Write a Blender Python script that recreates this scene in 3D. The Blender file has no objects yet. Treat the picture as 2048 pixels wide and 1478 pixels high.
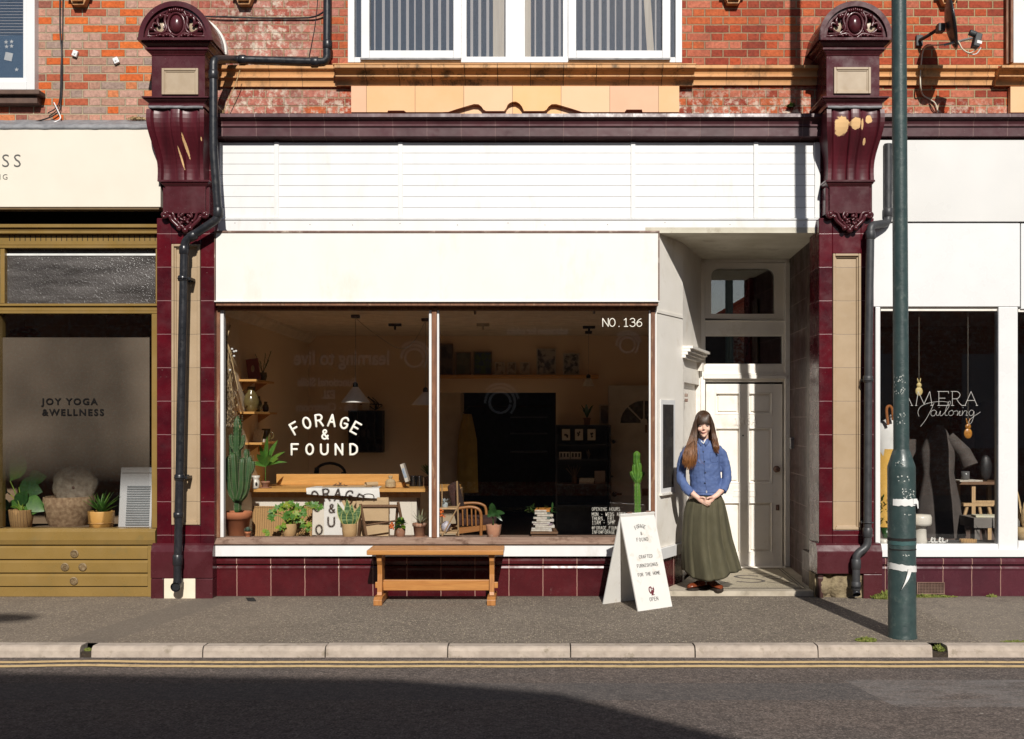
import bpy, bmesh, math, random
from math import pi, sin, cos, radians as R
from mathutils import Vector as V, Matrix, noise as NZ
S = bpy.context.scene
COL = S.collection
random.seed(11)
# ---- measured frame: facade plane y=0 is 9.5 m from the camera, street level z=0
CX, FP, D0, CZ = 1075.0, 2090.0, 9.5, 1.6
def X(px, y=0.): return (px-CX)*(D0+y)/FP
def Z(py, y=0.): return CZ-(py-840)*(D0+y)/FP
def P(px, py, y=0.): return V((X(px, y), y, Z(py, y)))

class M:
    """collects faces for one mesh"""
    def __init__(s): s.v = []; s.f = []; s.sm = []
    def add(s, vs, fs, smooth=False):
        o = len(s.v); s.v += [V(p) for p in vs]
        for f in fs: s.f.append([i+o for i in f]); s.sm.append(smooth)
        return s
    def box(s, x0, x1, y0, y1, z0, z1, rot=None, c=None):
        if x0 > x1: x0, x1 = x1, x0
        if y0 > y1: y0, y1 = y1, y0
        if z0 > z1: z0, z1 = z1, z0
        vs = [V((x, y, z)) for x in (x0, x1) for y in (y0, y1) for z in (z0, z1)]
        if rot:
            c = V(c) if c else V(((x0+x1)/2, (y0+y1)/2, (z0+z1)/2))
            vs = [rot @ (p-c)+c for p in vs]
        return s.add(vs, [(0, 1, 3, 2), (4, 6, 7, 5), (0, 4, 5, 1), (2, 3, 7, 6), (0, 2, 6, 4), (1, 5, 7, 3)])
    def pbox(s, a, b, c, d, y, t):
        """box from picture measures a..b wide, c..d tall, front at depth y, thickness t"""
        return s.box(X(a, y), X(b, y), y, y+t, Z(d, y), Z(c, y))
    def prism(s, pts, ax, a, b, smooth=False):
        """polygon pts extruded along axis ax (0,1,2) from a to b; pts are the other two coords in order"""
        def mk(p, t):
            l = list(p); l.insert(ax, t); return V(l)
        n = len(pts); vs = [mk(p, a) for p in pts]+[mk(p, b) for p in pts]
        s.add(vs, [(i, (i+1) % n, (i+1) % n+n, i+n) for i in range(n)], smooth)
        s.add(vs[:n], [tuple(range(n))]); s.add(vs[n:], [tuple(range(n))[::-1]])
        return s
    def loft(s, rings, closed=True, caps=True, smooth=True):
        n = len(rings[0]); vs = [p for r in rings for p in r]; fs = []
        for k in range(len(rings)-1):
            for i in range(n if closed else n-1):
                j = (i+1) % n; fs.append((k*n+i, k*n+j, (k+1)*n+j, (k+1)*n+i))
        s.add(vs, fs, smooth)
        if caps and closed:
            s.add(rings[0], [tuple(range(n))[::-1]], smooth); s.add(rings[-1], [tuple(range(n))], smooth)
        return s
    def tube(s, pts, r, seg=8, flat=None, smooth=True, caps=True, up=None):
        pts = [V(p) for p in pts]; n = len(pts)
        rs = r if isinstance(r, (list, tuple)) else [r]*n
        rings = []; pn = None
        for i, p in enumerate(pts):
            t = (pts[min(i+1, n-1)]-pts[max(i-1, 0)])
            if t.length < 1e-9: t = V((0, 0, 1))
            t.normalize()
            if pn is None:
                a = up or (V((0, 1, 0)) if abs(t.y) < .9 else V((1, 0, 0)))
                pn = (a-t*a.dot(t)).normalized()
            else:
                pn = pn-t*pn.dot(t)
                pn = pn.normalized() if pn.length > 1e-6 else t.orthogonal().normalized()
            b = t.cross(pn); rr = rs[i]
            ra, rb = rr if isinstance(rr, tuple) else (rr, rr)
            if flat: ra *= flat
            rings.append([p+pn*(ra*cos(2*pi*k/seg))+b*(rb*sin(2*pi*k/seg)) for k in range(seg)])
        return s.loft(rings, True, caps, smooth)
    def lathe(s, prof, c=(0, 0, 0), seg=24, smooth=True, sx=1, sy=1, caps=True):
        c = V(c)
        rings = [[c+V((r*sx*cos(2*pi*k/seg), r*sy*sin(2*pi*k/seg), z)) for k in range(seg)] for r, z in prof]
        return s.loft(rings, True, caps, smooth)
    def ell(s, c, rx, ry=None, rz=None, seg=14, rings=9, rot=None, smooth=True):
        ry = ry or rx; rz = rz or rx; c = V(c)
        rg = []
        for i in range(rings+1):
            a = pi*(i+.02)/(rings+.04)-pi/2
            rg.append([V((rx*cos(a)*cos(2*pi*k/seg), ry*cos(a)*sin(2*pi*k/seg), rz*sin(a))) for k in range(seg)])
        if rot: rg = [[rot @ p for p in q] for q in rg]
        return s.loft([[p+c for p in q] for q in rg], True, True, smooth)
    def disc(s, c, r, ax=1, t=.003, seg=20):
        c = V(c); pts = [(r*cos(2*pi*k/seg), r*sin(2*pi*k/seg)) for k in range(seg)]
        o = [i for i in range(3) if i != ax]
        return s.prism([(c[o[0]]+a, c[o[1]]+b) for a, b in pts], ax, c[ax], c[ax]+t)
    def frame(s, x0, x1, z0, z1, w, y0, y1, wb=None):
        """rectangular frame, outer bounds, bar width w"""
        wb = wb or w
        s.box(x0, x0+w, y0, y1, z0, z1); s.box(x1-w, x1, y0, y1, z0, z1)
        s.box(x0+w, x1-w, y0, y1, z1-w, z1); s.box(x0+w, x1-w, y0, y1, z0, z0+wb)
        return s
    def join(s, o): return s.add(o.v, []) if 0 else s._join(o)
    def _join(s, o):
        k = len(s.v); s.v += o.v; s.f += [[i+k for i in f] for f in o.f]; s.sm += o.sm; return s
    def xf(s, mtx, start=0):
        for i in range(start, len(s.v)): s.v[i] = mtx @ s.v[i]
        return s

ORG = {}
def mesh_from(name, m, org):
    me = bpy.data.meshes.new(name)
    me.from_pydata([tuple(p-org) for p in m.v], [], m.f)
    me.polygons.foreach_set('use_smooth', m.sm)
    me.update(); bm = bmesh.new(); bm.from_mesh(me)
    bmesh.ops.recalc_face_normals(bm, faces=bm.faces); bm.to_mesh(me); bm.free()
    return me
def tag(o, label=None, cat=None, group=None, kind=None):
    if label: o['label'] = label
    if cat: o['category'] = cat
    if group: o['group'] = group
    if kind: o['kind'] = kind
    return o
def thing(name, loc, label, cat, group=None):
    o = bpy.data.objects.new(name, None); o.empty_display_size = .1
    o.location = loc; COL.objects.link(o); ORG[o] = V(loc)
    return tag(o, label, cat, group)
def obj(name, m, mat, parent=None, label=None, cat=None, group=None, kind=None, bev=0, seg=2):
    if parent is not None: org = ORG[parent]
    else:
        xs = [p.x for p in m.v]; ys = [p.y for p in m.v]; zs = [p.z for p in m.v]
        org = V(((min(xs)+max(xs))/2, (min(ys)+max(ys))/2, min(zs)))
    o = bpy.data.objects.new(name, mesh_from(name, m, org)); COL.objects.link(o)
    if parent is not None: o.parent = parent
    else: o.location = org
    ORG[o] = org
    for q in (mat if isinstance(mat, list) else [mat]): o.data.materials.append(q)
    if bev:
        b = o.modifiers.new('b', 'BEVEL'); b.width = bev; b.segments = seg; b.limit_method = 'ANGLE'; b.angle_limit = R(50)
        b.harden_normals = False
    return tag(o, label, cat, group, kind)
def copy_tree(o, parent=None, loc=None, rz=None, label=None):
    c = o.copy(); COL.objects.link(c); c.parent = parent
    if loc is not None: c.location = loc; ORG[c] = V(loc)
    if rz is not None: c.rotation_euler.z = rz
    if label: c['label'] = label
    for ch in list(o.children): copy_tree(ch, c)
    return c
def remesh(m, vox, smooth=2, disp=None):
    """fuse overlapping shells into one continuous surface"""
    o = bpy.data.objects.new('tmp', mesh_from('tmp', m, V((0, 0, 0)))); COL.objects.link(o)
    r = o.modifiers.new('r', 'REMESH'); r.mode = 'VOXEL'; r.voxel_size = vox; r.use_smooth_shade = True
    if smooth:
        q = o.modifiers.new('s', 'SMOOTH'); q.iterations = smooth; q.factor = .5
    bpy.context.view_layer.update()
    dg = bpy.context.evaluated_depsgraph_get(); e = o.evaluated_get(dg)
    me = bpy.data.meshes.new_from_object(e)
    out = M(); out.v = [v.co.copy() for v in me.vertices]
    out.f = [list(p.vertices) for p in me.polygons]; out.sm = [True]*len(out.f)
    if disp:
        nr = [v.normal.copy() for v in me.vertices]
        out.v = [p+n*disp(p, n) for p, n in zip(out.v, nr)]
    bpy.data.objects.remove(o); bpy.data.meshes.remove(me)
    return out
def smooth_path(pts, k=4, closed=False):
    pts = [V(p) for p in pts]; n = len(pts)
    if n < 3: return pts
    out = []
    rng = range(n if closed else n-1)
    for i in rng:
        g = lambda j: pts[j % n] if closed else pts[max(0, min(n-1, j))]
        a, b, c, d = g(i-1), g(i), g(i+1), g(i+2)
        for t in range(k):
            u = t/k
            out.append(.5*((2*b)+(c-a)*u+(2*a-5*b+4*c-d)*u*u+(3*b-a-3*c+d)*u**3))
    out.append(pts[0].copy() if closed else pts[-1])
    return out
def text_m(body, size, loc, mtx=None, ext=.001, off=0, sx=1, sp=1, align='CENTER', lead=1):
    """built-in font as a mesh standing in the xz plane"""
    cu = bpy.data.curves.new('t', 'FONT'); cu.body = body; cu.size = size; cu.extrude = ext; cu.offset = off
    cu.align_x = align; cu.space_character = sp; cu.space_line = lead; cu.resolution_u = 3
    o = bpy.data.objects.new('t', cu); COL.objects.link(o)
    bpy.context.view_layer.update()
    me = bpy.data.meshes.new_from_object(o.evaluated_get(bpy.context.evaluated_depsgraph_get()))
    m = M()
    rx = Matrix.Rotation(pi/2, 4, 'X')
    T = Matrix.Translation(V(loc)) @ (mtx.to_4x4() if mtx else Matrix.Identity(4)) @ rx @ Matrix.Diagonal((sx, 1, 1, 1))
    m.v = [T @ v.co for v in me.vertices]; m.f = [list(p.vertices) for p in me.polygons]; m.sm = [False]*len(m.f)
    bpy.data.objects.remove(o); bpy.data.meshes.remove(me)
    return m

# ---- stroke lettering (4 wide, 6 tall grid; '~' smooth, '=' smooth closed)
GL = {
 'A': ['0,0 2,6 4,0', '.8,2.1 3.2,2.1'], 'B': ['0,0 0,6', '~0,6 2.6,6 3.5,4.6 2.6,3.2 0,3.1', '~0,3.1 2.8,3 4,1.6 2.8,0 0,0'],
 'C': ['~3.9,4.8 3,5.9 1.6,5.8 .3,4.6 .1,3 .4,1.3 1.6,.2 3,.2 3.9,1.3'], 'D': ['0,0 0,6', '~0,6 2,5.9 3.7,4.6 4,3 3.7,1.4 2,.1 0,0'],
 'E': ['3.7,6 0,6 0,0 3.7,0', '0,3.1 3,3.1'], 'F': ['3.7,6 0,6 0,0', '0,3.1 3,3.1'],
 'G': ['~3.9,4.9 3,5.9 1.6,5.8 .3,4.6 .1,3 .4,1.3 1.6,.2 3.1,.3 4,1.5 4,2.8', '4,2.8 2.3,2.8'], 'H': ['0,0 0,6', '4,0 4,6', '0,3 4,3'],
 'I': ['2,0 2,6', '.9,6 3.1,6', '.9,0 3.1,0'], 'i': ['2,0 2,6'], 'L': ['.3,6 .3,0 3.7,0'], 'M': ['0,0 0,6 2,2.4 4,6 4,0'], 'N': ['0,0 0,6 4,0 4,6'],
 'O': ['=2,6 .5,5 0,3 .5,1 2,0 3.5,1 4,3 3.5,5'], 'P': ['0,0 0,6', '~0,6 2.6,6 3.8,4.6 2.6,3 0,2.9'],
 'R': ['0,0 0,6', '~0,6 2.6,6 3.7,4.6 2.6,3.1 0,3', '2,3 3.9,0'], 'S': ['~3.7,5 2.8,5.9 1.2,5.9 .3,4.8 .7,3.6 2.2,3 3.5,2.3 3.8,1.2 2.8,.1 1.2,.1 .1,1'],
 'T': ['0,6 4,6', '2,6 2,0'], 'U': ['~0,6 0,3 .1,1.4 1,.2 2,0 3,.2 3.9,1.4 4,3 4,6'], 'W': ['0,6 1,0 2,4 3,0 4,6'], 'Y': ['0,6 2,3.2 4,6', '2,3.2 2,0'],
 'V': ['0,6 2,0 4,6'], 'X': ['0,0 4,6', '0,6 4,0'], '-': ['.8,2.8 3.2,2.8'], '+': ['.8,3 3.2,3', '2,1.8 2,4.2'], '_': ['0,-.4 4,-.4'], '.': ['1.9,0 2.1,.1'], ',': ['2,.3 1.6,-.9'],
 '&': ['~4,0 2.6,1.8 1,3.9 .9,5.2 1.8,6 2.8,5.4 2.6,4.2 1,3 .1,1.7 .6,.4 1.9,0 3.2,.7 3.9,2.4'],
 '@': ['~2.7,3.9 1.7,4 1.2,3 1.6,2 2.5,2.1 2.9,3', '~2.9,4 2.9,2.2 3.6,2 4,3.2 3.4,5 2,5.7 .6,4.9 0,3 .6,1.1 2,.3 3.4,.7'],
 '0': ['=2,6 .5,5 .1,3 .5,1 2,0 3.5,1 3.9,3 3.5,5'], '1': ['.9,4.9 2.2,6 2.2,0', '1,0 3.4,0'],
 '3': ['~.3,5.2 1.5,6 3,5.8 3.5,4.5 2.8,3.4 1.6,3.2', '~1.6,3.2 3.2,3 3.9,1.6 3,.2 1.4,0 .1,.9'],
 '5': ['3.6,6 .6,6 .4,3.4', '~.4,3.4 2,3.9 3.6,3.2 3.8,1.6 2.8,.2 1.3,0 .1,.8'],
 '6': ['~3.3,5.8 1.6,4.9 .5,3.2 .3,1.6 1.2,.2 2.6,.1 3.7,1.2 3.5,2.8 2.2,3.5 .8,2.9 .3,1.8'],
}
def stroke(m, txt, h, T, w, gap=1.9, asp=1., ft=.35, k=5, centre=True):
    """T maps local (x, 0, z) to the world"""
    u = h/6; adv = (4+gap)*u*asp; n = len(txt); tot = adv*n-gap*u*asp
    x0 = -tot/2 if centre else 0
    for i, ch in enumerate(txt):
        for g in GL.get(ch, []):
            mode = g[0] if g[0] in '~=' else ''
            pts = [tuple(map(float, q.split(','))) for q in g.lstrip('~=').split()]
            pts = [V((x0+i*adv+a*u*asp, 0, b*u)) for a, b in pts]
            if mode: pts = smooth_path(pts, k, mode == '=')
            e = (pts[0]-pts[1]).normalized()*w*.55; f = (pts[-1]-pts[-2]).normalized()*w*.55
            if mode == '=': pp = pts; rr = [w]*len(pp)
            else: pp = [pts[0]+e]+pts+[pts[-1]+f]; rr = [w*.55]+[w]*len(pts)+[w*.55]
            st = len(m.v)
            if mode: m.tube(pp, rr, 6, flat=ft, up=V((0, 1, 0)))
            else:
                for a in range(len(pts)-1):
                    d = (pts[a+1]-pts[a]).normalized()*w
                    m.tube([pts[a]-d*.8, pts[a]-d*.4, pts[a+1]+d*.4, pts[a+1]+d*.8], [w*.6, w, w, w*.6], 6, flat=ft, up=V((0, 1, 0)))
            m.xf(T, st)
    return tot
def TR(loc, rz=0, ry=0): return Matrix.Translation(V(loc)) @ Matrix.Rotation(rz, 4, 'Z') @ Matrix.Rotation(ry, 4, 'Y')
def arc_text(m, txt, h, c, rad, span, w, y, asp=.95, rz=0, base=None):
    """letters standing on an arc of radius rad about c=(x,z)"""
    n = len(txt)
    for i, ch in enumerate(txt):
        a = -span/2+span*i/(n-1)
        T = Matrix.Translation(V((c[0], y, c[1]))) @ Matrix.Rotation(a, 4, 'Y') @ Matrix.Translation(V((0, 0, rad)))
        if base is not None: T = base @ T
        stroke(m, ch, h, T, w, asp=asp)

# ---- materials
class NG:
    def __init__(s, name):
        s.m = bpy.data.materials.new(name); s.m.use_nodes = True; s.t = s.m.node_tree; s.t.nodes.clear()
        s.out = s.t.nodes.new('ShaderNodeOutputMaterial')
    def set(s, sock, v):
        if isinstance(v, bpy.types.NodeSocket): s.t.links.new(v, sock)
        elif isinstance(v, (tuple, list)):
            sock.default_value = tuple(v)+((1,) if len(sock.default_value) == 4 and len(v) == 3 else ())
        else:
            try: sock.default_value = v
            except TypeError: sock.default_value = (v, v, v)
    def n(s, t, ins={}, **p):
        x = s.t.nodes.new('ShaderNode'+t)
        for k, v in p.items(): setattr(x, k, v)
        for k, v in ins.items(): s.set(x.inputs[k], v)
        return x
    def math(s, op, a, b=None, c=None, clamp=False):
        x = s.n('Math', {0: a}, operation=op, use_clamp=clamp)
        if b is not None: s.set(x.inputs[1], b)
        if c is not None: s.set(x.inputs[2], c)
        return x.outputs[0]
    def mix(s, f, a, b, bl='MIX'):
        return s.n('MixRGB', {0: f, 1: a, 2: b}, blend_type=bl).outputs[0]
    def ramp(s, f, stops, it='LINEAR'):
        x = s.n('ValToRGB', {0: f}); cr = x.color_ramp; cr.interpolation = it
        while len(cr.elements) < len(stops): cr.elements.new(.5)
        for e, (p, c) in zip(cr.elements, stops):
            e.position = p; e.color = tuple(c)+(1,) if isinstance(c, tuple) else (c, c, c, 1)
        return x.outputs[0]
    def pos(s): return s.n('NewGeometry').outputs['Position']
    def obj(s): return s.n('TexCoord').outputs['Object']
    def noise(s, vec, sc, det=4, ro=.55, dist=0):
        return s.n('TexNoise', {'Vector': vec, 'Scale': sc, 'Detail': det, 'Roughness': ro, 'Distortion': dist}).outputs[0]
    def stretch(s, vec, sc): return s.n('Mapping', {'Vector': vec, 'Scale': sc}).outputs[0]
    def sep(s, vec): return s.n('SeparateXYZ', {0: vec}).outputs
    def comb(s, a, b, c=0.): return s.n('CombineXYZ', {0: a, 1: b, 2: c}).outputs[0]
    def rng(s, v, a, b, c=0., d=1.): return s.n('MapRange', {0: v, 1: a, 2: b, 3: c, 4: d}).outputs[0]
    def bump(s, h, st=.3, d=.01, nrm=None):
        x = s.n('Bump', {'Height': h, 'Strength': st, 'Distance': d})
        if nrm is not None: s.set(x.inputs['Normal'], nrm)
        return x.outputs[0]
    def bsdf(s, col, rough=.5, bump=None, **k):
        x = s.n('BsdfPrincipled', {'Base Color': col, 'Roughness': rough})
        for a, b in k.items(): s.set(x.inputs[a.replace('_', ' ')], b)
        if bump is not None: s.set(x.inputs['Normal'], bump)
        s.t.links.new(x.outputs[0], s.out.inputs[0]); return s.m

def mat(name, c, c2=None, sc=6, rough=.5, bump=.15, bsc=60, bd=.004, spec=None, metal=0, stretch=None, lo=.35, hi=.65, coat=0, dirt=None, dsc=3, rvar=.12, space='pos'):
    """plain surface: two tones by noise, fine bump, optional dirt patches"""
    g = NG(name); p = g.pos() if space == 'pos' else g.obj()
    if stretch: p = g.stretch(p, stretch)
    c2 = c2 or tuple(v*.82 for v in c)
    f = g.rng(g.noise(p, sc, 5), lo, hi)
    col = g.mix(f, c, c2)
    if dirt:
        d = g.rng(g.noise(p, dsc, 7, .7), .56, .72)
        col = g.mix(d, col, dirt)
    ro = g.rng(g.noise(p, sc*2.3, 3), .3, .7, max(.02, rough-rvar), min(1, rough+rvar))
    b = g.bump(g.noise(p, bsc, 3), bump, bd) if bump else None
    kw = {'Metallic': metal}
    if spec is not None: kw['Specular_IOR_Level'] = spec
    if coat: kw['Coat_Weight'] = coat
    return g.bsdf(col, ro, b, **kw)

def leafmat(name, c, c2, rough=.4):
    g = NG(name); p = g.pos()
    f = g.rng(g.noise(p, 22, 5, .65), .35, .65); col = g.mix(f, c, c2)
    col = g.mix(g.rng(g.noise(p, 6, 3), .55, .72, 0., .45), col, (c[0]*2.4+.03, c[1]*1.15, c[2]*.7))
    a = g.n('BsdfPrincipled', {'Base Color': col, 'Roughness': rough, 'Normal': g.bump(g.noise(p, 60, 3), .2, .003)})
    t = g.n('BsdfTranslucent', {0: g.mix(1., col, (1.5, 1.7, .7), 'MULTIPLY')})
    mx = g.n('MixShader', {0: .32, 1: a.outputs[0], 2: t.outputs[0]}); g.t.links.new(mx.outputs[0], g.out.inputs[0]); return g.m

def brick(name, pal, pal2, mortar, zone=None, eff=None, off=0., soot=.25):
    g = NG(name); p = g.pos(); sx = g.sep(p)
    wob = g.math('MULTIPLY', g.math('SUBTRACT', g.noise(p, 9, 2), .5), .006)
    x = g.math('ADD', g.math('ADD', sx[0], wob), off+50); z = g.math('ADD', sx[2], wob)
    H, L = .075, .338
    zr = g.math('DIVIDE', z, H); row = g.math('FLOOR', zr); fz = g.math('SUBTRACT', zr, row)
    odd = g.math('MODULO', row, 2.)
    u = g.math('ADD', g.math('DIVIDE', x, L), g.math('MULTIPLY', odd, .5))
    fu = g.math('FLOOR', u); fr = g.math('SUBTRACT', u, fu)
    hd = g.math('GREATER_THAN', fr, 2/3)
    le = g.math('MULTIPLY', hd, 2/3); ri = g.math('ADD', g.math('MULTIPLY', hd, 1/3), 2/3)
    du = g.math('MULTIPLY', g.math('MINIMUM', g.math('SUBTRACT', fr, le), g.math('SUBTRACT', ri, fr)), L)
    dz = g.math('MULTIPLY', g.math('MINIMUM', fz, g.math('SUBTRACT', 1., fz)), H)
    d = g.math('MINIMUM', du, dz)
    d = g.math('ADD', d, g.math('MULTIPLY', g.math('SUBTRACT', g.noise(p, 70, 3), .5), .006))
    mk = g.rng(d, .0045, .0075)                       # 1 on brick
    idv = g.comb(g.math('ADD', g.math('MULTIPLY', fu, 2.), hd), row, 3.)
    wn = g.n('TexWhiteNoise', {0: idv}, noise_dimensions='3D')
    r1 = wn.outputs[0]; r2 = g.sep(wn.outputs[1])[1]
    ca = g.ramp(r1, pal, 'CONSTANT'); cb = g.ramp(r1, pal2, 'CONSTANT')
    p2 = g.comb(g.math('SUBTRACT', g.math('MULTIPLY', g.math('SUBTRACT', g.math('ADD', fu, g.math('MULTIPLY', hd, .6)), g.math('MULTIPLY', odd, .5)), L), off+50), sx[1], g.math('MULTIPLY', row, H))
    zn = g.noise(p2, .9, 3) if zone is None else zone(g, p2, g.sep(p2))
    zn = g.math('ADD', zn, g.math('MULTIPLY', g.math('SUBTRACT', r2, .5), .35))
    col = g.mix(g.math('GREATER_THAN', zn, .5), ca, cb)
    fine = g.noise(p, 38, 6, .7)
    col = g.mix(1., col, g.ramp(fine, [(.25, .55), (.5, .95), (.8, 1.35)]), 'MULTIPLY')
    mc = g.mix(g.noise(p, 12, 5), mortar, tuple(v*.55 for v in mortar))
    col = g.mix(mk, mc, col)
    if eff:
        e = g.math('MULTIPLY', eff(g, p, sx), g.rng(g.noise(p, 14, 8, .75), .48, .6))
        col = g.mix(e, col, (.62, .52, .42))
    so = g.rng(g.noise(g.stretch(p, (1.6, 1, .7)), 1.7, 6, .65), .5, .75, 0., soot)
    col = g.mix(so, col, (.05, .035, .03))
    h = g.math('ADD', g.math('MULTIPLY', mk, .7), g.math('MULTIPLY', fine, .5))
    return g.bsdf(col, .88, g.bump(h, 1., .013), Specular_IOR_Level=.25)

def glaze(name, c, c2, xp=None, xo=0, zp=None, zo=0, grout=(.42, .3, .27), rough=.16, gw=.0022, ax=0, scr=.35, wave=.25, mil=0.):
    """glazed tile: joints every xp / zp metres, crazing, scuffs"""
    g = NG(name); p = g.pos(); sx = g.sep(p)
    wob = g.math('MULTIPLY', g.math('SUBTRACT', g.noise(p, 22, 3), .5), .006)
    m = None; ids = []
    for per, o, s_ in ((xp, xo, sx[ax]), (zp, zo, sx[2])):
        if not per: ids.append(0.); continue
        q = g.math('DIVIDE', g.math('ADD', g.math('ADD', s_, wob), 60-o), per)
        fl = g.math('FLOOR', q); fr = g.math('SUBTRACT', q, fl); ids.append(fl)
        d = g.math('MULTIPLY', g.math('MINIMUM', fr, g.math('SUBTRACT', 1., fr)), per)
        k = g.rng(d, gw*.6, gw*1.5); m = k if m is None else g.math('MINIMUM', m, k)
    wn = g.n('TexWhiteNoise', {0: g.comb(ids[0], ids[1], 1.)}, noise_dimensions='3D').outputs[0]
    f = g.math('ADD', g.rng(g.noise(p, 4.5, 6, .65), .3, .7, 0., .8), g.math('MULTIPLY', g.math('SUBTRACT', wn, .5), .8), clamp=True)
    col = g.mix(f, c, c2)
    s1 = g.rng(g.noise(g.stretch(p, (1, 1, .35)), 13, 9, .8), .64, .72, 0., scr)
    col = g.mix(s1, col, (.34, .26, .25))
    sp = g.rng(g.n('TexVoronoi', {'Vector': p, 'Scale': 34}).outputs[0], .05, .09, .75, 0.)
    col = g.mix(g.math('MULTIPLY', sp, g.rng(g.noise(p, 7, 2), .55, .65)), col, (.5, .42, .36))
    if mil: col = g.mix(g.rng(g.noise(g.stretch(p, (1, 1, .5)), 7, 9, .78), .5, .62, 0., mil), col, (.045, .035, .02))
    h = g.noise(p, 5, 2)
    if m is not None:
        col = g.mix(m, grout, col); h = g.math('ADD', h, g.math('MULTIPLY', m, .15))
    ro = g.rng(g.noise(p, 6, 6, .7), .35, .75, rough, rough+.28)
    return g.bsdf(col, ro, g.bump(h, wave, .02), Specular_IOR_Level=.4)

def wood(name, c, c2, ax='x', sc=1., rough=.45, dark=None, coat=0):
    g = NG(name); p = g.obj()
    st = {'x': (1.2, 14, 14), 'y': (14, 1.2, 14), 'z': (14, 14, 1.2)}[ax]
    q = g.stretch(p, tuple(v*sc for v in st))
    n = g.noise(q, 2.2, 6, .6, .8); f = g.rng(n, .3, .7)
    col = g.mix(f, c, c2)
    fi = g.noise(g.stretch(q, (1, 5, 5)) if ax == 'x' else q, 7, 4)
    col = g.mix(1., col, g.ramp(fi, [(.3, .8), (.7, 1.12)]), 'MULTIPLY')
    if dark: col = g.mix(g.rng(g.noise(g.pos(), 5, 7, .7), .54, .66), col, dark)
    return g.bsdf(col, rough, g.bump(n, .2, .004), Coat_Weight=coat)

def ground(name, c, c2, speck=(.5, .42, .3), sps=170, amt=.5, patch=None):
    g = NG(name); p = g.pos()
    n1 = g.noise(p, 62, 5, .8); n2 = g.noise(p, 1.3, 5, .6); n3 = g.noise(p, 16, 6, .7)
    col = g.mix(g.rng(n2, .35, .65), c, c2)
    col = g.mix(1., col, g.ramp(n3, [(.35, .72), (.65, 1.2)]), 'MULTIPLY')
    col = g.mix(1., col, g.ramp(n1, [(.36, .38), (.5, .92), (.66, 1.75)]), 'MULTIPLY')
    vo = g.n('TexVoronoi', {'Vector': p, 'Scale': sps})
    big = g.math('GREATER_THAN', g.sep(vo.outputs[1])[0], .72)
    s_ = g.math('MULTIPLY', g.rng(vo.outputs[0], .28, .42, 1., 0.), big)
    col = g.mix(g.math('MULTIPLY', s_, amt), col, speck)
    if patch: col = patch(g, p, col)
    h = g.math('ADD', g.noise(p, 140, 2, .6), g.math('MULTIPLY', s_, .4))
    return g.bsdf(col, .85, g.bump(h, .55, .006), Specular_IOR_Level=.3)

def glass(name, refl=1.0, tint=(1, 1, 1), film=None, filmcol=(.3, .25, .2), rough=0.):
    g = NG(name)
    t = g.n('BsdfTransparent', {0: tint}); gl = g.n('BsdfGlossy', {0: (1, 1, 1), 'Roughness': rough})
    fr = g.n('LayerWeight', {0: .33}).outputs['Fresnel']
    f = g.math('MULTIPLY', g.math('ADD', fr, .02), refl, clamp=True)
    base = t.outputs[0]
    if film:
        d = g.n('BsdfDiffuse', {0: filmcol}); tl = g.n('BsdfTranslucent', {0: filmcol})
        dd = g.n('MixShader', {0: .5, 1: d.outputs[0], 2: tl.outputs[0]})
        base = g.n('MixShader', {0: film(g) if callable(film) else film, 1: base, 2: dd.outputs[0]}).outputs[0]
    mx = g.n('MixShader', {0: f, 1: base, 2: gl.outputs[0]})
    g.t.links.new(mx.outputs[0], g.out.inputs[0]); return g.m
# ---- the materials of the place
ORG_PAL = [(0, (.56, .12, .03)), (.17, (.40, .22, .16)), (.34, (.62, .15, .035)), (.48, (.46, .27, .21)), (.62, (.33, .23, .19)), (.76, (.50, .25, .18)), (.88, (.40, .10, .05))]
PNK_PAL = [(0, (.48, .27, .20)), (.2, (.36, .26, .22)), (.4, (.54, .30, .23)), (.55, (.28, .10, .07)), (.7, (.42, .24, .19)), (.85, (.56, .19, .08))]
RED_PAL = [(0, (.40, .075, .03)), (.2, (.46, .11, .04)), (.4, (.33, .06, .03)), (.55, (.48, .15, .09)), (.7, (.27, .05, .028)), (.85, (.42, .12, .07))]
RPK_PAL = [(0, (.42, .15, .11)), (.25, (.36, .10, .07)), (.5, (.46, .19, .15)), (.75, (.33, .13, .10))]
def zl(g, p, sx): return g.math('ADD', g.noise(p, 1.3, 3), g.math('MULTIPLY', g.math('ADD', sx[0], 3.95), .12))
m_brickL = brick('weathered orange brick', ORG_PAL, PNK_PAL, (.50, .40, .27), zone=lambda g, p, sx: g.math('ADD', g.math('MULTIPLY', g.noise(p, 1.6, 3), .9), g.rng(g.math('ABSOLUTE', g.math('ADD', sx[0], 4.2)), .15, .75, -.22, .16)), soot=.12)
def effm(g, p, sx):
    low = g.rng(sx[2], 4.75, 4.45)
    side = g.rng(g.math('ABSOLUTE', g.math('ADD', sx[0], 2.55)), .15, .6, 1., 0.)
    return g.math('MAXIMUM', low, side)
m_brickM = brick('red facing brick', RED_PAL, RPK_PAL, (.44, .28, .17), zone=lambda g, p, sx: g.math('ADD', g.noise(p, 1.5, 3), g.rng(sx[0], -2.2, -1.6, .25, -.22)), eff=effm, soot=.45)
m_brickR = brick('red brick neighbour', RED_PAL, RED_PAL, (.50, .36, .20), eff=lambda g, p, sx: g.rng(sx[2], 4.6, 4.4), off=.1, soot=.3)
MR, MR2 = (.040, .004, .008), (.085, .008, .016)
m_maroon = glaze('maroon glazed stone', (.050, .008, .011), (.085, .019, .025), scr=.3)
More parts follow.
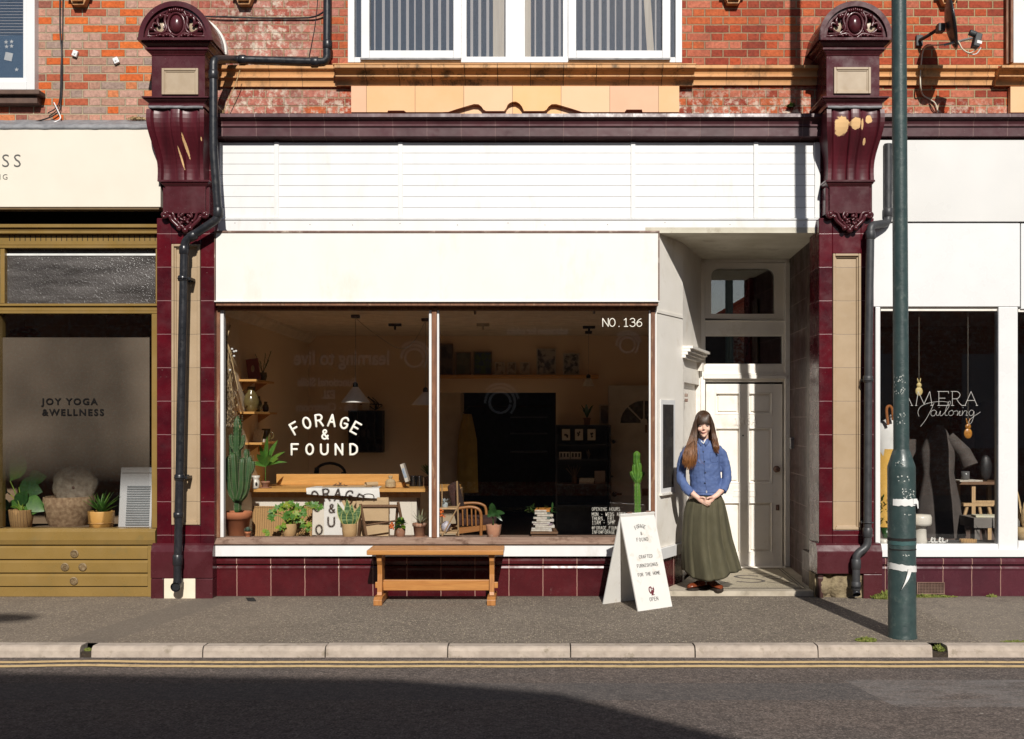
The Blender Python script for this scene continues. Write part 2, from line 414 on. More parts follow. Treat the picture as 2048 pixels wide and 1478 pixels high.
m_shaftL = glaze('maroon glazed tile shaft', MR, (.10, .005, .011), zp=.302, zo=Z(556, -.08), grout=(.28, .16, .16), scr=.18)
m_plinth = glaze('maroon plinth tile', (.046, .004, .007), (.088, .009, .013), xp=.309, xo=X(486), grout=(.42, .25, .20), gw=.0027, scr=.45)
m_plinthR = glaze('maroon plinth tile neighbour', (.06, .014, .022), (.09, .02, .03), xp=.262, xo=X(1886), grout=(.36, .22, .17), gw=.0026, scr=.2)
m_cornice = glaze('maroon cornice tile', (.055, .018, .022), (.09, .032, .038), xp=.309, xo=X(731), grout=(.2, .12, .11), gw=.002, scr=.12, rough=.3)
m_tan = glaze('buff tile panel', (.36, .26, .16), (.42, .31, .20), zp=.302, zo=Z(556, -.08), grout=(.10, .07, .05), rough=.3, scr=.1, gw=.0016)
m_tanp = mat('buff stone', (.36, .27, .18), (.42, .33, .23), 5, rough=.4, bump=.05)
m_recess = glaze('dark brown reveal tile', (.028, .010, .009), (.060, .026, .022), xp=.3, xo=.1, zp=.29, zo=.15, grout=(.22, .17, .15), rough=.3, ax=1, scr=.1, gw=.003)
m_terra = glaze('buff terracotta', (.62, .32, .13), (.50, .24, .09), xp=.300, xo=X(797), grout=(.12, .07, .04), rough=.5, gw=.002, scr=.15, mil=.45)
def _terra2():
    g = NG('pale terracotta block'); p = g.pos(); sx = g.sep(p)
    q = g.math('DIVIDE', g.math('ADD', sx[0], 60-X(882, .09)), .446); fl = g.math('FLOOR', q); fr = g.math('SUBTRACT', q, fl)
    d = g.math('MULTIPLY', g.math('MINIMUM', fr, g.math('SUBTRACT', 1., fr)), .446)
    wn = g.n('TexWhiteNoise', {0: g.comb(fl, 2., 1.)}, noise_dimensions='3D').outputs[0]
    c = g.ramp(wn, [(0, (.72, .40, .18)), (.35, (.74, .46, .26)), (.6, (.70, .38, .23)), (.8, (.76, .42, .16))], 'CONSTANT')
    c = g.mix(g.rng(g.noise(p, 3, 4), .3, .7, 0., .3), c, (.80, .55, .36))
    c = g.mix(g.rng(d, .001, .003), (.12, .06, .03), c)
    return g.bsdf(c, .6, g.bump(g.noise(p, 30, 3), .1, .003))
m_terra2 = _terra2()
m_stained = glaze('stained terracotta moulding', (.46, .25, .11), (.70, .38, .16), xp=.300, xo=X(797), grout=(.05, .03, .02), rough=.5, gw=.003, scr=.1, mil=.8)
m_white = mat('white gloss paint', (.73, .73, .73), (.69, .69, .685), 3, rough=.45, bump=.06, bsc=30, stretch=(1.6, 1, .5), dirt=(.62, .60, .56), dsc=2)
m_pvc = mat('white plastic frame', (.73, .73, .73), (.70, .70, .70), 2, rough=.3, bump=.02)
m_cream = mat('off white sign paint', (.76, .745, .705), (.735, .715, .67), 2, rough=.5, bump=.05, stretch=(1.4, 1, .6), dirt=(.69, .65, .57), dsc=1.5)
m_creamL = mat('cream sign panel', (.74, .68, .58), (.71, .65, .55), 1.5, rough=.4, bump=.02)
m_recw = mat('aged cream joinery paint', (.84, .80, .74), (.80, .76, .69), 4, rough=.45, bump=.12, bsc=40, dirt=(.68, .62, .53), dsc=3)
m_ceil = mat('stained plaster soffit', (.62, .58, .48), (.50, .46, .36), 3, rough=.8, bump=.2, dirt=(.35, .30, .22), dsc=4)
m_brown = mat('worn brown window timber', (.22, .09, .04), (.12, .045, .02), 14, rough=.6, stretch=(3, 3, .5), dirt=(.38, .24, .14), dsc=9)
m_sill = wood('weathered sill timber', (.32, .22, .16), (.18, .10, .07), 'x', rough=.8, dark=(.10, .05, .03))
m_trim = mat('thin brown trim', (.20, .12, .09), (.13, .07, .05), 8, rough=.6, dirt=(.5, .42, .34), dsc=6)
m_olive = mat('olive mustard gloss paint', (.25, .158, .048), (.22, .138, .040), 3, rough=.32, bump=.06, bsc=20, dirt=(.20, .14, .05), dsc=6)
m_black = mat('black plastic pipe', (.012, .013, .016), (.02, .02, .024), 10, rough=.35, bump=.04, dirt=(.05, .048, .045), dsc=12)
m_greyp = mat('grey black pipe', (.03, .031, .034), (.045, .045, .048), 10, rough=.5, bump=.05)
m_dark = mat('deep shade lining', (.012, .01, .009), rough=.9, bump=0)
m_lead = mat('lead flashing', (.26, .26, .27), (.16, .16, .17), 12, rough=.6, bump=.5, bsc=14, bd=.01)
m_post = mat('teal green post paint', (.036, .062, .060), (.026, .046, .046), 12, rough=.42, bump=.25, bsc=90, dirt=(.085, .11, .10), dsc=16)
m_tape = mat('white tape', (.75, .75, .73), rough=.4, bump=.1)
m_sticker = mat('torn sticker paper', (.62, .62, .58), (.3, .34, .32), 60, rough=.8, bump=.3)
m_stone = mat('broken sandstone', (.30, .24, .14), (.16, .12, .07), 9, rough=.95, bump=1., bsc=18, bd=.03)
m_render = mat('cream painted render', (.78, .68, .54), (.70, .60, .46), 7, rough=.8, bump=.3)
m_wallin = mat('shop interior plaster', (.84, .68, .49), (.81, .65, .46), 2, rough=.9, bump=.05)
m_ceilin = mat('shop ceiling plaster', (.78, .68, .55), rough=.9, bump=.04)
m_floorin = wood('brown shop floor boards', (.48, .37, .26), (.40, .30, .20), 'y', rough=.5)
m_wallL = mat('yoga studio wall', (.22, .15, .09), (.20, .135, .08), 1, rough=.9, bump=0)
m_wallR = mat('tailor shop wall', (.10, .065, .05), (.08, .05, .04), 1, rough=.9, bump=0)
m_blue = mat('sky reflection lining', (.13, .32, .50), (.11, .28, .44), 1, rough=.8, bump=0)  # blue of the sky reflected in the panes, put into the room colour
m_blind = mat('blind fabric', (.50, .47, .45), (.46, .43, .41), 3, rough=.9, bump=0)
m_curt = mat('cream curtain', (.66, .58, .46), (.56, .48, .37), 6, rough=.9, bump=.2, stretch=(6, 6, .4))
def patchf(g, p, col):
    sx = g.sep(p)
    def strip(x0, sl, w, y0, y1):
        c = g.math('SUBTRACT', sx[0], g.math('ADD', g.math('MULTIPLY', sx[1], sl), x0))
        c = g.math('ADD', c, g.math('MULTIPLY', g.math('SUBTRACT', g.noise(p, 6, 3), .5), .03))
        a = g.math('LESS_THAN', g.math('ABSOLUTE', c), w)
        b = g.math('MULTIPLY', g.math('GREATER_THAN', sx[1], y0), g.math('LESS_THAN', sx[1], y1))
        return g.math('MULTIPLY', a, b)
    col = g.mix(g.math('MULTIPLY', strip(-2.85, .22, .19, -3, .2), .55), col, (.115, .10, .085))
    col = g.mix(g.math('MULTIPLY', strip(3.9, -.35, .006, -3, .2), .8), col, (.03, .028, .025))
    rt = g.rng(sx[0], 3.2, 3.25); col = g.mix(g.math('MULTIPLY', rt, .35), col, (.26, .22, .18))
    lf = g.rng(sx[0], -1.6, -2.2); col = g.mix(g.math('MULTIPLY', lf, .25), col, (.26, .20, .145))
    st = g.rng(g.noise(g.stretch(p, (1, 2.2, 1)), 2.1, 5, .6), .55, .72, 0., .4)
    col = g.mix(st, col, (.12, .10, .08))
    vo = g.n('TexVoronoi', {'Vector': g.stretch(p, (1, 1, 0)), 'Scale': 3.2}); gum = g.math('MULTIPLY', g.rng(vo.outputs[0], .055, .075, 1., 0.), g.math('GREATER_THAN', g.sep(vo.outputs[1])[1], .45))
    col = g.mix(g.math('MULTIPLY', gum, .55), col, (.07, .06, .055))
    v3 = g.n('TexVoronoi', {'Vector': g.stretch(p, (1, 1, 0)), 'Scale': 7.5}); lit = g.math('MULTIPLY', g.rng(v3.outputs[0], .05, .08, 1., 0.), g.math('GREATER_THAN', g.sep(v3.outputs[1])[0], .8))
    col = g.mix(lit, col, (.42, .37, .31))
    ck = g.math('MULTIPLY', g.rng(g.math('ABSOLUTE', g.math('SUBTRACT', g.noise(g.stretch(p, (1, 1, 0)), 1.6, 7, .6), .5)), .0015, .004, 1., 0.), g.rng(g.noise(g.stretch(p, (1, 1, 0)), .8, 2), .5, .58))
    col = g.mix(g.math('MULTIPLY', ck, .7), col, (.05, .043, .036))
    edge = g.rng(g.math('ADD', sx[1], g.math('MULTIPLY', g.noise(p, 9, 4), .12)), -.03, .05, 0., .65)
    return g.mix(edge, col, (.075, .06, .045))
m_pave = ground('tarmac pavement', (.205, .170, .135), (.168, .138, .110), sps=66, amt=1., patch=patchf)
def patchr(g, p, col):
    sx = g.sep(p)
    y = sx[1]
    mid = g.math('MULTIPLY', g.math('GREATER_THAN', y, -3.25), g.math('LESS_THAN', y, -2.85))
    xx = g.math('ADD', sx[0], g.math('MULTIPLY', g.math('SUBTRACT', g.noise(p, 5, 3), .5), .05))
    a = g.math('GREATER_THAN', g.math('ADD', xx, g.math('MULTIPLY', y, .2)), 1.42)
    top = g.math('MULTIPLY', g.math('MULTIPLY', g.math('GREATER_THAN', y, -3.4), g.math('LESS_THAN', y, -2.76)), a)
    col = g.mix(g.math('MULTIPLY', g.math('MULTIPLY', top, g.rng(g.noise(g.stretch(p, (.6, 2, 1)), 4, 6, .7), .35, .6)), .38), col, (.24, .23, .225))
    dk = g.math('MULTIPLY', g.math('MULTIPLY', mid, .35), g.math('SUBTRACT', 1., a))
    col = g.mix(dk, col, (.07, .075, .08))
    ck = g.math('MULTIPLY', g.rng(g.math('ABSOLUTE', g.math('SUBTRACT', g.noise(g.stretch(p, (.5, 1.6, 0)), 1.3, 8, .62), .5)), .001, .004, 1., 0.), g.rng(g.noise(g.stretch(p, (1, 1, 0)), .7, 2), .48, .56))
    col = g.mix(g.math('MULTIPLY', ck, .7), col, (.035, .03, .028))
    v3 = g.n('TexVoronoi', {'Vector': g.stretch(p, (1, 1, 0)), 'Scale': 5.5}); lit = g.math('MULTIPLY', g.rng(v3.outputs[0], .04, .07, 1., 0.), g.math('GREATER_THAN', g.sep(v3.outputs[1])[0], .75))
    return g.mix(lit, col, (.30, .27, .24))
m_road = ground('asphalt road', (.130, .102, .088), (.108, .088, .079), speck=(.34, .29, .25), sps=62, amt=.4, patch=patchr)
m_kerb = mat('granite kerb', (.46, .385, .32), (.35, .29, .24), 11, rough=.85, bump=.8, bsc=40, bd=.006, dirt=(.20, .165, .115), dsc=9)
m_yellow = mat('worn yellow line paint', (.66, .47, .23), (.54, .38, .19), 14, rough=.8, bump=.3, bsc=120, dirt=(.22, .16, .10), dsc=14)
m_moss = mat('weed leaves', (.14, .19, .03), (.22, .22, .05), 30, rough=.7, bump=0)
m_glass = glass('window glass', 1.0)
m_glassup = glass('upper window glass', 2.6)
m_vinyl = mat('cream vinyl lettering', (.80, .77, .68), (.78, .75, .66), 3, rough=.5, bump=0)
m_ink = mat('black lettering', (.008, .007, .007), rough=.95, bump=0, spec=.1)
m_inkg = mat('grey sign lettering', (.10, .095, .09), rough=.6, bump=0)
m_bench = wood('orange pine bench', (.52, .24, .065), (.38, .15, .035), 'x', rough=.45, coat=.15)
m_bleg = wood('orange pine upright', (.46, .20, .055), (.36, .14, .035), 'z', rough=.45, coat=.15)
m_pinet = wood('counter pine', (.66, .36, .11), (.56, .28, .075), 'x', rough=.4)
m_pale = wood('pale birch', (.56, .38, .20), (.48, .30, .15), 'z', rough=.5)
m_walnut = wood('old brown timber', (.20, .11, .055), (.12, .06, .03), 'x', rough=.6)
m_tc = mat('terracotta pot', (.52, .19, .085), (.43, .145, .065), 9, rough=.75, bump=.15, dirt=(.42, .26, .18), dsc=8)
m_tcold = mat('aged terracotta', (.38, .19, .11), (.28, .13, .08), 14, rough=.85, bump=.3, dirt=(.45, .34, .26), dsc=14)
m_tanpot = mat('tan stoneware pot', (.54, .35, .17), (.49, .31, .145), 20, rough=.7, bump=.1)
m_soil = mat('potting soil', (.03, .02, .014), (.05, .035, .02), 60, rough=.95, bump=1., bsc=90, bd=.01)
m_leaf = leafmat('mid green leaf', (.13, .30, .05), (.065, .19, .03))
m_leafd = leafmat('dark green leaf', (.042, .12, .03), (.025, .075, .02), .3)
m_leafy = leafmat('bright yellow green leaf', (.32, .42, .045), (.17, .31, .035))
m_cactus = mat('cactus skin', (.04, .10, .022), (.022, .065, .018), 25, rough=.55, bump=.3, bsc=80)
m_cactus2 = mat('bright cactus skin', (.12, .26, .03), (.07, .19, .03), 25, rough=.5, bump=.3, bsc=80)
m_straw = mat('dry straw stems', (.52, .38, .20), (.40, .27, .13), 30, rough=.8, bump=0)
m_seed = mat('dry seed heads', (.24, .17, .11), (.38, .29, .2), 60, rough=.9, bump=0)
m_flor = mat('orange petals', (.80, .20, .03), (.65, .13, .02), 30, rough=.6, bump=0)
m_paperw = mat('white cloth', (.78, .77, .74), rough=.8, bump=.1)
m_kraft = mat('kraft paper', (.56, .40, .23), (.50, .35, .20), 8, rough=.8, bump=.2, bsc=25)
m_ceram = mat('white ceramic', (.72, .68, .60), rough=.25, bump=0)
m_pottery = mat('brown glazed pottery', (.09, .06, .025), (.14, .11, .04), 12, rough=.15, bump=.1)
m_metalk = mat('black enamel', (.01, .01, .011), rough=.2, bump=0)
m_redbook = mat('red book cloth', (.24, .04, .02), rough=.6, bump=.05)
m_bookw = mat('pale book pages', (.62, .58, .50), (.45, .40, .34), 40, rough=.7, bump=.1)
m_lampw = mat('white enamel lamp shade', (.75, .73, .68), rough=.5, bump=0)
m_flex = mat('pale lamp flex', (.45, .40, .33), rough=.7, bump=0)
m_blackw = mat('black stained timber', (.010, .009, .009), rough=.6, bump=.05)
m_card = mat('cream card', (.62, .57, .48), rough=.7, bump=0)
m_chairw = wood('beech chair frame', (.36, .16, .05), (.28, .11, .03), 'x', rough=.4)
m_cush = mat('dark rust upholstery', (.05, .018, .012), (.035, .013, .01), 30, rough=.95, bump=.3)
m_ycoat = mat('mustard coat cloth', (.26, .17, .03), (.20, .13, .02), 8, rough=.9, bump=.2)
m_doorin = mat('pale grey door paint', (.70, .69, .66), rough=.5, bump=.03)
m_skin = None
# ================= ground
YK = -2.0                                              # back of the kerb
m = M(); m.add([(-9, YK, 0), (9, YK, 0), (9, .3, 0), (-9, .3, 0)], [(0, 1, 2, 3)])
obj('pavement', m, m_pave, kind='structure')
m = M(); m.add([(-60, -60, -.08), (60, -60, -.08), (60, 60, -.08), (-60, 60, -.08)], [(0, 1, 2, 3)])
obj('ground', m, m_road, kind='structure')
m = M(); m.add([(-30, -9.6, -.075), (30, -9.6, -.075), (30, YK-.05, -.075), (-30, YK-.05, -.075)], [(0, 1, 2, 3)])
obj('road', m, m_road, kind='structure')
m = M(); kj = [-530, -80, 185, 408, 652, 896, 1141, 1389, 1634, 1868, 2110, 2350]
kc = -2.1
for i in range(len(kj)-1):
    a, b = X(kj[i], kc)+.0045, X(kj[i+1], kc)-.0045
    if kj[i] == -80: b = X(163, kc)
    if kj[i] == 1634: b = X(1862, kc)
    if kj[i] == 1868: a = X(1893, kc)
    dz = random.uniform(-.004, .004); dy = random.uniform(-.004, .004)
    pr = [(YK, -.13), (YK, .002+dz), (YK-.10, .002+dz), (YK-.118, -.008+dz), (YK-.128+dy, -.03), (YK-.135+dy, -.13)]
    m.prism(pr, 0, a, b)
obj('kerb', m, m_kerb, kind='structure', bev=.004)
m = M(); m.box(-9, 9, YK-.12, YK-.02, -.13, -.04); obj('kerb_bed', m, m_soil, kind='structure')
# double yellow lines: two hand-laid strips that wander by a few centimetres
def yl(y0, w):
    m = M(); n = 160; xs = [-8+16*i/n for i in range(n+1)]
    def yy(x):
        t = max(0, 1-abs(x+3.05)/.55)
        return y0+.035*t*t*(3-2*t)+.004*sin(x*7)
    vs = []
    for x in xs:
        j = .0018*NZ.noise(V((x*9, y0, 0)))
        vs += [V((x, yy(x)+w/2+j, -.071)), V((x, yy(x)-w/2-j, -.071))]
    m.add(vs, [(2*i, 2*i+1, 2*i+3, 2*i+2) for i in range(n)]); return m
obj('yellow_line', yl(-2.285, .062), m_yellow, kind='structure')
obj('yellow_line', yl(-2.405, .066), m_yellow, kind='structure')

def tuft(n, c, rx, ry, h, name, label, w=.006, mt=None):
    m = M()
    for i in range(n):
        a = random.random()*6.28; r = math.sqrt(random.random())
        b = V((c[0]+rx*r*cos(a), c[1]+ry*r*sin(a), c[2]))
        d = V((random.uniform(-1, 1), random.uniform(-1, .6), random.uniform(.5, 1.6))).normalized()*h*random.uniform(.4, 1)*(1.1-r*.6)
        s_ = V((random.uniform(-1, 1), random.uniform(-.6, .6), 0)).normalized()*w*random.uniform(.5, 1.3)
        mid = b+d*.6+V((0, 0, h*.05)); tip = b+d+V((0, 0, -h*.12))
        m.add([b-s_*.5, b+s_*.5, mid+s_, mid-s_, tip], [(0, 1, 2, 3), (3, 2, 4)])
    return obj(name, m, mt or m_moss, kind='stuff', label=label, cat='weeds')
tuft(900, (X(1768, -.08), -.12, 0), .13, .07, .10, 'weeds', 'bright green weeds growing at the foot of the plinth beside the downpipe')
tuft(700, (X(1850, -.08), -.06, 0), .30, .035, .045, 'weeds', 'thin strip of green weeds along the plinth under the air brick')
tuft(500, (X(1732, -1.93), -1.93, 0), .075, .05, .045, 'weeds', 'small clump of weeds on the pavement near the lamp post base')
tuft(420, (X(1880, -2.08), -2.06, -.04), .03, .05, .06, 'weeds', 'moss and weeds filling the gap in the kerb past the lamp post')
tuft(160, (X(175, -2.08), -2.06, -.04), .03, .03, .03, 'weeds', 'mossy green patch in the gap of the kerb stones by the mustard shopfront')
tuft(70, (X(1986, -.08), -.05, 0), .05, .03, .05, 'weeds', 'tiny green sprig at the foot of the maroon plinth under the tailor window')
tuft(110, (X(2030, -1.95), -1.96, 0), .12, .03, .02, 'weeds', 'faint green weeds along the back edge of the kerb')

# ================= profiles
def mould(prof, x0, x1, mt, name, parent, ybase, bev=0, label=None):
    """prof: (projection, z) list from top back round to bottom back; runs along x"""
    m = M(); pts = [(ybase-p, z) for p, z in prof]
    m.prism(pts, 0, x0, x1)
    return obj(name, m, mt, parent, bev=bev, label=label)
def curve_pts(a, b, kind, n=5):
    """quarter-round between two (projection, z) points"""
    (p0, z0), (p1, z1) = a, b; o = []
    for i in range(1, n):
        t = i/n*pi/2
        if kind == 'cove': o.append((p1+(p0-p1)*(1-sin(t)), z1+(z0-z1)*cos(t)))
        else: o.append((p0+(p1-p0)*(1-cos(t)) if 0 else p1+(p0-p1)*cos(t), z0+(z1-z0)*sin(t)))
    return o
YW = .15                                                # face of the brickwork above the shops
def zz(py, p=0.): return Z(py, YW-p)

# ================= middle building, upper part
bld = thing('brick_building', (0, YW, 3.3), 'red brick upper storey over the white shopfront with terracotta sill course', 'building')
wx0, wx1, wz0 = X(697, .1), X(1363, .1), Z(128, .1)
XL, XR = X(371, 0), X(1692, 0)
m = M()
m.box(XL, wx0, YW, YW+.24, 3.9, 6.2); m.box(wx1, XR, YW, YW+.24, 3.9, 6.2); m.box(wx0, wx1, YW, YW+.24, 3.9, wz0)
m.box(wx0, wx1, YW, YW+.24, 5.9, 6.2)
obj('brick_wall', m, m_brickM, bld)
# window
def win_frame(px0, px1, pz, top):
    return
win = M(); win.frame(wx0, wx1, wz0, 5.9, .06, .06, .20, .05)
wn = obj('upper_window', win, m_pvc, bld, bev=.006)
def sash(a, b, bot, w, yf, name='sash'):
    m = M(); x0, x1 = X(a, yf), X(b, yf); z0 = Z(bot, yf); m.frame(x0, x1, z0, 5.84, w, yf, yf+.06)
    s = obj(name, m, m_pvc, wn, bev=.006); return s
sash(722, 923, 117, X(739, 0)-X(722, 0)-.002, .045); sash(1136, 1341, 117, .075, .045)
m = M()
for a, b in ((1011, 1050), (923, 933), (1126, 1137)): m.box(X(a, .07), X(b, .07), .07, .15, wz0+.045, 5.85)
m.box(X(923, .07), X(1136, .07), .072, .14, wz0+.04, Z(113, .07))
obj('mullion', m, m_pvc, wn, bev=.004)
for a, b in ((720, 922), (1137, 1341)): m = M(); m.box(X(a, .02), X(b, .02), .02, .05, Z(119, .02), Z(115.5, .02)); obj('drip_bar', m, m_lead, wn)
m = M(); m.box(wx0+.05, wx1-.05, .10, .104, wz0+.03, 5.86); obj('pane', m, m_glassup, wn)
m = M(); x = X(748, .2); k = 0
while x < X(1322, .2):
    px = x*FP/(9.7)+CX
    if not (1003 < px < 1056) and not (905 < px < 935 and 0):
        w_ = .026 if k % 5 else .014
        a = random.uniform(-.35, .35)
        rot = Matrix.Rotation(a, 3, 'Z')
        m.box(x, x+w_, .200, .2015, wz0-.02, 5.9, rot=rot)
    x += .0745; k += 1
obj('vertical_blind', m, m_blind, wn)
for a, b in ((986, 1013), (1048, 1062)):
    m = M(); n = 9
    rg = [[V((X(a+(b-a)*i/n, .17), .17+.012*(i % 2), zt)) for i in range(n+1)] for zt in (wz0-.02, 5.9)]
    m.loft(rg, closed=False); obj('net_curtain', m, m_curt, wn)
m = M(); m.add([(X(1286, .17), .17, 5.6), (X(1300, .17), .17, 5.6), (X(1310, .17), .17, wz0), (X(1296, .17), .17, wz0)], [(0, 1, 2, 3)]); obj('net_curtain', m, m_curt, wn)
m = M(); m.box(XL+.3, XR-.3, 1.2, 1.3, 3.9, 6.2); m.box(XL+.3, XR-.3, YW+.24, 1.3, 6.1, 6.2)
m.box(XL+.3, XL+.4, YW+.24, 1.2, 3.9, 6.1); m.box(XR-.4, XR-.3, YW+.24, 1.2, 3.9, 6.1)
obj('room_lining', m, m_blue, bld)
# string course, terracotta
def course(a, b, z0, z1, proj, name, mt, yb=YW, parent=bld):
    h = z1-z0
    pr = [(0, z1), (proj, z1), (proj, z1-h*.16), (proj*.93, z1-h*.20)]+curve_pts((proj*.93, z1-h*.2), (proj*.55, z1-h*.50), 'cove')+[(proj*.55, z1-h*.50), (proj*.72, z1-h*.53), (proj*.72, z1-h*.6)]+curve_pts((proj*.7, z1-h*.6), (proj*.3, z1-h*.9), 'cove')+[(proj*.3, z1-h*.9), (proj*.3, z0), (0, z0)]
    return mould(pr, a, b, mt, name, parent, yb)
course(X(440, YW), X(676, .02), zz(175), zz(133, .05), .09, 'string_course', m_terra)
course(X(1388, .02), X(1660, YW), zz(172), zz(133, .05), .09, 'string_course', m_terra)
course(X(669, -.03), X(1391, -.03), zz(172, .04), Z(130, -.04), .19, 'window_sill_course', m_stained)
m = M(); m.box(X(665, -.04), X(1393, -.04), -.045, YW, Z(130, -.04)+.002, Z(127.5, -.04)+.004)
obj('sill_slab', m, m_terra, bld, bev=.004)
ap = M(); ax0, ax1 = X(703, .09), X(1358, .09)
sc = [(884, 229)]+[(884+64*t, 229-21*t**.85) for t in (.2, .4, .6, .8, 1)]+[(957, 208.5), (963, 213), (967, 219), (972, 222), (1008, 222), (1012, 217), (1015, 210), (1019, 206), (1025, 203.5), (1032, 203), (1039, 207), (1044, 213), (1048, 222)]
scm = [(775, 229), (776, 221), (808, 221), (812, 229)]+sc+[(2060-a, b) for a, b in [(1012, 222), (972, 222), (967, 219), (963, 213), (957, 208.5)]+[(884+64*t, 229-21*t**.85) for t in (1, .8, .6, .4, .2, 0)]]+[(1249, 229), (1253, 219), (1284, 219), (1285, 229)]
ap.prism([(ax0, zz(229)), ]+[(X(a, .075), Z(b, .075) if b < 228.5 else zz(229)) for a, b in scm]+[(ax1, zz(229)), (ax1, zz(173, .06)), (ax0, zz(173, .06))], 1, .075, .12)
ap.box(ax0+.01, ax1-.01, .125, YW, zz(229), zz(173, .06)-.01)
apo = obj('apron_panel', ap, m_terra2, bld, bev=.003)
# small corbels at the very top
for px, py in ((163, 5), (492, 4), (1464, 2), (1893, 3)):
    m = M(); x = X(px, YW)
    m.prism([(x-.09, Z(py-14, .1)), (x-.05, Z(py+6, .1)), (x+.05, Z(py+6, .1)), (x+.09, Z(py-14, .1))], 1, .08, YW)
    m.box(x-.05, x+.05, .05, .08, Z(py+1, .1), Z(py-8, .1))
    m.box(x-.11, x+.11, .06, YW, Z(py-20, .1), Z(py-14, .1))
    obj('corbel', m, m_terra, bld, bev=.008)

# maroon cornice above the shops
def cornice(a, b, name, parent, mt=m_cornice):
    z = [Z(v, -.06) for v in (229, 236, 247, 252, 271)]
    zb = [Z(v, .02) for v in (274, 281, 289)]
    pr = [(0, z[0]+.02), (.20, z[0]+.01), (.24, z[0]), (.245, z[1])]+curve_pts((.24, z[1]), (.20, z[2]), 'cove', 4)+[(.195, z[2]), (.205, z[3]), (.19, z[3]-.004), (.19, z[4]), (.125, z[4]-.006), (.125, zb[0]), (.09, zb[1]), (.095, zb[1]-.01), (.07, zb[2]), (0, zb[2])]
    return mould(pr, a, b, mt, name, parent, YW)
cornice(X(432, 0), X(1655, 0), 'cornice', bld)

# ================= left building
bl = thing('brick_building', (-4.1, YW, 3.3), 'mottled orange and grey brick wall with a small white window above the cream fascia', 'building')
lx1 = X(70, .08); lz0 = Z(180, .08)
m = M(); m.box(-9, -5.6, YW, YW+.24, 3.9, 6.2); m.box(lx1, XL, YW, YW+.24, 3.9, 6.2); m.box(-5.6, lx1, YW, YW+.24, 3.9, lz0); m.box(-5.6, lx1, YW, YW+.24, 5.9, 6.2)
obj('brick_wall', m, m_brickL, bl)
m = M(); m.frame(-5.6, lx1, lz0, 5.9, .075, .07, .2)
w2 = obj('upper_window', m, m_pvc, bl, bev=.006)
m = M(); m.frame(-5.53, lx1-.075, lz0+.075, 5.83, .045, .10, .16); obj('sash', m, m_pvc, w2, bev=.005)
m = M(); m.box(-5.5, lx1-.1, .13, .134, lz0+.1, 5.8); obj('pane', m, m_glassup, w2)
m = M(); m.box(-5.6, X(53, .15), .15, .153, lz0+.08, Z(72, .15), rot=Matrix.Rotation(R(-1), 3, 'Y'))
bp = obj('blue_paper', m, mat('navy paper', (.012, .05, .10), rough=.8, bump=0), w2)
for px, py, r in ((12, 84, 4.5), (23, 83, 4.5), (13, 93, 4.5), (23, 92, 4.5), (33, 139, 4.5)):
    m = M(); c = P(px, py, .145); pts = []
    for k in range(10):
        rr = (r if k % 2 == 0 else r*.42)/216; q_ = k*pi/5
        pts.append((c.x+rr*sin(q_), c.z+rr*cos(q_)))
    m.prism(pts, 1, .1455, .1475); obj('paper_star', m, m_paperw, w2)
m = M(); c = P(17, 113, .145); m.box(c.x-.035, c.x+.035, .1455, .1475, c.z-.037, c.z+.037, rot=Matrix.Rotation(R(12), 3, 'Y')); obj('paper_square', m, m_paperw, w2)
m = M()
for i in range(14): m.box(-5.6, lx1, .21, .235, Z(70, .2)+.028*i, Z(70, .2)+.028*i+.004, rot=Matrix.Rotation(R(25), 3, 'X'))
obj('slatted_blind', m, m_blind, w2)
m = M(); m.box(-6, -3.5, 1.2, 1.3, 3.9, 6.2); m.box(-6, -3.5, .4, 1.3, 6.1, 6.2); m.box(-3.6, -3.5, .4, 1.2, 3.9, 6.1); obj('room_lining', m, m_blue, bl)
m = M(); m.box(-9, X(78, .02), .02, YW, Z(190, .05), Z(181, .05)); m.box(-9, X(70, .02), .06, YW, Z(206, .05), Z(191, .05)-.003)
obj('window_sill', m, mat('brown sill', (.12, .07, .05), (.08, .045, .035), 8, rough=.8, bump=.5), bl, bev=.006)
for px, py, r in ((150, 107, 20), (232, 121, -25)):
    m = M(); c = P(px, py, .13); m.box(c.x-.024, c.x+.024, .12, .15, c.z-.028, c.z+.028, rot=Matrix.Rotation(R(r), 3, 'Y')); m.disc((c.x, .112, c.z), .008, t=.01)
    obj('cable_box', m, m_pvc, bl, bev=.005)
# ragged lead flashing over the cream fascia
m = M(); n = 60; rg = []
for i in range(n+1):
    px = -60+370*i/n; a = NZ.noise(V((px*.03, 1, 0)))*3; b = NZ.noise(V((px*.05, 5, 0)))*2
    rg.append([P(px, 241+a*.5-1, .149), P(px, 243+a, .10), P(px, 247+a, .02), P(px, 251+b, -.06), P(px, 259+b*.6, -.062), P(px, 260+b*.6, -.02)])
m.loft(rg, closed=False); obj('lead_flashing', m, m_lead, bl)

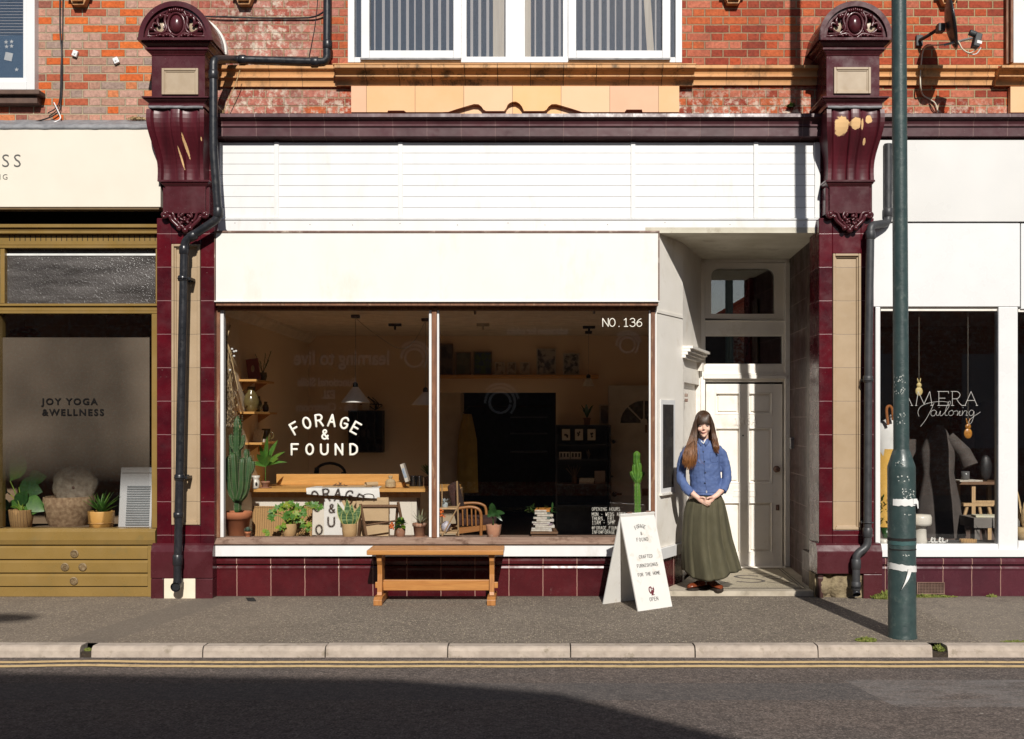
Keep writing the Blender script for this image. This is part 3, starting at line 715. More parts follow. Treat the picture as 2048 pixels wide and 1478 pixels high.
# ================= right building
br = thing('brick_building', (4.2, YW, 3.3), 'red brick wall with buff string course above the plain white tailor fascia', 'building')
m = M(); m.box(XR, X(2018, .1), YW, YW+.24, 3.9, 6.2); m.box(X(2018, .1), 9, YW, YW+.24, 3.9, Z(127, .1)); m.box(X(2018, .1), 9, YW, YW+.24, 5.9, 6.2)
obj('brick_wall', m, m_brickR, br)
m = M(); m.frame(X(2027, .06), 5.6, Z(126, .06), 5.9, .14, .06, .2)
w3 = obj('upper_window', m, m_pvc, br, bev=.006)
m = M(); m.box(X(2027, .06)+.14, 5.5, .13, .134, Z(126, .06)+.14, 5.8); obj('pane', m, m_glassup, w3)
m = M(); m.box(X(2010, .13), X(2018, .13), .1, YW, Z(127, .1), 5.9); m.box(X(2018, .1), X(2027, .06), .06, .2, Z(127, .1), 5.9)
obj('window_reveal', m, m_brown, br)
course(X(1750, YW), X(2000, .02), zz(172), zz(133, .05), .09, 'string_course', m_terra, parent=br)
course(X(2003, -.03), 5.6, zz(172, .04), Z(130, -.04), .19, 'window_sill_course', m_terra, parent=br)
m = M(); m.box(X(2021, .09), 5.6, .09, YW, zz(229), zz(173, .06)); obj('apron_panel', m, m_terra2, br, bev=.003)
cornice(X(1745, 0), 5.8, 'cornice', br)
# roof slab keeps daylight out of the rooms
m = M(); m.box(-9, 9, YW, 6, 6.2, 6.4); obj('roof', m, m_lead, bld)

# ================= pilasters
def pilaster(xc, lbl, hx, left):
    """xc shaft centre; hx centre of the console and hood"""
    t = thing('pilaster', (xc, 0, 0), lbl, 'pilaster')
    w = .52 if left else .495
    sx0, sx1 = xc-w/2, xc+w/2
    yf = -.08
    zt = Z(436, yf); zb = Z(1088, yf)
    # shaft as four rails round the sunk panel
    pa, pb = (X(343, yf), X(401, yf)) if left else (X(1665, yf), X(1722, yf))
    pt, pbm = (Z(488, yf), Z(1050, yf)) if left else (Z(507, yf), Z(1060, yf))
    m = M(); m.box(sx0, pa, yf, YW+.1, zb, zt); m.box(pb, sx1, yf, YW+.1, zb, zt); m.box(pa, pb, yf, YW+.1, pt, zt); m.box(pa, pb, yf, YW+.1, zb, pbm)
    m.box(sx0, sx1, YW-.1, YW+.3, zt, 4.2)
    obj('shaft', m, m_shaftL, t, bev=.006)
    m = M(); m.box(pa+.03, pb-.03, yf+.022, yf+.1, pbm+.03, pt-.03)
    pn = obj('tile_panel', m, m_tan, t)
    m = M(); m.frame(pa+.002, pb-.002, pbm+.002, pt-.002, .022, yf-.012, yf+.08); m.frame(pa+.022, pb-.022, pbm+.022, pt-.022, .016, yf+.006, yf+.08)
    obj('panel_moulding', m, m_tan, pn, bev=.005)
    # base
    bx0, bx1 = (sx0-.035, sx1) if left else (sx0-.03, sx1+.06)
    zc = Z(1088, -.1); zk = Z(1104, -.12)
    m = M(); pr = [(YW, zc+.004), (-.08, zc+.004), (-.10, zc-.012), (-.125, zk+.008), (-.13, zk)]
    m.prism(pr+[(-.13, .18 if left else .22), (YW, .18 if left else .22)], 0, bx0, bx1)
    ob = obj('base', m, m_maroon, t, bev=.006)
    if left:
        a, b = X(327, -.13), X(391, -.13)
        m = M(); m.box(bx0, a, -.132, YW, -.01, .177); obj('base_block', m, m_maroon, t, bev=.006); m = M(); m.box(b, bx1, -.132, YW, -.01, .177); obj('base_block', m, m_maroon, t, bev=.006)
        m = M(); m.box(a+.003, b-.003, -.128, YW, -.01, .177); obj('render_patch', m, m_render, t, bev=.004)
    else:
        m = M(); m.box(X(1727, -.13), bx1, -.13, YW, -.01, .217); obj('base_block', m, m_maroon, t, bev=.006)
        m = M()
        for q in ((bx0+.02, .09, .16), (bx0+.14, .10, .2)):
            m.ell((q[0]+.05, -.02, .10), q[1]*.75, .09, .125, 12, 8)
        m.box(bx0+.18, X(1727, -.13), -.09, YW, -.01, .21)
        m = remesh(m, .012, 1, lambda p, n: .012*NZ.noise(p*14)+.006*NZ.noise(p*40))
        obj('broken_stone', m, m_stone, t)
        m = M(); m.box(bx0, bx1, -.05, YW, 0, .21); obj('stone_backing', m, m_stone, t)
    # console stack (hx = x centre at console depth)
    K = .23
    def hxp(px): return X(px, -K)
    hw = .325
    zh = Z(84, -K)                                       # spring line of the hood
    cx = hx
    # hood barrel
    n = 22
    def arc(r, a0=0, a1=pi, k=n): return [(cx+r*cos(a0+(a1-a0)*i/k), zh+.02+r*sin(a0+(a1-a0)*i/k)) for i in range(k+1)]
    m = M(); ro, ri = hw, hw-.045
    op = arc(ro); ip = arc(ri)[::-1]
    m.prism(op+ip, 1, -K-.05, YW+.02)
    hd = obj('hood', m, m_maroon, t, bev=.010)
    m = M(); m.prism(arc(ri-.001), 1, -K+.005, YW); m.prism(arc(ri)+arc(ri-.028)[::-1], 1, -K-.025, -K+.004)
    obj('hood_field', m, m_maroon, hd)
    if left:
        m = M(); m.prism(arc(ro+.02, -.05, pi*.5)+arc(ro+.002, -.05, pi*.5)[::-1], 1, YW-.06, YW+.002); obj('flashing', m, m_cream, hd)
    # carved crest
    cr = M(); yc = -K-.01; z0 = zh+.03
    cr.ell((cx, yc, z0+.12), .058, .045, .085, 16, 10)
    rc = [(cx+.074*cos(a), yc-.01, z0+.12+.10*sin(a)) for a in [i*2*pi/20 for i in range(21)]]
    cr.tube(rc, .013, 8)
    for s_ in (-1, 1):
        def q(pts, r): cr.tube(smooth_path([(cx+s_*a, yc-.005-.01*random.random(), z0+b) for a, b in pts], 5), r, 8)
        q([(.07, .23), (.10, .16), (.085, .08), (.12, .04), (.17, .05), (.21, .09), (.20, .13), (.17, .12)], .013)
        q([(.02, .235), (.05, .225), (.07, .19), (.11, .20), (.15, .18), (.165, .14), (.15, .10)], .014)
        q([(.02, .0), (.07, .035), (.13, .025), (.20, .012), (.25, .014)], .014)
        q([(.03, .035), (.09, .062), (.14, .04), (.235, .035)], .009)
        q([(.10, .20), (.095, .13), (.11, .08)], .010)
        q([(.185, .17), (.225, .11), (.245, .05), (.235, .0)], .008)
        cr.ell((cx+s_*.135, yc-.02, z0+.185), .024); cr.ell((cx+s_*.215, yc-.02, z0+.075), .024); cr.ell((cx+s_*.055, yc-.015, z0+.235), .02)
        for k in range(5): cr.ell((cx+s_*(.05+.03*k), yc-.015, z0+.012+.008*(k % 2)), .014, .02, .014, 8, 5)
    for k in range(-2, 3): cr.ell((cx+k*.018, yc-.02, z0+.245-.004*abs(k)), .012, .018, .02, 8, 5)
    obj('carved_crest', cr, m_maroon, hd)
    for s_ in (-1, 1):
        m = M(); m.ell((cx+s_*.145, -K+.004, z0+.10), .042, .006, .05, 14, 6); obj('buff_inset', m, m_tanp, hd)
    # neck moulding under the hood
    def ring(name, z1, z0_, w1, w0, d1, d0, steps=6, mt=m_maroon):
        m = M(); rg = []
        for i in range(steps+1):
            u = i/steps; e = u*u*(3-2*u) if i not in (0, steps) else u
            ww = w1+(w0-w1)*e; dd = d1+(d0-d1)*e; z_ = z1+(z0_-z1)*u
            rg.append([V((cx-ww, -dd, z_)), V((cx+ww, -dd, z_)), V((cx+ww, YW, z_)), V((cx-ww, YW, z_))])
        m.loft(rg, smooth=False); return obj(name, m, mt, t, bev=.004)
    z1 = zh+.02
    ring('neck_moulding', z1-.0, z1-.022, hw+.008, hw+.008, K+.06, K+.06, 1)
    ring('neck_moulding', z1-.023, z1-.072, hw-.015, hw-.06, K+.03, K-.005)
    ring('neck_moulding', z1-.073, z1-.088, hw-.045, hw-.045, K+.01, K+.01, 1)
    ring('neck_moulding', z1-.089, z1-.13, hw-.055, hw-.088, K, K-.025)
    bz1 = z1-.131; bz0 = Z(196, -K); bw = .237
    m = M(); m.box(cx-bw, cx+bw, -K+.03, YW, bz0, bz1); obj('frieze_block', m, m_maroon, t, bev=.004)
    a, b = (hxp(322), hxp(395)) if left else (hxp(1669), hxp(1743))
    c_, d_ = (Z(135, -K), Z(188, -K)) if left else (Z(133, -K), Z(186, -K))
    m = M(); m.frame(a, b, d_, c_, .022, -K+.012, -K+.05); m.frame(a+.02, b-.02, d_+.02, c_-.02, .014, -K+.02, -K+.05); m.box(a+.03, b-.03, -K+.026, -K+.05, d_+.03, c_-.03)
    obj('buff_tablet', m, m_tanp, t, bev=.004)
    ring('capping', bz0+.0, bz0-.012, .295, .295, K+.055, K+.055, 1)
    ring('capping', bz0-.013, bz0-.055, .288, .245, K+.045, K+.01)
    ring('capping', bz0-.056, bz0-.085, .25, .25, K+.015, K+.015, 1)
    ztop = bz0-.09; m = M()
    rg = []
    for i in range(13):
        px = cx-.24+.48*i/12; j = .006*NZ.noise(V((px*30, 0, 0)))
        rg.append([V((px, -K-.03, ztop+.012+j)), V((px, -K-.035, ztop-.010+j)), V((px, -K+.03, ztop-.006+j))])
    m.loft(rg, closed=False); obj('lead_strip', m, m_lead, t)
    # scroll bracket: S profile in side view, ribbed front
    zs = Z(362, -.12); H_ = ztop-zs
    prof = []
    for i in range(17):
        u = i/16
        d = .235-.13*(u**1.15)+.035*sin(u*pi*1.9+.3)*(1-u*.25)
        w_ = .252-.045*u+.012*sin(u*pi*2+.2)
        prof.append((ztop-.014-(H_-.014)*u, d, w_))
    nx = 40; rg = []
    for z_, d, w_ in prof:
        r = []
        for i in range(nx+1):
            s_ = -1+2*i/nx; a = abs(s_)
            fl = 0
            if a < .055: fl = .012
            elif a < .075: fl = -.012
            elif a < .17: fl = .014*cos((a-.12)/.05*pi/2) if abs(a-.12) < .05 else -.004
            elif a < .2: fl = -.012
            elif a < .8: fl = -.016*sin((a-.2)/.6*pi)
            elif a < .84: fl = -.012
            else: fl = .008
            r.append(V((cx-.008*(1 if left else -1)+s_*w_, -d-fl, z_)))
        r += [V((r[-1].x, YW, z_)), V((r[0].x, YW, z_))]
        rg.append(r)
    m = M(); m.loft(rg, smooth=False); obj('scroll_bracket', m, m_scrollL if left else m_scrollR, t)
    # lower console
    cx = xc+(.012 if left else .015)
    ring('bracket_cap', zs+.004, zs-.012, .222, .222, .15, .15, 1)
    ring('bracket_cap', zs-.013, zs-.06, .215, .185, .14, .112)
    z2 = Z(428, -.1)
    m = M(); m.box(cx-.18, cx+.18, -.125, YW, z2-.0, zs-.05); m.box(cx-.21, cx+.21, -.10, YW, z2, zs-.05)
    obj('bracket_block', m, m_maroon, t, bev=.005)
    d = M(); yc = -.11
    for s_ in (-1, 1):
        def q(pts, r): d.tube(smooth_path([(cx+s_*a, yc-.012-.01*random.random(), z2+b) for a, b in pts], 5), r, 7)
        q([(.17, .01), (.20, -.01), (.18, -.035), (.14, -.02), (.12, -.06), (.08, -.10), (.04, -.14)], .018)
        q([(.15, .012), (.11, .0), (.09, -.05), (.05, -.09), (.01, -.13)], .014)
        q([(.05, .01), (.06, -.03), (.02, -.06)], .012)
        d.ell((cx+s_*.175, yc-.02, z2-.005), .028); d.ell((cx+s_*.05, yc-.025, z2-.135), .024)
        for k in range(5): d.ell((cx+s_*(.03+.02*(k % 3)), yc-.02, z2-.02-.025*k+.01*(k % 2)), .016, .022, .016, 8, 5)
    for k in range(8): d.ell((cx+random.uniform(-.05, .05), yc-.02, z2-.01-.017*k), .018, .024, .018, 8, 5)
    d.ell((cx, yc-.01, z2-.15), .03)
    obj('carved_drop', d, m_maroon, t)
    return t
def scrollmat(name, blobs):
    g = NG(name); p = g.pos(); sx = g.sep(p)
    f = g.rng(g.noise(g.stretch(p, (6, 1, .8)), 3, 5, .6), .3, .7)
    col = g.mix(f, (.045, .005, .009), (.10, .010, .018))
    msk = None
    wob = g.math('MULTIPLY', g.math('SUBTRACT', g.noise(p, 16, 6, .75), .5), 1.5)
    for (bx, bz, rx, rz, sh) in blobs:
        dz_ = g.math('SUBTRACT', sx[2], bz)
        a = g.math('DIVIDE', g.math('SUBTRACT', g.math('SUBTRACT', sx[0], bx), g.math('MULTIPLY', dz_, sh)), rx); b = g.math('DIVIDE', dz_, rz)
        r = g.math('SQRT', g.math('ADD', g.math('MULTIPLY', a, a), g.math('MULTIPLY', b, b)))
        k = g.rng(g.math('ADD', r, wob), 1.05, .98)
        msk = k if msk is None else g.math('MAXIMUM', msk, k)
    col = g.mix(msk, col, (.72, .46, .22))
    return g.bsdf(col, g.math('ADD', .42, g.math('MULTIPLY', msk, .6)), g.bump(g.math('SUBTRACT', g.noise(p, 6, 2), g.math('MULTIPLY', msk, .3)), .3, .02))
def bq(px, py, rx, rz, sh=0.): q = P(px, py, -.2); return (q.x, q.z, rx, rz, sh)
m_scrollL = scrollmat('chipped maroon scroll', [bq(369, 290, .012, .10, -.2), bq(358, 312, .008, .09, -.2), bq(403, 278, .006, .02)])
m_scrollR = scrollmat('flaked maroon scroll', [bq(1681, 252, .06, .085), bq(1708, 250, .05, .05), bq(1735, 241, .03, .035), bq(1730, 282, .012, .03), bq(1722, 252, .01, .05)])
pilaster(X(371, -.08), 'maroon glazed pilaster with black downpipe in front, between mustard and white shopfronts', X(354, -.23), True)
pilaster(X(1693, -.08), 'maroon glazed pilaster beside the doorway, its scroll bracket flaked to bare buff', X(1708, -.23), False)
# ================= middle shopfront
sf = thing('shopfront', (0, 0, 0), 'white painted shopfront with a wide timber window and blank sign over maroon tiles', 'shopfront')
fx0, fx1 = X(438, .06), X(1640, .04)
m = M(); n = 8
z1, z0 = Z(286, .06), Z(437, .06)
zl_ = [Z(v, .06) for v in (286, 307, 329, 350, 372, 394, 416, 437)]
m.box(fx0, fx1, .062, .14, z0, z1)
for a, b in zip(zl_[:-1], zl_[1:]):
    m.prism([(.062, a), (.0497, a), (.0475, b+.003), (.062, b+.003)], 0, fx0, fx1)
slat = obj('slatted_fascia', m, m_white, sf)
for a, b in ((548, 557), (796, 805), (1262, 1271), (1508, 1517), (1630, 1641), (437, 441)):
    m = M(); m.box(X(a, .03), X(b, .03), .036, .06, z0, z1+.002); obj('batten', m, m_white, sf, bev=.003)
m = M(); m.box(fx0, fx1, .02, .14, Z(463, .03), Z(438, .03)); m.box(fx0, fx1, .01, .019, Z(440, .02), Z(437, .02))
obj('lower_board', m, m_white, sf, bev=.003)
m = M()
for px in (470, 540, 620, 705, 800, 915, 1016, 1090, 1215, 1330, 1460, 1608): m.disc((X(px, .02), .0185, Z(445+(px % 7), .02)), .004, t=.003, seg=8)
obj('nail_studs', m, m_trim, sf)
m = M(); m.box(fx0, fx1, .10, .6, Z(463, 0), 4.0); obj('lintel', m, m_white, sf)
# sign box
bx0, bx1, bz0, bz1 = X(429, -.1), X(1319, -.1), Z(608, -.1), Z(463, -.1)
m = M(); m.box(bx0+.012, bx1-.012, -.10, .02, bz0+.03, bz1-.012)
sb = obj('sign_box', m, m_cream, sf, bev=.002)
m = M(); m.box(bx0, bx1, -.108, .02, bz1-.011, bz1+.006); m.box(bx1-.011, bx1, -.108, .02, bz0+.02, bz1-.012)
m.box(bx0, bx0+.008, -.108, .02, bz0+.02, bz1-.012)
obj('sign_trim', m, m_trim, sb)
m = M(); m.box(bx0, bx1, -.112, .02, bz0+.018, bz0+.029); obj('sign_rail', m, m_cream, sb, bev=.002)
m = M(); m.box(bx0+.01, bx1-.01, -.09, .02, bz0-.012, bz0+.0175); obj('sign_soffit', m, m_brown, sb)
m = M()
for a in (1107, ): m.box(X(a, -.1), X(a, -.1)+.003, -.1005, -.09, bz0+.03, bz1-.02)
obj('panel_joint', m, m_recw, sb)
# window
wzb, wzt = Z(1075, 0), Z(620, 0)
gx0, gx1 = X(446, 0), X(1301, 0)
fr = M(); fr.box(X(431, -.01), X(440, -.01), -.012, .09, wzb, wzt+.05)
fr.box(X(863.5, -.01), X(873.5, -.01), -.018, .09, wzb, wzt+.02)
fr.box(X(1302, -.01), X(1310, -.01), -.012, .09, wzb, wzt+.03)
fr.box(X(431, -.01), X(1312, -.01), .0, .09, wzt, wzt+.05)
wf = obj('shop_window', fr, m_brown, sf, bev=.004)
for a, b in ((425, 430.5), (440.5, 447), (858, 863), (874, 878), (1298, 1301.5), (1310.5, 1313)):
    m = M(); m.box(X(a, 0), X(b, 0), .002, .07, wzb+.002, wzt-.002); obj('white_bead', m, m_white, wf, bev=.002)
def pane(a, b): m = M(); m.box(a, b, .030, .0305, wzb, wzt); return obj('pane', m, m_glass, wf)
pane(gx0-.01, X(861, 0)); pane(X(875, 0), gx1+.01)
m = M()
m.prism([(-.075, Z(1088, -.05)), (-.075, Z(1086, -.05)), (.0, wzb+.0), (.12, wzb+.0), (.12, wzb-.06), (-.05, wzb-.06)], 0, X(427, 0), X(1316, 0))
obj('timber_sill', m, m_sill, sf, bev=.004)
m = M(); m.box(X(426, -.05), X(1360, -.05)-.22, -.05, .12, Z(1113, -.05), Z(1088, -.05)-.002)
obj('sill_board', m, m_white, sf, bev=.003)
# tiled plinth
def plinth(a, b, mt, parent, ztop, name='tiled_plinth', yb=.0):
    z_ = ztop
    pr = [(yb+.1, z_), (yb-.005, z_), (yb-.012, z_-.01), (yb-.016, z_-.03), (yb-.014, z_-.055), (yb+.012, z_-.062), (yb+.012, z_-.07), (yb-.004, z_-.078), (yb-.010, z_-.095), (yb-.004, z_-.115), (yb-.004, .0), (yb+.1, .0)]
    m = M(); m.prism(pr, 0, a, b); return obj(name, m, mt, parent)
plinth(X(426), 1.10, m_plinth, sf, Z(1115, 0))
# canted end of the bay
A = V((X(1313, 0), 0, 0)); B = V((X(1365, .56), .56, 0)); C = V((X(1404, 1.6), 1.6, 0))
def slab(p, q, z0, z1, t, name, mt, parent, off=0., a=0., b=1., bev=.003, **k):
    """upright board from p to q in plan, outer face off metres proud on the street side"""
    d = (q-p); nrm = V((d.y, -d.x, 0)).normalized()
    p1 = p+d*a+nrm*off; q1 = p+d*b+nrm*off
    m = M(); pts = [p1, q1, q1-nrm*t, p1-nrm*t]
    m.prism([(v.x, v.y) for v in pts], 2, z0, z1); return obj(name, m, mt, parent, bev=bev, **k)
zc = Z(465, 0)
po = thing('porch', (1.8, .8, .05), 'recessed cream porch between the shop window and the maroon pilaster', 'porch')
for o in (1,):
    cp = slab(A, B, Z(1098, 0), zc, .05, 'canted_panel', m_recw, po)
slab(A, B, Z(1120, 0), Z(1098, 0)-.002, .08, 'panel_ledge', m_white, po, off=.035)
slab(A, B, 0.0, Z(1120, 0)-.002, .08, 'canted_plinth', m_plinth, po, off=.0)
slab(A, B, Z(625, 0), Z(619, 0), .02, 'panel_rail', m_recw, po, off=.008)
# narrow glazed notice frame on it
nf = slab(A, B, Z(985, .2), Z(800, .2), .01, 'notice_case', m_white, po, off=.012, a=.12, b=.66)
slab(A, B, Z(975, .2), Z(809, .2), .004, 'notice_glass', mat('dark notice board', (.03, .03, .032), (.05, .045, .04), 12, rough=.1, bump=0), nf, off=.0145, a=.19, b=.59, bev=0)
slab(A, B, Z(989, .2), Z(985.2, .2), .03, 'notice_ledge', m_recw, nf, off=.03, a=.10, b=.68)
# side wall with the shop's own entrance, seen nearly edge on
zf = .05
slab(B, C, Z(700, .9), zc, .05, 'side_transom_wall', m_recw, po, off=.0)
slab(B, C, zf, Z(700, .9)-.001, .05, 'side_jamb', m_recw, po, a=0, b=.08)
slab(B, C, zf, Z(700, .9)-.001, .05, 'side_jamb', m_recw, po, a=.90, b=1)
sd = slab(B, C, zf, Z(766, .9), .05, 'side_door', m_recw, po, off=-.05, a=.081, b=.899)
slab(B, C, Z(766, .9)+.002, Z(700, .9)-.001, .05, 'side_fanlight_board', m_recw, po, off=-.01, a=.081, b=.899)
for k, (o_, za, zb_) in enumerate(((.10, 695, 700), (.075, 700.4, 706), (.05, 706.4, 712), (.03, 712.4, 718))):
    slab(B, C, Z(zb_, .8), Z(za, .8), .10, 'side_hood_moulding', m_recw, po, off=o_, a=.0, b=.93-.03*k)
slab(B, C, Z(726, .8)-.05, Z(718.6, .8), .05, 'side_bracket', m_recw, po, off=.04, a=.8, b=.9)
m = M(); q = B+(C-B)*.25; nrm = V(((C-B).y, -(C-B).x, 0)).normalized()
for dz in (0, .05): m.box(q.x-.03, q.x+.0, q.y-.012, q.y+.012, Z(800, .9)+dz-.02, Z(800, .9)+dz+.012)
obj('latch', m, m_trim, sd, bev=.004)
# soffit, right reveal
RX0, RX1 = X(1641, 0), X(1578, 1.6)
m = M(); m.prism([(A.x-.1, .02), (RX0+.1, .02), (RX1+.1, 1.75), (C.x-.2, 1.75)], 2, zc, zc+.05); obj('porch_soffit', m, m_ceil, po)
m = M(); m.prism([(RX0, .0), (RX0+.12, .0), (RX1+.12, 1.75), (RX1, 1.6)], 2, 0, zc); rv = obj('tiled_reveal', m, m_recess, po)
m = M(); m.prism([(RX0-.012, -.05), (RX0, -.05), (RX0+.02, .5), (RX0+.001, .5)], 2, .22, zc-.28)
obj('reveal_pier', m, mat('weathered reveal tile', (.12, .085, .065), (.035, .017, .013), 5, rough=.4, bump=.4, bsc=14, stretch=(6, 6, .8), lo=.42, hi=.58), rv, bev=.004)
m = M(); m.prism([(RX0-.05, -.1), (RX0, -.1), (RX0+.03, .55), (RX0-.03, .55)], 2, .0, .36); obj('reveal_base', m, m_recess, rv, bev=.012)
m = M(); rg = []
for i in range(24):
    z_ = 1.9+(zc-1.9)*i/23; w_ = .035+.03*NZ.noise(V((0, z_*5, 0)))+(.14*max(0, (z_-2.9))/.4)
    rg.append([V((RX0-.0135, -.04, z_)), V((RX0-.013+.0, .02+w_, z_))])
m.loft(rg, closed=False); obj('bare_render', m, mat('bare cement render', (.34, .31, .26), (.10, .09, .08), 16, rough=.95, bump=.6), rv)
# door wall
y = 1.6
dx0, dx1 = X(1412, y), X(1565, y)
m = M(); m.box(C.x-.02, X(1409, y), y-.05, y+.08, zf, Z(526, y)); m.box(X(1568, y), RX1+.01, y-.05, y+.08, zf, Z(526, y))
m.box(C.x-.02, RX1+.01, y-.03, y+.08, Z(526, y)+.001, zc)
df = obj('door_frame', m, m_recw, po, bev=.006)
m = M(); m.box(X(1409, y), X(1568, y), y-.02, y+.06, Z(764, y), Z(730, y)); m.box(X(1405, y), X(1572, y), y-.065, y-.021, Z(758, y), Z(751, y)); m.box(X(1407, y), X(1570, y), y-.05, y-.021, Z(750.6, y), Z(746, y))
m.box(X(1409, y), X(1568, y), y-.02, y+.06, Z(670, y), Z(643, y)); m.box(X(1405, y), X(1571, y), y-.045, y-.021, Z(644, y), Z(640.5, y))
obj('transom_bar', m, m_recw, df, bev=.005)
# rounded upper light
m = M(); xa, xb, za, zb_ = X(1422, y), X(1549, y), Z(628, y), Z(537, y); r = .09
hole = [(xa, za), (xb, za), (xb+.0, zb_-r)]+[(xb-r+r*cos(t), zb_-r+r*sin(t)) for t in [i*pi/12 for i in range(1, 6)]]+[(xb-r, zb_), (xa+r, zb_)]+[(xa+r-r*sin(t), zb_-r+r*cos(t)) for t in [i*pi/12 for i in range(1, 6)]]+[(xa, zb_-r)]
cxm, czm = (xa+xb)/2, (za+zb_)/2; ox0, ox1, oz0, oz1 = X(1409.3, y), X(1567.5, y), Z(642, y), Z(526.5, y)
outer = []
for a, b in hole:
    ax_, bz_ = a-cxm, b-czm
    s_ = min((ox1-cxm)/abs(ax_) if ax_ > 0 else (cxm-ox0)/abs(ax_), ((oz1-czm) if bz_ > 0 else (czm-oz0))/abs(bz_))
    outer.append((cxm+ax_*s_, czm+bz_*s_))
corn = [(ox0, oz0), (ox1, oz0), (ox1, oz1), (ox0, oz1)]
k = len(hole)
vs = [V((a, y-.015, b)) for a, b in hole]+[V((a, y-.015, b)) for a, b in outer]+[V((a, y+.03, b)) for a, b in hole]
fs = [(i, (i+1) % k, (i+1) % k+k, i+k) for i in range(k)]+[(i, (i+1) % k, (i+1) % k+2*k, i+2*k) for i in range(k)]
m.add(vs, fs)
m.box(ox0, ox1, y-.03, y-.016, oz1-.012, oz1); 
for (a, b), (c, d) in (((ox0, oz1), (xa, zb_)), ((ox1, oz1), (xb, zb_))): m.add([V((a, y-.0145, b)), V((c, y-.0145, b)), V((c, y-.0145, d)), V((a, y-.0145, d))][:0], [])
ul = obj('upper_light', m, m_recw, df)
m = M(); m.box(xa-.1, xb+.1, y+.031, y+.033, za-.02, zb_+.05); obj('pane', m, m_glassup, ul)
m = M(); m.box(X(1409, y), X(1566, y), y+.028, y+.03, Z(730, y), Z(670, y)); obj('pane', m, m_glassup, df)
m = M(); m.frame(X(1407.5, y), X(1567.5, y), Z(731, y), Z(669, y), .018, y-.01, y+.027); obj('glazing_bead', m, m_recw, df, bev=.004)
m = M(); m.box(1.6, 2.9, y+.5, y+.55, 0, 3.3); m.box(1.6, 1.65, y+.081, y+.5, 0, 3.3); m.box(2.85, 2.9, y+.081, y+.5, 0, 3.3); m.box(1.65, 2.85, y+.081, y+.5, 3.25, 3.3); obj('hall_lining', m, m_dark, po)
# six-panel door
dz0, dz1 = Z(1141, y), Z(768, y)
cols = [(1430, 1481), (1496, 1545)]; rows = [(785, 829), (855, 967), (1004, 1106)]
xs = [dx0]+[X(v, y) for c in cols for v in c]+[dx1]; zs_ = [dz1]+[Z(v, y) for r_ in rows for v in r_]+[dz0]
m = M()
m.box(xs[0], xs[1], y+.0, y+.05, dz0, dz1); m.box(xs[2], xs[3], y, y+.05, dz0, dz1); m.box(xs[4], xs[5], y, y+.05, dz0, dz1)
for a, b in ((xs[1], xs[2]), (xs[3], xs[4])):
    for i in (0, 2, 4, 6): m.box(a, b, y, y+.05, zs_[i+1], zs_[i])
dr = obj('front_door', m, m_recw, po, bev=.003)
m = M()
for a, b in ((xs[1], xs[2]), (xs[3], xs[4])):
    for i in (1, 3, 5):
        m.box(a, b, y+.03, y+.049, zs_[i+1], zs_[i]); m.box(a+.035, b-.035, y+.014, y+.03, zs_[i+1]+.035, zs_[i]-.035)
        m.frame(a, b, zs_[i+1], zs_[i], .014, y-.004, y+.03)
obj('door_panel', m, m_recw, dr, bev=.004)
m = M(); m.frame(X(1466, y), X(1512, y), Z(993, y), Z(981, y), .006, y-.006, y); m.box(X(1469, y), X(1509, y), y-.003, y, Z(990, y), Z(984, y)); obj('letter_plate', m, m_recw, dr)
m = M(); stroke(m, '136A', .075, TR((X(1490, y), y-.004, Z(849, y))), .006, gap=1.6, asp=.9); obj('door_number', m, m_recw, dr)
m = M(); m.lathe([(0, 0), (.012, 0), (.012, .01), (.03, .02), (.032, .035), (.02, .045), (0, .046)], (0, 0, 0), 16); m.xf(Matrix.Translation(P(1553, 938, y)) @ Matrix.Rotation(pi/2, 4, 'X')); m.disc(P(1553, 938, y)+V((0, -.006, 0)), .035, t=.006)
obj('door_knob', m, m_trim, dr)
m = M(); q = P(1555, 1015, y); m.box(q.x-.018, q.x+.018, y-.006, y, q.z-.03, q.z+.03); m.box(q.x-.006, q.x+.006, y-.03, y-.006, q.z-.02, q.z+.02); obj('door_lock', m, m_trim, dr, bev=.002)
m = M(); m.disc(P(1486, 871, y)+V((0, -.005, 0)), .008, t=.005); obj('spyhole', m, m_ink, dr)
m = M(); m.box(dx0-.01, dx1+.02, y-.10, y+.05, zf, dz0-.012); obj('door_sill', m, m_recw, df, bev=.005)
# entry box on the reveal
m = M(); q = P(1577, 886, 1.45); m.box(RX1-.055, RX1, 1.30, 1.40, q.z-.06, q.z+.06); eb = obj('entry_box', m, mat('grey metal plate', (.35, .35, .36), rough=.35, bump=0, metal=.6), po, bev=.006)
# floor of the porch
m = M(); m.prism([(A.x+.02, -.01), (RX0, -.01), (RX1, 1.6), (C.x, 1.6), (B.x, B.y)], 2, -.02, .046)
obj('porch_floor', m, mat('worn stone step', (.50, .44, .35), (.34, .29, .22), 6, rough=.75, bump=.3, dirt=(.22, .19, .15), dsc=7), po, bev=.006)
def _mos():
    g = NG('mosaic floor'); p = g.pos(); vo = g.n('TexVoronoi', {'Vector': p, 'Scale': 62}, feature='DISTANCE_TO_EDGE')
    v2 = g.n('TexVoronoi', {'Vector': p, 'Scale': 62})
    c = g.mix(g.sep(v2.outputs[1])[0], (.46, .40, .29), (.36, .31, .22)); c = g.mix(g.rng(vo.outputs[0], .02, .07, .8, 0.), c, (.12, .10, .08))
    return g.bsdf(c, .6, g.bump(vo.outputs[0], .3, .003))
m = M(); m.add([(1.42, .1, .0475), (2.50, .1, .0475), (2.58, 1.45, .0475), (1.78, 1.45, .0475)], [(0, 1, 2, 3)])
ms = obj('mosaic_mat', m, _mos(), po)
m = M()
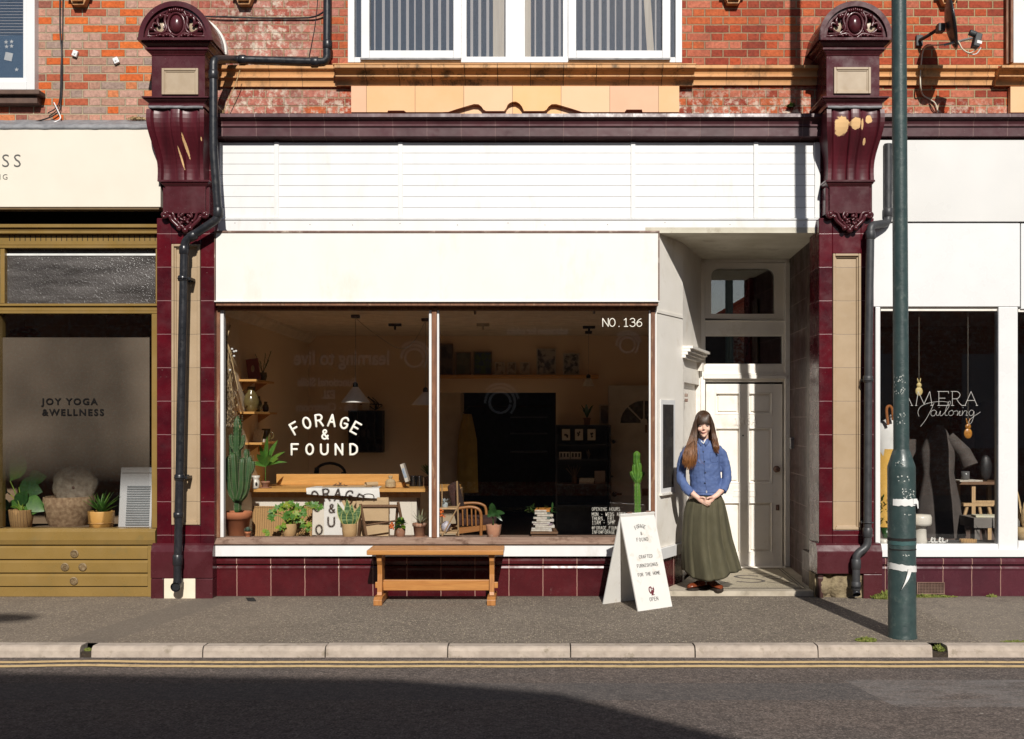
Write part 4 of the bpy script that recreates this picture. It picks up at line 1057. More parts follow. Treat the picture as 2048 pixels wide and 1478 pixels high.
for o_ in (.03, .06):
    q = [V((1.42+o_, .1+o_, .0485)), V((2.5-o_, .1+o_, .0485)), V((2.58-o_, 1.45-o_, .0485)), V((1.78+o_, 1.45-o_, .0485))]
    for a, b in zip(q, q[1:]+q[:1]): m.tube([a, b], .006, 6, flat=.2, up=V((0, 0, 1)))
def fl(pts, r): m.tube(smooth_path([V((2.02+a, .72+b, .048)) for a, b in pts], 5), r, 6, flat=.2, up=V((0, 0, 1)))
fl([(.17, .16), (.05, .22), (-.06, .14), (.0, .03), (.12, -.04), (.16, -.16), (.03, -.24), (-.1, -.17)], .018)
for s_ in (-1, 1):
    fl([(s_*.2, .1), (s_*.32, .18), (s_*.38, .06), (s_*.28, .0), (s_*.24, .08)], .010); fl([(s_*.18, -.2), (s_*.3, -.28), (s_*.42, -.2)], .010); fl([(s_*.1, .3), (s_*.25, .36), (s_*.36, .3)], .008)
obj('mosaic_border', m, mat('black tesserae', (.05, .045, .04), (.12, .10, .09), 40, rough=.7, bump=0), ms)
# lettering on the glass
lt = M(); yl_ = .026
cxl, czl = X(650, yl_), 0
h = 33/220.
arc_text(lt, 'FORAGE', 22/220., (X(651, yl_), Z(965, yl_)), 114/220., 1.02, .0108, yl_, asp=.92)
stroke(lt, '&', 18/220., TR((X(650, yl_), yl_, Z(878, yl_))), .0100, asp=1.)
for i, ch in enumerate('FOUND'): stroke(lt, ch, 20.5/220., TR((X(590+i*29.3, yl_), yl_, Z(909, yl_))), .0108, asp=1.0)
obj('window_lettering', lt, m_vinyl, wf)
lt = M(); 
for i, ch in enumerate('NO.136'): stroke(lt, ch, 16/220., TR((X(1211+i*13.5, yl_), yl_, Z(653, yl_))), .0046, asp=1.05)
obj('number_lettering', lt, m_vinyl, wf)
lt = M()
for s_, px, py, hh in (('OPENING HOURS', 1184, 1021.5, 6.6), ('MON - WEDS APPT ONLY', 1184, 1032, 6.8), ('THURS, FRI', 1184, 1040.5, 6.8), ('11AM - 5PM', 1184, 1048.6, 6.8), ('+', 1228, 1045, 6.8), ('@FORAGE_FOUND', 1184, 1059, 6.4), ('INFO@FORAGE', 1184, 1067.5, 6.4)):
    stroke(lt, s_, hh/220., TR((X(px, yl_), yl_, Z(py, yl_))), .0013 if hh > 6.7 else .0011, gap=1.9, asp=.68, k=3, centre=False)
obj('hours_lettering', lt, m_vinyl, wf)

# room behind the window
m = M(); RW, RD, RC = X(438, 0)-.04, 3.9, 2.68
m.box(RW-.1, RW, .12, RD+.1, 0, 3.2); wl = obj('shop_wall', m, m_wallin, kind='structure')
m = M(); dwx0, dwx1, dwz = X(922, RD), X(1112, RD), Z(785, RD)
m.box(RW, dwx0, RD, RD+.1, 0, 3.2); m.box(dwx0, dwx1, RD, RD+.1, dwz, 3.2); m.box(dwx1, 1.75, RD, RD+.1, 0, 3.2)
obj('shop_wall', m, m_wallin, kind='structure')
m = M(); m.box(1.66, 1.75, 1.69, RD, 0, 3.2); obj('shop_wall', m, m_wallin, kind='structure')
RP = [(RW-.1, .1), (A.x-.02, .1), (B.x-.08, B.y+.05), (C.x-.08, 1.69), (1.70, RD+.1), (RW-.1, RD+.1)]
m = M(); m.prism(RP, 2, RC, RC+.08); obj('shop_ceiling', m, m_ceilin, kind='structure')
m = M(); m.prism([(.10, RC), (RD, RC), (RD, RC-.001), (.10, RC-.001)], 0, RW, RW+.001)
m = M(); m.prism([(RW, RC), (RW+.10, RC), (RW+.09, RC-.03), (RW+.03, RC-.09), (RW, RC-.10)], 1, .12, RD); obj('ceiling_coving', m, m_ceilin, kind='structure')
m = M(); m.prism(RP, 2, 0, .10); m.box(-1.6, 1.6, RD+.101, RD+3, .0, .10); obj('shop_floor', m, m_floorin, kind='structure')
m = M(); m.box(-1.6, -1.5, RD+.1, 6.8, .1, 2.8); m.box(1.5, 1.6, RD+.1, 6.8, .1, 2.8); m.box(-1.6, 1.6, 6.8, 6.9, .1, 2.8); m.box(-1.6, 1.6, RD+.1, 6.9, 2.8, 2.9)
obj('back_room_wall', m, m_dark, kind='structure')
m = M(); m.box(A.x-.2, A.x-.03, .03, .10, 2.72, 3.3); m.box(RW-.2, RW, .0, .12, 0, 3.3); obj('wall_end', m, m_wallin, sf)
m = M(); m.box(RW+.002, 1.02, .10, .34, .40, .507); m.box(RW+.002, 1.02, .341, 1.05, .38, .44); obj('display_ledge', m, m_sill, sf, bev=.004)
m = M(); m.box(RW, A.x, .13, .15, .1, .399); obj('ledge_front', m, m_wallin, sf)
# painted brick strip beside the frame
m = M(); k = 0
for i in range(26):
    z_ = wzb+.08*i; m.box(RW+.002, RW+.03+.004*random.random(), .10, .16, z_, z_+.074)
obj('painted_brick_nib', m, mat('grey painted brick', (.30, .27, .23), (.16, .15, .14), 9, rough=.9, bump=.6, bsc=30), sf, bev=.006)

# ================= left shopfront (mustard)
lf = thing('shopfront', (-4, 0, 0), 'mustard painted yoga shopfront with frosted window under a cream fascia', 'shopfront')
LX1 = X(318, 0)
m = M(); m.box(-7, X(321, -.06), -.06, YW, Z(414, -.06), Z(259, -.06)); cf = obj('fascia_panel', m, m_creamL, lf, bev=.004)
m = M(); m.box(-7, X(318, -.05), -.05, -.0, Z(419, -.05), Z(414.3, -.05)); obj('fascia_rail', m, mat('brown rail', (.16, .10, .045), rough=.5), lf, bev=.003)
m = text_m('SS', 36/216, (X(43, -.062), -.0622, Z(334, -.06)), ext=.001, off=-.0012, sp=1.35, align='RIGHT'); obj('fascia_lettering', m, m_inkg, cf)
m = text_m('NG', 15/216, (X(16, -.062), -.0622, Z(359, -.06)), ext=.001, off=-.0006, sp=1.35, align='RIGHT'); obj('fascia_lettering', m, m_inkg, cf)
m = M(); m.box(-7, LX1, .3, .35, Z(450, .3), Z(405, .3)+.06); m.box(-7, LX1, -.0, .35, Z(449, 0)-.002, Z(449, 0)+.004); m.box(-7, LX1, .0, .3, Z(414, 0)+.01, Z(414, 0)+.03); obj('shutter_slot', m, m_dark, lf)
def lb(a, b, c, d, y, t, name, mt=m_olive, parent=lf, bev=.004):
    m = M(); m.box(max(-7, X(a, y)), X(b, y), y, y+t, Z(d, y), Z(c, y)); return obj(name, m, mt, parent, bev=bev)
lb(-400, 319, 448, 455, -.07, .2, 'head_moulding'); lb(-400, 319, 455.4, 461, -.045, .18, 'head_moulding'); lb(-400, 319, 461.4, 467, -.06, .19, 'head_moulding')
lb(-400, 319, 467.3, 490, -.012, .14, 'frieze_board'); lb(-400, 319, 490.4, 496, -.03, .15, 'frieze_moulding')
m = M()
for i in range(29):
    q = P(19+i*10.4, 476, -.014); m.box(q.x-.003, q.x+.003, -.0135, -.010, q.z-.026, q.z+.026)
obj('frieze_groove', m, m_dark, lf)
lb(-400, 319, 607, 612, -.04, .14, 'transom'); lb(-400, 319, 612.4, 622, -.02, .12, 'transom'); lb(-400, 319, 622.3, 627, -.035, .13, 'transom')
lb(311, 319, 496.5, 606.6, -.02, .12, 'stile'); lb(0, 9, 496.5, 606.6, -.02, .12, 'stile')
lb(303, 316, 627.3, 1056, -.03, .12, 'stile'); lb(-30, -2, 627.3, 1056, -.03, .12, 'stile')
# textured transom light
def _obs():
    g = NG('obscured glass'); p = g.pos()
    b = g.bump(g.noise(p, 45, 4, .7), .6, .01)
    vo = g.rng(g.n('TexVoronoi', {'Vector': p, 'Scale': 42}).outputs[0], .06, .14, 1., 0.)
    sp = g.math('MULTIPLY', vo, g.rng(g.noise(p, 3, 3), .42, .6))
    c = g.mix(g.rng(g.noise(g.stretch(p, (.5, 1, 3)), 3, 3), .35, .65), (.035, .030, .027), (.10, .09, .085))
    c = g.mix(sp, c, (.75, .75, .70))
    return g.bsdf(c, .18, b, Specular_IOR_Level=.6)
m = M(); m.box(X(8, .03), X(311, .03), .03, .035, Z(607, .03), Z(496, .03)); tl = obj('obscured_light', m, _obs(), lf)
m = M(); m.box(X(-200, .03), X(2, .03), .03, .035, Z(607, .03), Z(496, .03)); obj('obscured_light', m, _obs(), lf)
m = M(); m.box(X(8, .02), X(311, .02), .022, .029, Z(511, .02), Z(507, .02)); obj('light_band', m, m_tape, tl)
m = M(); m.box(-7, X(303, .03), .03, .031, Z(1057, .03), Z(627, .03)); obj('pane', m, m_glass, lf)
def _film():
    g = NG('frosted film'); p = g.pos(); sx = g.sep(p)
    lowk = g.rng(sx[2], Z(965, .035), Z(872, .035), .0, .88)
    sh = g.math('ADD', g.noise(p, 1.1, 2), g.rng(sx[0], X(235, 0), X(300, 0), 0., .35))
    c = g.mix(g.rng(sh, .4, .9), (.076, .061, .047), (.185, .147, .112))
    t = g.n('BsdfTransparent', {0: (.92, .92, .92)}); d = g.n('BsdfDiffuse', {0: c})
    mx = g.n('MixShader', {0: lowk, 1: t.outputs[0], 2: d.outputs[0]}); g.t.links.new(mx.outputs[0], g.out.inputs[0]); return g.m
m = M(); m.box(-7, X(299, .035), .035, .0355, Z(1057, .035), Z(675, .035)); obj('frosted_film', m, _film(), lf)
m = text_m('JOY YOGA\n&WELLNESS', 17.5/216, (X(84, .028), .028, Z(809, .028)), ext=.0008, off=.0022, sp=1.28, sx=1.08, align='LEFT', lead=1.22); obj('window_lettering', m, m_ink, lf)
sy = -.07
m = M(); m.prism([(-.06, Z(1063, -.06)), (-.03, Z(1057, -.03)), (.1, Z(1057, -.03)), (.1, Z(1090, -.06)), (-.045, Z(1090, -.06)), (-.06, Z(1080, -.06))], 0, -7, X(311, -.05)); obj('sill', m, m_olive, lf, bev=.004)
m = M()
for a, b in ((1091, 1118), (1120.5, 1145), (1147.5, 1172)):
    za, zb_ = Z(a, -.03), Z(b, -.03)
    m.prism([(.06, za), (-.022, za), (-.04, za-.022), (-.04, zb_+.0), (.06, zb_)], 0, -7, X(296, -.03))
m.box(-7, X(296, -.03), -.035, .06, 0, Z(1174, -.03)); m.box(X(296.5, -.03), X(303, -.04), -.045, .06, 0, Z(1091, -.03))
m.box(-7, X(296, -.03), -.01, .05, .01, Z(1092, -.03))
m_vent = mat('brown vent', (.14, .08, .03), (.30, .22, .12), 60, rough=.6)
stall = obj('stall_riser', m, m_olive, lf, bev=.003)
m = M()
for px, py in ((149, 1107.5), (130, 1134), (165.5, 1134), (148, 1162)):
    m = M(); q = P(px, py, -.042)
    m.lathe([(.030, 0), (.036, 0), (.038, .006), (.030, .009)], (0, 0, 0), 20, caps=False); k = 0
    m.xf(Matrix.Translation(V((q.x, -.040, q.z))) @ Matrix.Rotation(pi/2, 4, 'X'), k)
    m.disc((q.x, -.0415, q.z), .031, t=.002)
    k = len(m.v); 
    for j in range(-2, 3): m.box(q.x-.030*math.sqrt(1-(j/3)**2), q.x+.030*math.sqrt(1-(j/3)**2), -.048, -.0425, q.z+j*.010-.002, q.z+j*.010+.002, rot=Matrix.Rotation(.5*px, 3, 'Y'), c=(q.x, -.045, q.z))
    obj('round_vent', m, m_vent, stall)
# yoga room
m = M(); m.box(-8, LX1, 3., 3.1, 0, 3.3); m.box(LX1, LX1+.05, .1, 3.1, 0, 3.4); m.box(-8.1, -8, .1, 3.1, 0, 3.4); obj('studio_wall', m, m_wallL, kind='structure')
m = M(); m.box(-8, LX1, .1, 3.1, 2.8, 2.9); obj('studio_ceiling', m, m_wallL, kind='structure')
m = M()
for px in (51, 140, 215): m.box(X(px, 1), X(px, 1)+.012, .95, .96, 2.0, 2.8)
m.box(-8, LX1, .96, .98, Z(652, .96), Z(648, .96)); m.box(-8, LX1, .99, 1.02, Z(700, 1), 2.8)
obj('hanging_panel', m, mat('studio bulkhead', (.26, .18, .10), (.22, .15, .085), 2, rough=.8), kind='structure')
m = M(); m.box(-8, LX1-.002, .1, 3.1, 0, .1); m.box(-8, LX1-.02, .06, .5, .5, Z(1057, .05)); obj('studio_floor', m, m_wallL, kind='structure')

# ================= right shopfront (tailor)
rf = thing('shopfront', (4, 0, 0), 'white tailor shopfront with plastic framed window over maroon tiles', 'shopfront')
def rb(a, b, c, d, y, t, name, mt=m_pvc, parent=rf, bev=.003):
    m = M(); m.box(X(a, y), min(7, X(b, y)), y, y+t, Z(d, y), Z(c, y)); return obj(name, m, mt, parent, bev=bev)
ma_w = mat('satin white panel', (.675, .665, .65), (.65, .64, .62), .8, rough=.35, bump=0)
rb(1744, 2600, 280, 443, -.01, .12, 'fascia_panel', ma_w); rb(1744, 2040, 446.5, 613, .0, .12, 'sign_panel'); rb(2042, 2600, 446.5, 618, .012, .12, 'sign_panel')
rb(1744, 2600, 443.2, 446.3, .03, .1, 'panel_gap', m_greyp)
for a, b in ((1751, 1761), (1997, 2036)): rb(a, b, 613.5, 1098.9, .0, .09, 'frame_post', bev=.008)
rb(1761.5, 1996, 613.4, 622, .03, .06, 'frame_head', m_recw); rb(2036.5, 2600, 618.5, 624, .03, .06, 'frame_head', m_recw)
rb(1750, 2600, 1099, 1114, -.03, .14, 'frame_sill'); rb(1761.5, 2004, 1088, 1098.6, .01, .08, 'frame_rail'); rb(2036.5, 2600, 1082, 1098.6, .01, .08, 'frame_rail')
rb(1760, 1998, 622, 1089, .04, .001, 'pane', m_glass, bev=0); rb(2036, 2600, 622, 1089, .04, .001, 'pane', m_glass, bev=0)
plinth(X(1752), 5.8, m_plinthR, rf, Z(1116, 0))
m = M(); q0, q1 = P(1835, 1187, -.01), P(1887, 1166, -.01)
gx = q0.x
while gx < q1.x: m.box(gx, gx+.004, -.016, -.006, q0.z, q1.z); gx += .0135
gz = q0.z
while gz < q1.z: m.box(q0.x, q1.x, -.014, -.008, gz, gz+.004); gz += .0135
m.frame(q0.x-.008, q1.x+.008, q0.z-.006, q1.z+.008, .008, -.02, 0)
obj('air_brick', m, m_trim, rf)
m = M(); m.box(q0.x-.03, q1.x, -.0065, -.005, q0.z, q1.z); obj('air_brick_hole', m, m_dark, rf)
# AMERA / Tailoring lettering
lt = M(); yv = .034; sc_ = 1/219.
def serifcap(ch, px, w, h=28, base=811):
    G = {'A': [[(0, 0), (.5, 1), (1, 0)], [(.18, .36), (.82, .36)], [(-.06, 0), (.08, 0)], [(.9, 0), (1.08, 0)]],
         'M': [[(0, 0), (.14, 1), (.5, .1), (.86, 1), (1, 0)], [(-.05, 0), (.07, 0)], [(.9, 0), (1.07, 0)]],
         'E': [[(1, .86), (1, 1), (0, 1)], [(.12, 1), (.12, 0)], [(0, 0), (1, 0), (1, .14)], [(.12, .52), (.7, .52)]],
         'R': [[(0, 1), (.45, 1)], [(.12, 1), (.12, 0)], [(0, 0), (.28, 0)]]}
    T = lambda a, b: V((X(px, yv)+a*w*sc_, yv, Z(base, yv)+b*h*sc_))
    for s_ in G[ch]:
        for i in range(len(s_)-1): lt.tube([T(*s_[i]), T(*s_[i+1])], .0028, 6, flat=.35, up=V((0, 1, 0)))
    if ch == 'R': lt.tube(smooth_path([T(.12, 1), T(.6, .98), (T(.82, .76)), T(.6, .5), T(.12, .48)], 5), .0028, 6, flat=.35, up=V((0, 1, 0))); lt.tube(smooth_path([T(.5, .48), T(.72, .2), T(1, 0), T(1.2, .02)], 4), .003, 6, flat=.35, up=V((0, 1, 0)))
serifcap('A', 1800, 24); serifcap('M', 1832, 32); serifcap('E', 1875, 22); serifcap('R', 1902, 22); serifcap('A', 1930, 24)
obj('window_lettering', lt, mat('silver grey vinyl', (.48, .46, .43), rough=.5, bump=0), rf)
lt = M()
def scr_(pts, w=.0019, k=6): lt.tube(smooth_path([P(a, b, yv+.001) for a, b in pts], k), w, 6, flat=.35, up=V((0, 1, 0)))
scr_([(1838, 833), (1836, 823), (1843, 812), (1862, 805), (1885, 803), (1898, 805)]); scr_([(1868, 806), (1862, 820), (1851, 840), (1841, 853)])
scr_([(1873, 823), (1868, 820), (1862, 824), (1863, 831), (1869, 831), (1873, 823), (1873, 830), (1877, 831)])
scr_([(1877, 831), (1881, 822), (1880, 831), (1884, 831)]); scr_([(1884, 831), (1895, 818), (1901, 805), (1898, 803), (1893, 814), (1890, 829), (1895, 831)])
scr_([(1903, 821), (1898, 824), (1898, 830), (1903, 831), (1907, 827), (1905, 821), (1903, 821)]); scr_([(1907, 824), (1911, 822), (1916, 823), (1914, 831)]); scr_([(1915, 831), (1920, 822), (1919, 831), (1923, 830)])
scr_([(1925, 821), (1924, 831)]); scr_([(1924, 830), (1929, 822), (1934, 823), (1932, 831), (1936, 830)])
scr_([(1948, 823), (1943, 820), (1938, 825), (1940, 831), (1945, 830), (1948, 823), (1947, 834), (1943, 845), (1938, 848), (1938, 842), (1946, 834), (1961, 824)])
lt.ell(P(1878, 815, yv+.001), .003); lt.ell(P(1926, 815, yv+.001), .003)
obj('script_lettering', lt, bpy.data.materials['silver grey vinyl'], rf)
# tailor room
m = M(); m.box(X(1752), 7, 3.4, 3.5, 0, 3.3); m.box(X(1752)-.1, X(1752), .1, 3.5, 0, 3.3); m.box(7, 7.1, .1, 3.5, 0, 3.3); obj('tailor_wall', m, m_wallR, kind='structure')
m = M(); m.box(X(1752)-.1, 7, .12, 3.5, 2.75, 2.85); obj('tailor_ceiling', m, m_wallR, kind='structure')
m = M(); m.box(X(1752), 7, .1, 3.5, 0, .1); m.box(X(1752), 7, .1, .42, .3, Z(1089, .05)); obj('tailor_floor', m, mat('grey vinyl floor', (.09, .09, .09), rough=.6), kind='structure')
# ================= downpipes
def pipe(m, pts, r, collars=(), seg=14):
    """straight runs with tight rounded elbows"""
    pts = [V(p) for p in pts]; out = [pts[0]]
    for i in range(1, len(pts)-1):
        a = (pts[i-1]-pts[i]).normalized(); b = (pts[i+1]-pts[i]).normalized(); q = r*1.5
        for t in (0, .25, .5, .75, 1):
            p0 = pts[i]+a*q; p2 = pts[i]+b*q
            out.append(p0*(1-t)**2+pts[i]*2*t*(1-t)+p2*t*t)
    out.append(pts[-1]); m.tube(out, r, seg)
    for p, d, l in collars:
        d = V(d).normalized(); m.tube([V(p)-d*l/2, V(p)-d*l*.4, V(p)+d*l*.4, V(p)+d*l/2], [r*1.02, r*1.2, r*1.2, r*1.02], seg)
t = thing('drainpipe', P(355, 1165, -.2), 'black drainpipe zigzagging down the maroon pilaster beside the mustard shopfront', 'drainpipe')
yp = -.20; yw = .06; r = .037
m = M()
A0 = [P(655, -60, yw), P(654, 124, yw), P(470, 119, yw), P(427, 119, -.24), P(427, 300, -.24), P(437, 437, -.22), P(369, 482, yp), P(366, 620, yp), P(355, 1168, yp)]
pipe(m, A0, r, [(P(655, 90, yw), (0, 0, 1), .08), (P(630, 124, yw), (1, 0, 0), .07), (P(485, 119.5, yw), (1, 0, 0), .07), (P(427, 150, -.24), (0, 0, 1), .08),
   (P(436.5, 425, -.22), (0, 0, 1), .09), (P(385, 472, yp), (1, 0, .6), .07), (P(368.5, 500, yp), (0, 0, 1), .08), (P(366, 557, yp), (0, 0, 1), .05), (P(359.5, 955, yp), (0, 0, 1), .06), (P(357, 1030, yp), (0, 0, 1), .05), (P(355.5, 1120, yp), (0, 0, 1), .10)])
obj('pipe', m, m_black, t)
m = M(); q = P(355, 1168, yp)
m.tube([q+V((0, .02, .04)), q, q+V((0, -.03, -.015)), q+V((0, -.055, -.02))], [r*1.1, r*1.15, r*1.15, r*1.2], 16, caps=False); m.disc(q+V((0, -.04, -.018)), r*.95, t=.002)
obj('shoe', m, m_black, t)
for px, py in ((366, 557), (359.5, 955)):
    m = M(); q = P(px, py, yp)
    m.tube([q+V((r*1.2*cos(a), r*1.2*sin(a), 0)) for a in [i*pi/8 for i in range(17)]], .006, 6); m.box(q.x+r, q.x+r+.03, yp, -.07, q.z-.012, q.z+.012); m.box(q.x-.02, q.x+.045, -.088, -.08, q.z-.02, q.z+.02)
    obj('pipe_clip', m, m_black, t)
t = thing('drainpipe', P(1712, 1200, -.17), 'dull black drainpipe with a cranked foot beside the lamp post', 'drainpipe')
m = M(); r = .036
pipe(m, [P(1776, 288, -.03), P(1776, 446, -.03), P(1741, 451, -.17), P(1737, 700, -.17), P(1735, 1094, -.17), P(1712, 1108, -.19), P(1712, 1178, -.19)], r,
  [(P(1776, 425, -.03), (0, 0, 1), .08), (P(1741, 470, -.17), (0, 0, 1), .08), (P(1736, 758, -.17), (0, 0, 1), .06), (P(1735, 1065, -.17), (0, 0, 1), .09), (P(1712, 1128, -.19), (0, 0, 1), .09), (P(1712, 1172, -.19), (0, 0, 1), .08)])
obj('pipe', m, m_greyp, t)
m = M(); q = P(1712, 1172, -.19); m.tube([q, q+V((0, 0, -.05)), q+V((0, -.02, -.075))], [r*1.1, r*.95, r*1.0], 14, caps=False); m.tube([q, q+V((0, 0, -.02))], r*1.2, 14)
obj('shoe', m, m_black, t)
m = M()
for py in (760, 1045):
    q = P(1736, py, -.17); m.box(q.x-.05, q.x+.045, -.13, -.07, q.z-.01, q.z+.01); m.tube([q+V((r*1.2*cos(a), r*1.2*sin(a), 0)) for a in [i*pi/8 for i in range(17)]], .005, 6)
obj('pipe_clip', m, m_greyp, t)

# ================= lamp post
yl2 = -1.80; pc = V((X(1804.5, yl2), yl2, 0))
t = thing('lamp_post', pc, 'tall teal green lamp post with torn tape, standing on the pavement near the kerb', 'lamp post')
m = M(); r0 = .1; lean = -.012
def pr_(r, z, k=24):
    return [pc+V((r*cos(2*pi*i/k)+lean*z/2.3, r*sin(2*pi*i/k), z)) for i in range(k)]
zsh = Z(935, yl2); znk = Z(903, yl2)
m.loft([pr_(.108, -.01), pr_(.104, .02), pr_(r0, .035), pr_(r0, zsh-.0), pr_(r0*.985, zsh+.012), pr_(.064, znk), pr_(.058, znk+.01), pr_(.0565, znk+.02), pr_(.054, 3.), pr_(.050, 9.)])
m.tube([pc+V((lean*3, 0, 8.95)), pc+V((lean*3, -.4, 9.2)), pc+V((lean*3, -1.0, 9.3))], .035, 10)
obj('column', m, m_post, t)
m = M(); m.ell(pc+V((lean*3, -1.25, 9.3)), .13, .34, .07); obj('lantern', m, m_greyp, t)
def band(py, h, mt, name, a0=0., a1=2*pi, tilt=0., rr=None, yy=yl2, rag=.0):
    m = M(); n = 30; zc_ = Z(py, yy); rr = rr or r0+.002; rg = []
    for i in range(n+1):
        a = a0+(a1-a0)*i/n; c = pc+V((lean*zc_/2.3, 0, 0)); j = rag*NZ.noise(V((a*4, py, 0))); j2 = rag*NZ.noise(V((a*4, py, 7)))
        rg.append([c+V((rr*cos(a), rr*sin(a), zc_+h/2+tilt*cos(a)+j)), c+V(((rr+.001)*cos(a), (rr+.001)*sin(a), zc_-h/2+tilt*cos(a)+j2))])
    m.loft(rg, closed=False); return obj(name, m, mt, t)
band(1003, .05, m_tape, 'white_tape', R(215), R(372), .0, rag=.012); band(1133, .045, m_tape, 'white_tape', 0, 2*pi, -.012, rag=.008)
band(1077, .02, m_dark, 'black_tape', rag=.006); band(1084, .03, mat('teal scuff', (.05, .11, .11), rough=.4, bump=.1), 'pale_band', rag=.006); band(1097, .008, m_dark, 'black_tape', R(185), R(350), rag=.004)
m = M(); f0 = P(1820, 1128, yl2-.1)
rg = []
for i in range(9):
    u = i/8; c = f0+V((-.03*u-.03*u*u, -.012-.01*u, -.03-.13*u)); w_ = .016-.006*u
    rg.append([c+V((-w_, 0, -.003*i)), c+V((w_, .004*sin(i), 0))])
m.loft(rg, closed=False); c = P(1827, 1003, yl2-.09)
m.loft([[c+V((0, 0, .02)), c+V((0, 0, -.02))], [c+V((.025, .0, .02)), c+V((.02, 0, -.015))], [c+V((.035, .0, .0)), c+V((.026, 0, -.02))], [c+V((.037, .0, -.05)), c+V((.030, 0, -.05))]], closed=False)
obj('loose_tape_end', m, m_tape, t)
def scraps(spec, name):
    m = M()
    for py, px0, px1, n, s_, rr in spec:
        for i in range(n):
            zc_ = Z(py+random.uniform(-1, 1)*s_, yl2); x = random.uniform(px0, px1)
            a = math.asin(max(-.95, min(.95, (X(x, yl2)-pc.x-lean*zc_/2.3)/rr)))-pi/2
            w_ = random.uniform(.03, .14); h_ = random.uniform(.002, .009)
            c = pc+V((lean*zc_/2.3, 0, 0)); k = 5; pts = []
            for j in range(k):
                aa = a+w_*(j/(k-1)-.5); pts.append([c+V((rr*cos(aa), rr*sin(aa), zc_+h_*random.uniform(.2, 1))), c+V((rr*cos(aa), rr*sin(aa), zc_-h_*random.uniform(.2, 1)))])
            m.loft(pts, closed=False)
    return obj(name, m, m_sticker, t)
scraps([(762, 1785, 1806, 26, 16, .0572), (784, 1785, 1806, 16, 5, .0572), (838, 1785, 1806, 16, 12, .0572), (985, 1792, 1822, 26, 9, .1012), (955, 1786, 1815, 8, 6, .1012), (1027, 1800, 1815, 3, 1, .1012), (1107, 1796, 1815, 5, 2, .1012), (925, 1782, 1800, 7, 7, .1012)], 'sticker_remnant')

# ================= satellite dish and cables
c = P(1893, 48, -.28)
t = thing('satellite_dish', P(1845, 85, YW), 'black satellite dish seen edge on, bolted to the brick wall beside the lamp post', 'satellite dish')
m = M(); rg = []
for i in range(7):
    r_ = .235*i/6; d_ = .055*(i/6)**2
    rg.append([V((r_*cos(2*pi*k/28)*.0, 0, 0))+V((d_, r_*cos(2*pi*k/28)*.95, r_*sin(2*pi*k/28))) for k in range(28)])
rg += [[p+V((-.012, 0, 0)) for p in q] for q in rg[::-1]]
m.loft(rg, caps=False); m.xf(Matrix.Translation(c) @ Matrix.Rotation(R(-18), 4, 'Z') @ Matrix.Rotation(R(-9), 4, 'Y'))
obj('dish', m, m_black, t)
m = M(); a = P(1838, 82, YW-.01); m.box(a.x-.03, a.x+.03, .12, .15, a.z-.05, a.z+.05)
m.tube([a+V((0, -.03, 0)), a+V((.03, -.12, 0)), a+V((.16, -.30, .06))], .016, 10); m.box(c.x-.08, c.x-.02, c.y-.03, c.y+.05, c.z-.07, c.z+.0)
obj('wall_bracket', m, m_greyp, t, bev=.004)
m = M(); b0 = P(1888, 90, -.3); b1 = P(1945, 76, -.42); m.tube([b0, b1], .011, 8); obj('arm', m, mat('galvanised arm', (.35, .34, .32), rough=.4, bump=0, metal=.5), t)
m = M(); rt = Matrix.Rotation(R(14), 3, 'Y'); q = P(1953, 82, -.42); m.box(q.x-.028, q.x+.028, -.46, -.38, q.z-.06, q.z+.06, rot=rt); m.tube([q+V((-.06, 0, .075)), q+V((-.005, 0, .055))], .026, 12)
obj('receiver', m, m_greyp, t, bev=.008)
m = M(); m.box(q.x-.012, q.x+.03, -.462, -.455, q.z-.035, q.z-.01, rot=rt); obj('receiver_sticker', m, m_tape, t)
def cable(pts, r, mt, label, name='cable', k=6):
    m = M(); m.tube(smooth_path(pts, k), r, 6); return obj(name, m, mt, label=label, cat='cable')
cable([P(1953, 98, -.42), P(1940, 106, -.40), P(1925, 98, -.38), P(1915, 82, -.36), P(1900, 88, -.30), P(1880, 90, -.2), P(1850, 95, .1), P(1842, 130, .10), P(1841, 170, .04), P(1846, 190, .13), P(1862, 200, .13), P(1871, 208, .13), P(1876, 226, .13)], .0065, m_curt, 'cream aerial cable running from the satellite dish down the brick wall')
cable([P(1962, 95, -.42), P(1952, 108, -.40), P(1935, 106, -.38), P(1920, 92, -.36), P(1912, 80, -.35)], .005, m_tape, 'white cable looping under the satellite dish receiver')
cable([P(120, -30, .13), P(120, 60, .135), P(124, 120, .13), P(122, 200, .13), P(112, 228, .12), P(60, 245, .12), P(-20, 248, .12)], .006, m_black, 'black cable dropping down the orange brick wall and turning along the flashing')
cable([P(126, -30, .13), P(125, 70, .14), P(122, 130, .135), P(118, 205, .13), P(96, 226, .12)], .005, m_black, 'thin black cable beside another down the orange brick wall')
cable([P(108, 205, .13), P(116, 222, .11), P(121, 236, .10), P(112, 243, .09), P(95, 247, .06)], .0055, m_pvc, 'short white cable end curling onto the lead flashing')
cable([P(408, 33, .13), P(450, 34, .12), P(520, 36, .13), P(600, 36, .13), P(630, 33, .12), P(650, 22, .1)], .008, m_black, 'black cable sagging across the pink brick to the drainpipe')
cable([P(636, -10, .13), P(630, 50, .135), P(617, 118, .13)], .003, m_black, 'very thin black wire hanging beside the drainpipe')
cable([P(480, 140, .0), P(470, 170, .02), P(446, 225, .04)], .004, m_straw, 'dry weed stem leaning beside the drainpipe elbow', 'dry_stem')
tuft(60, (X(445, .06), .03, Z(229, .06)), .02, .02, .07, 'weeds', 'wisp of dry grass on the cornice beside the drainpipe', mt=m_straw, w=.004)
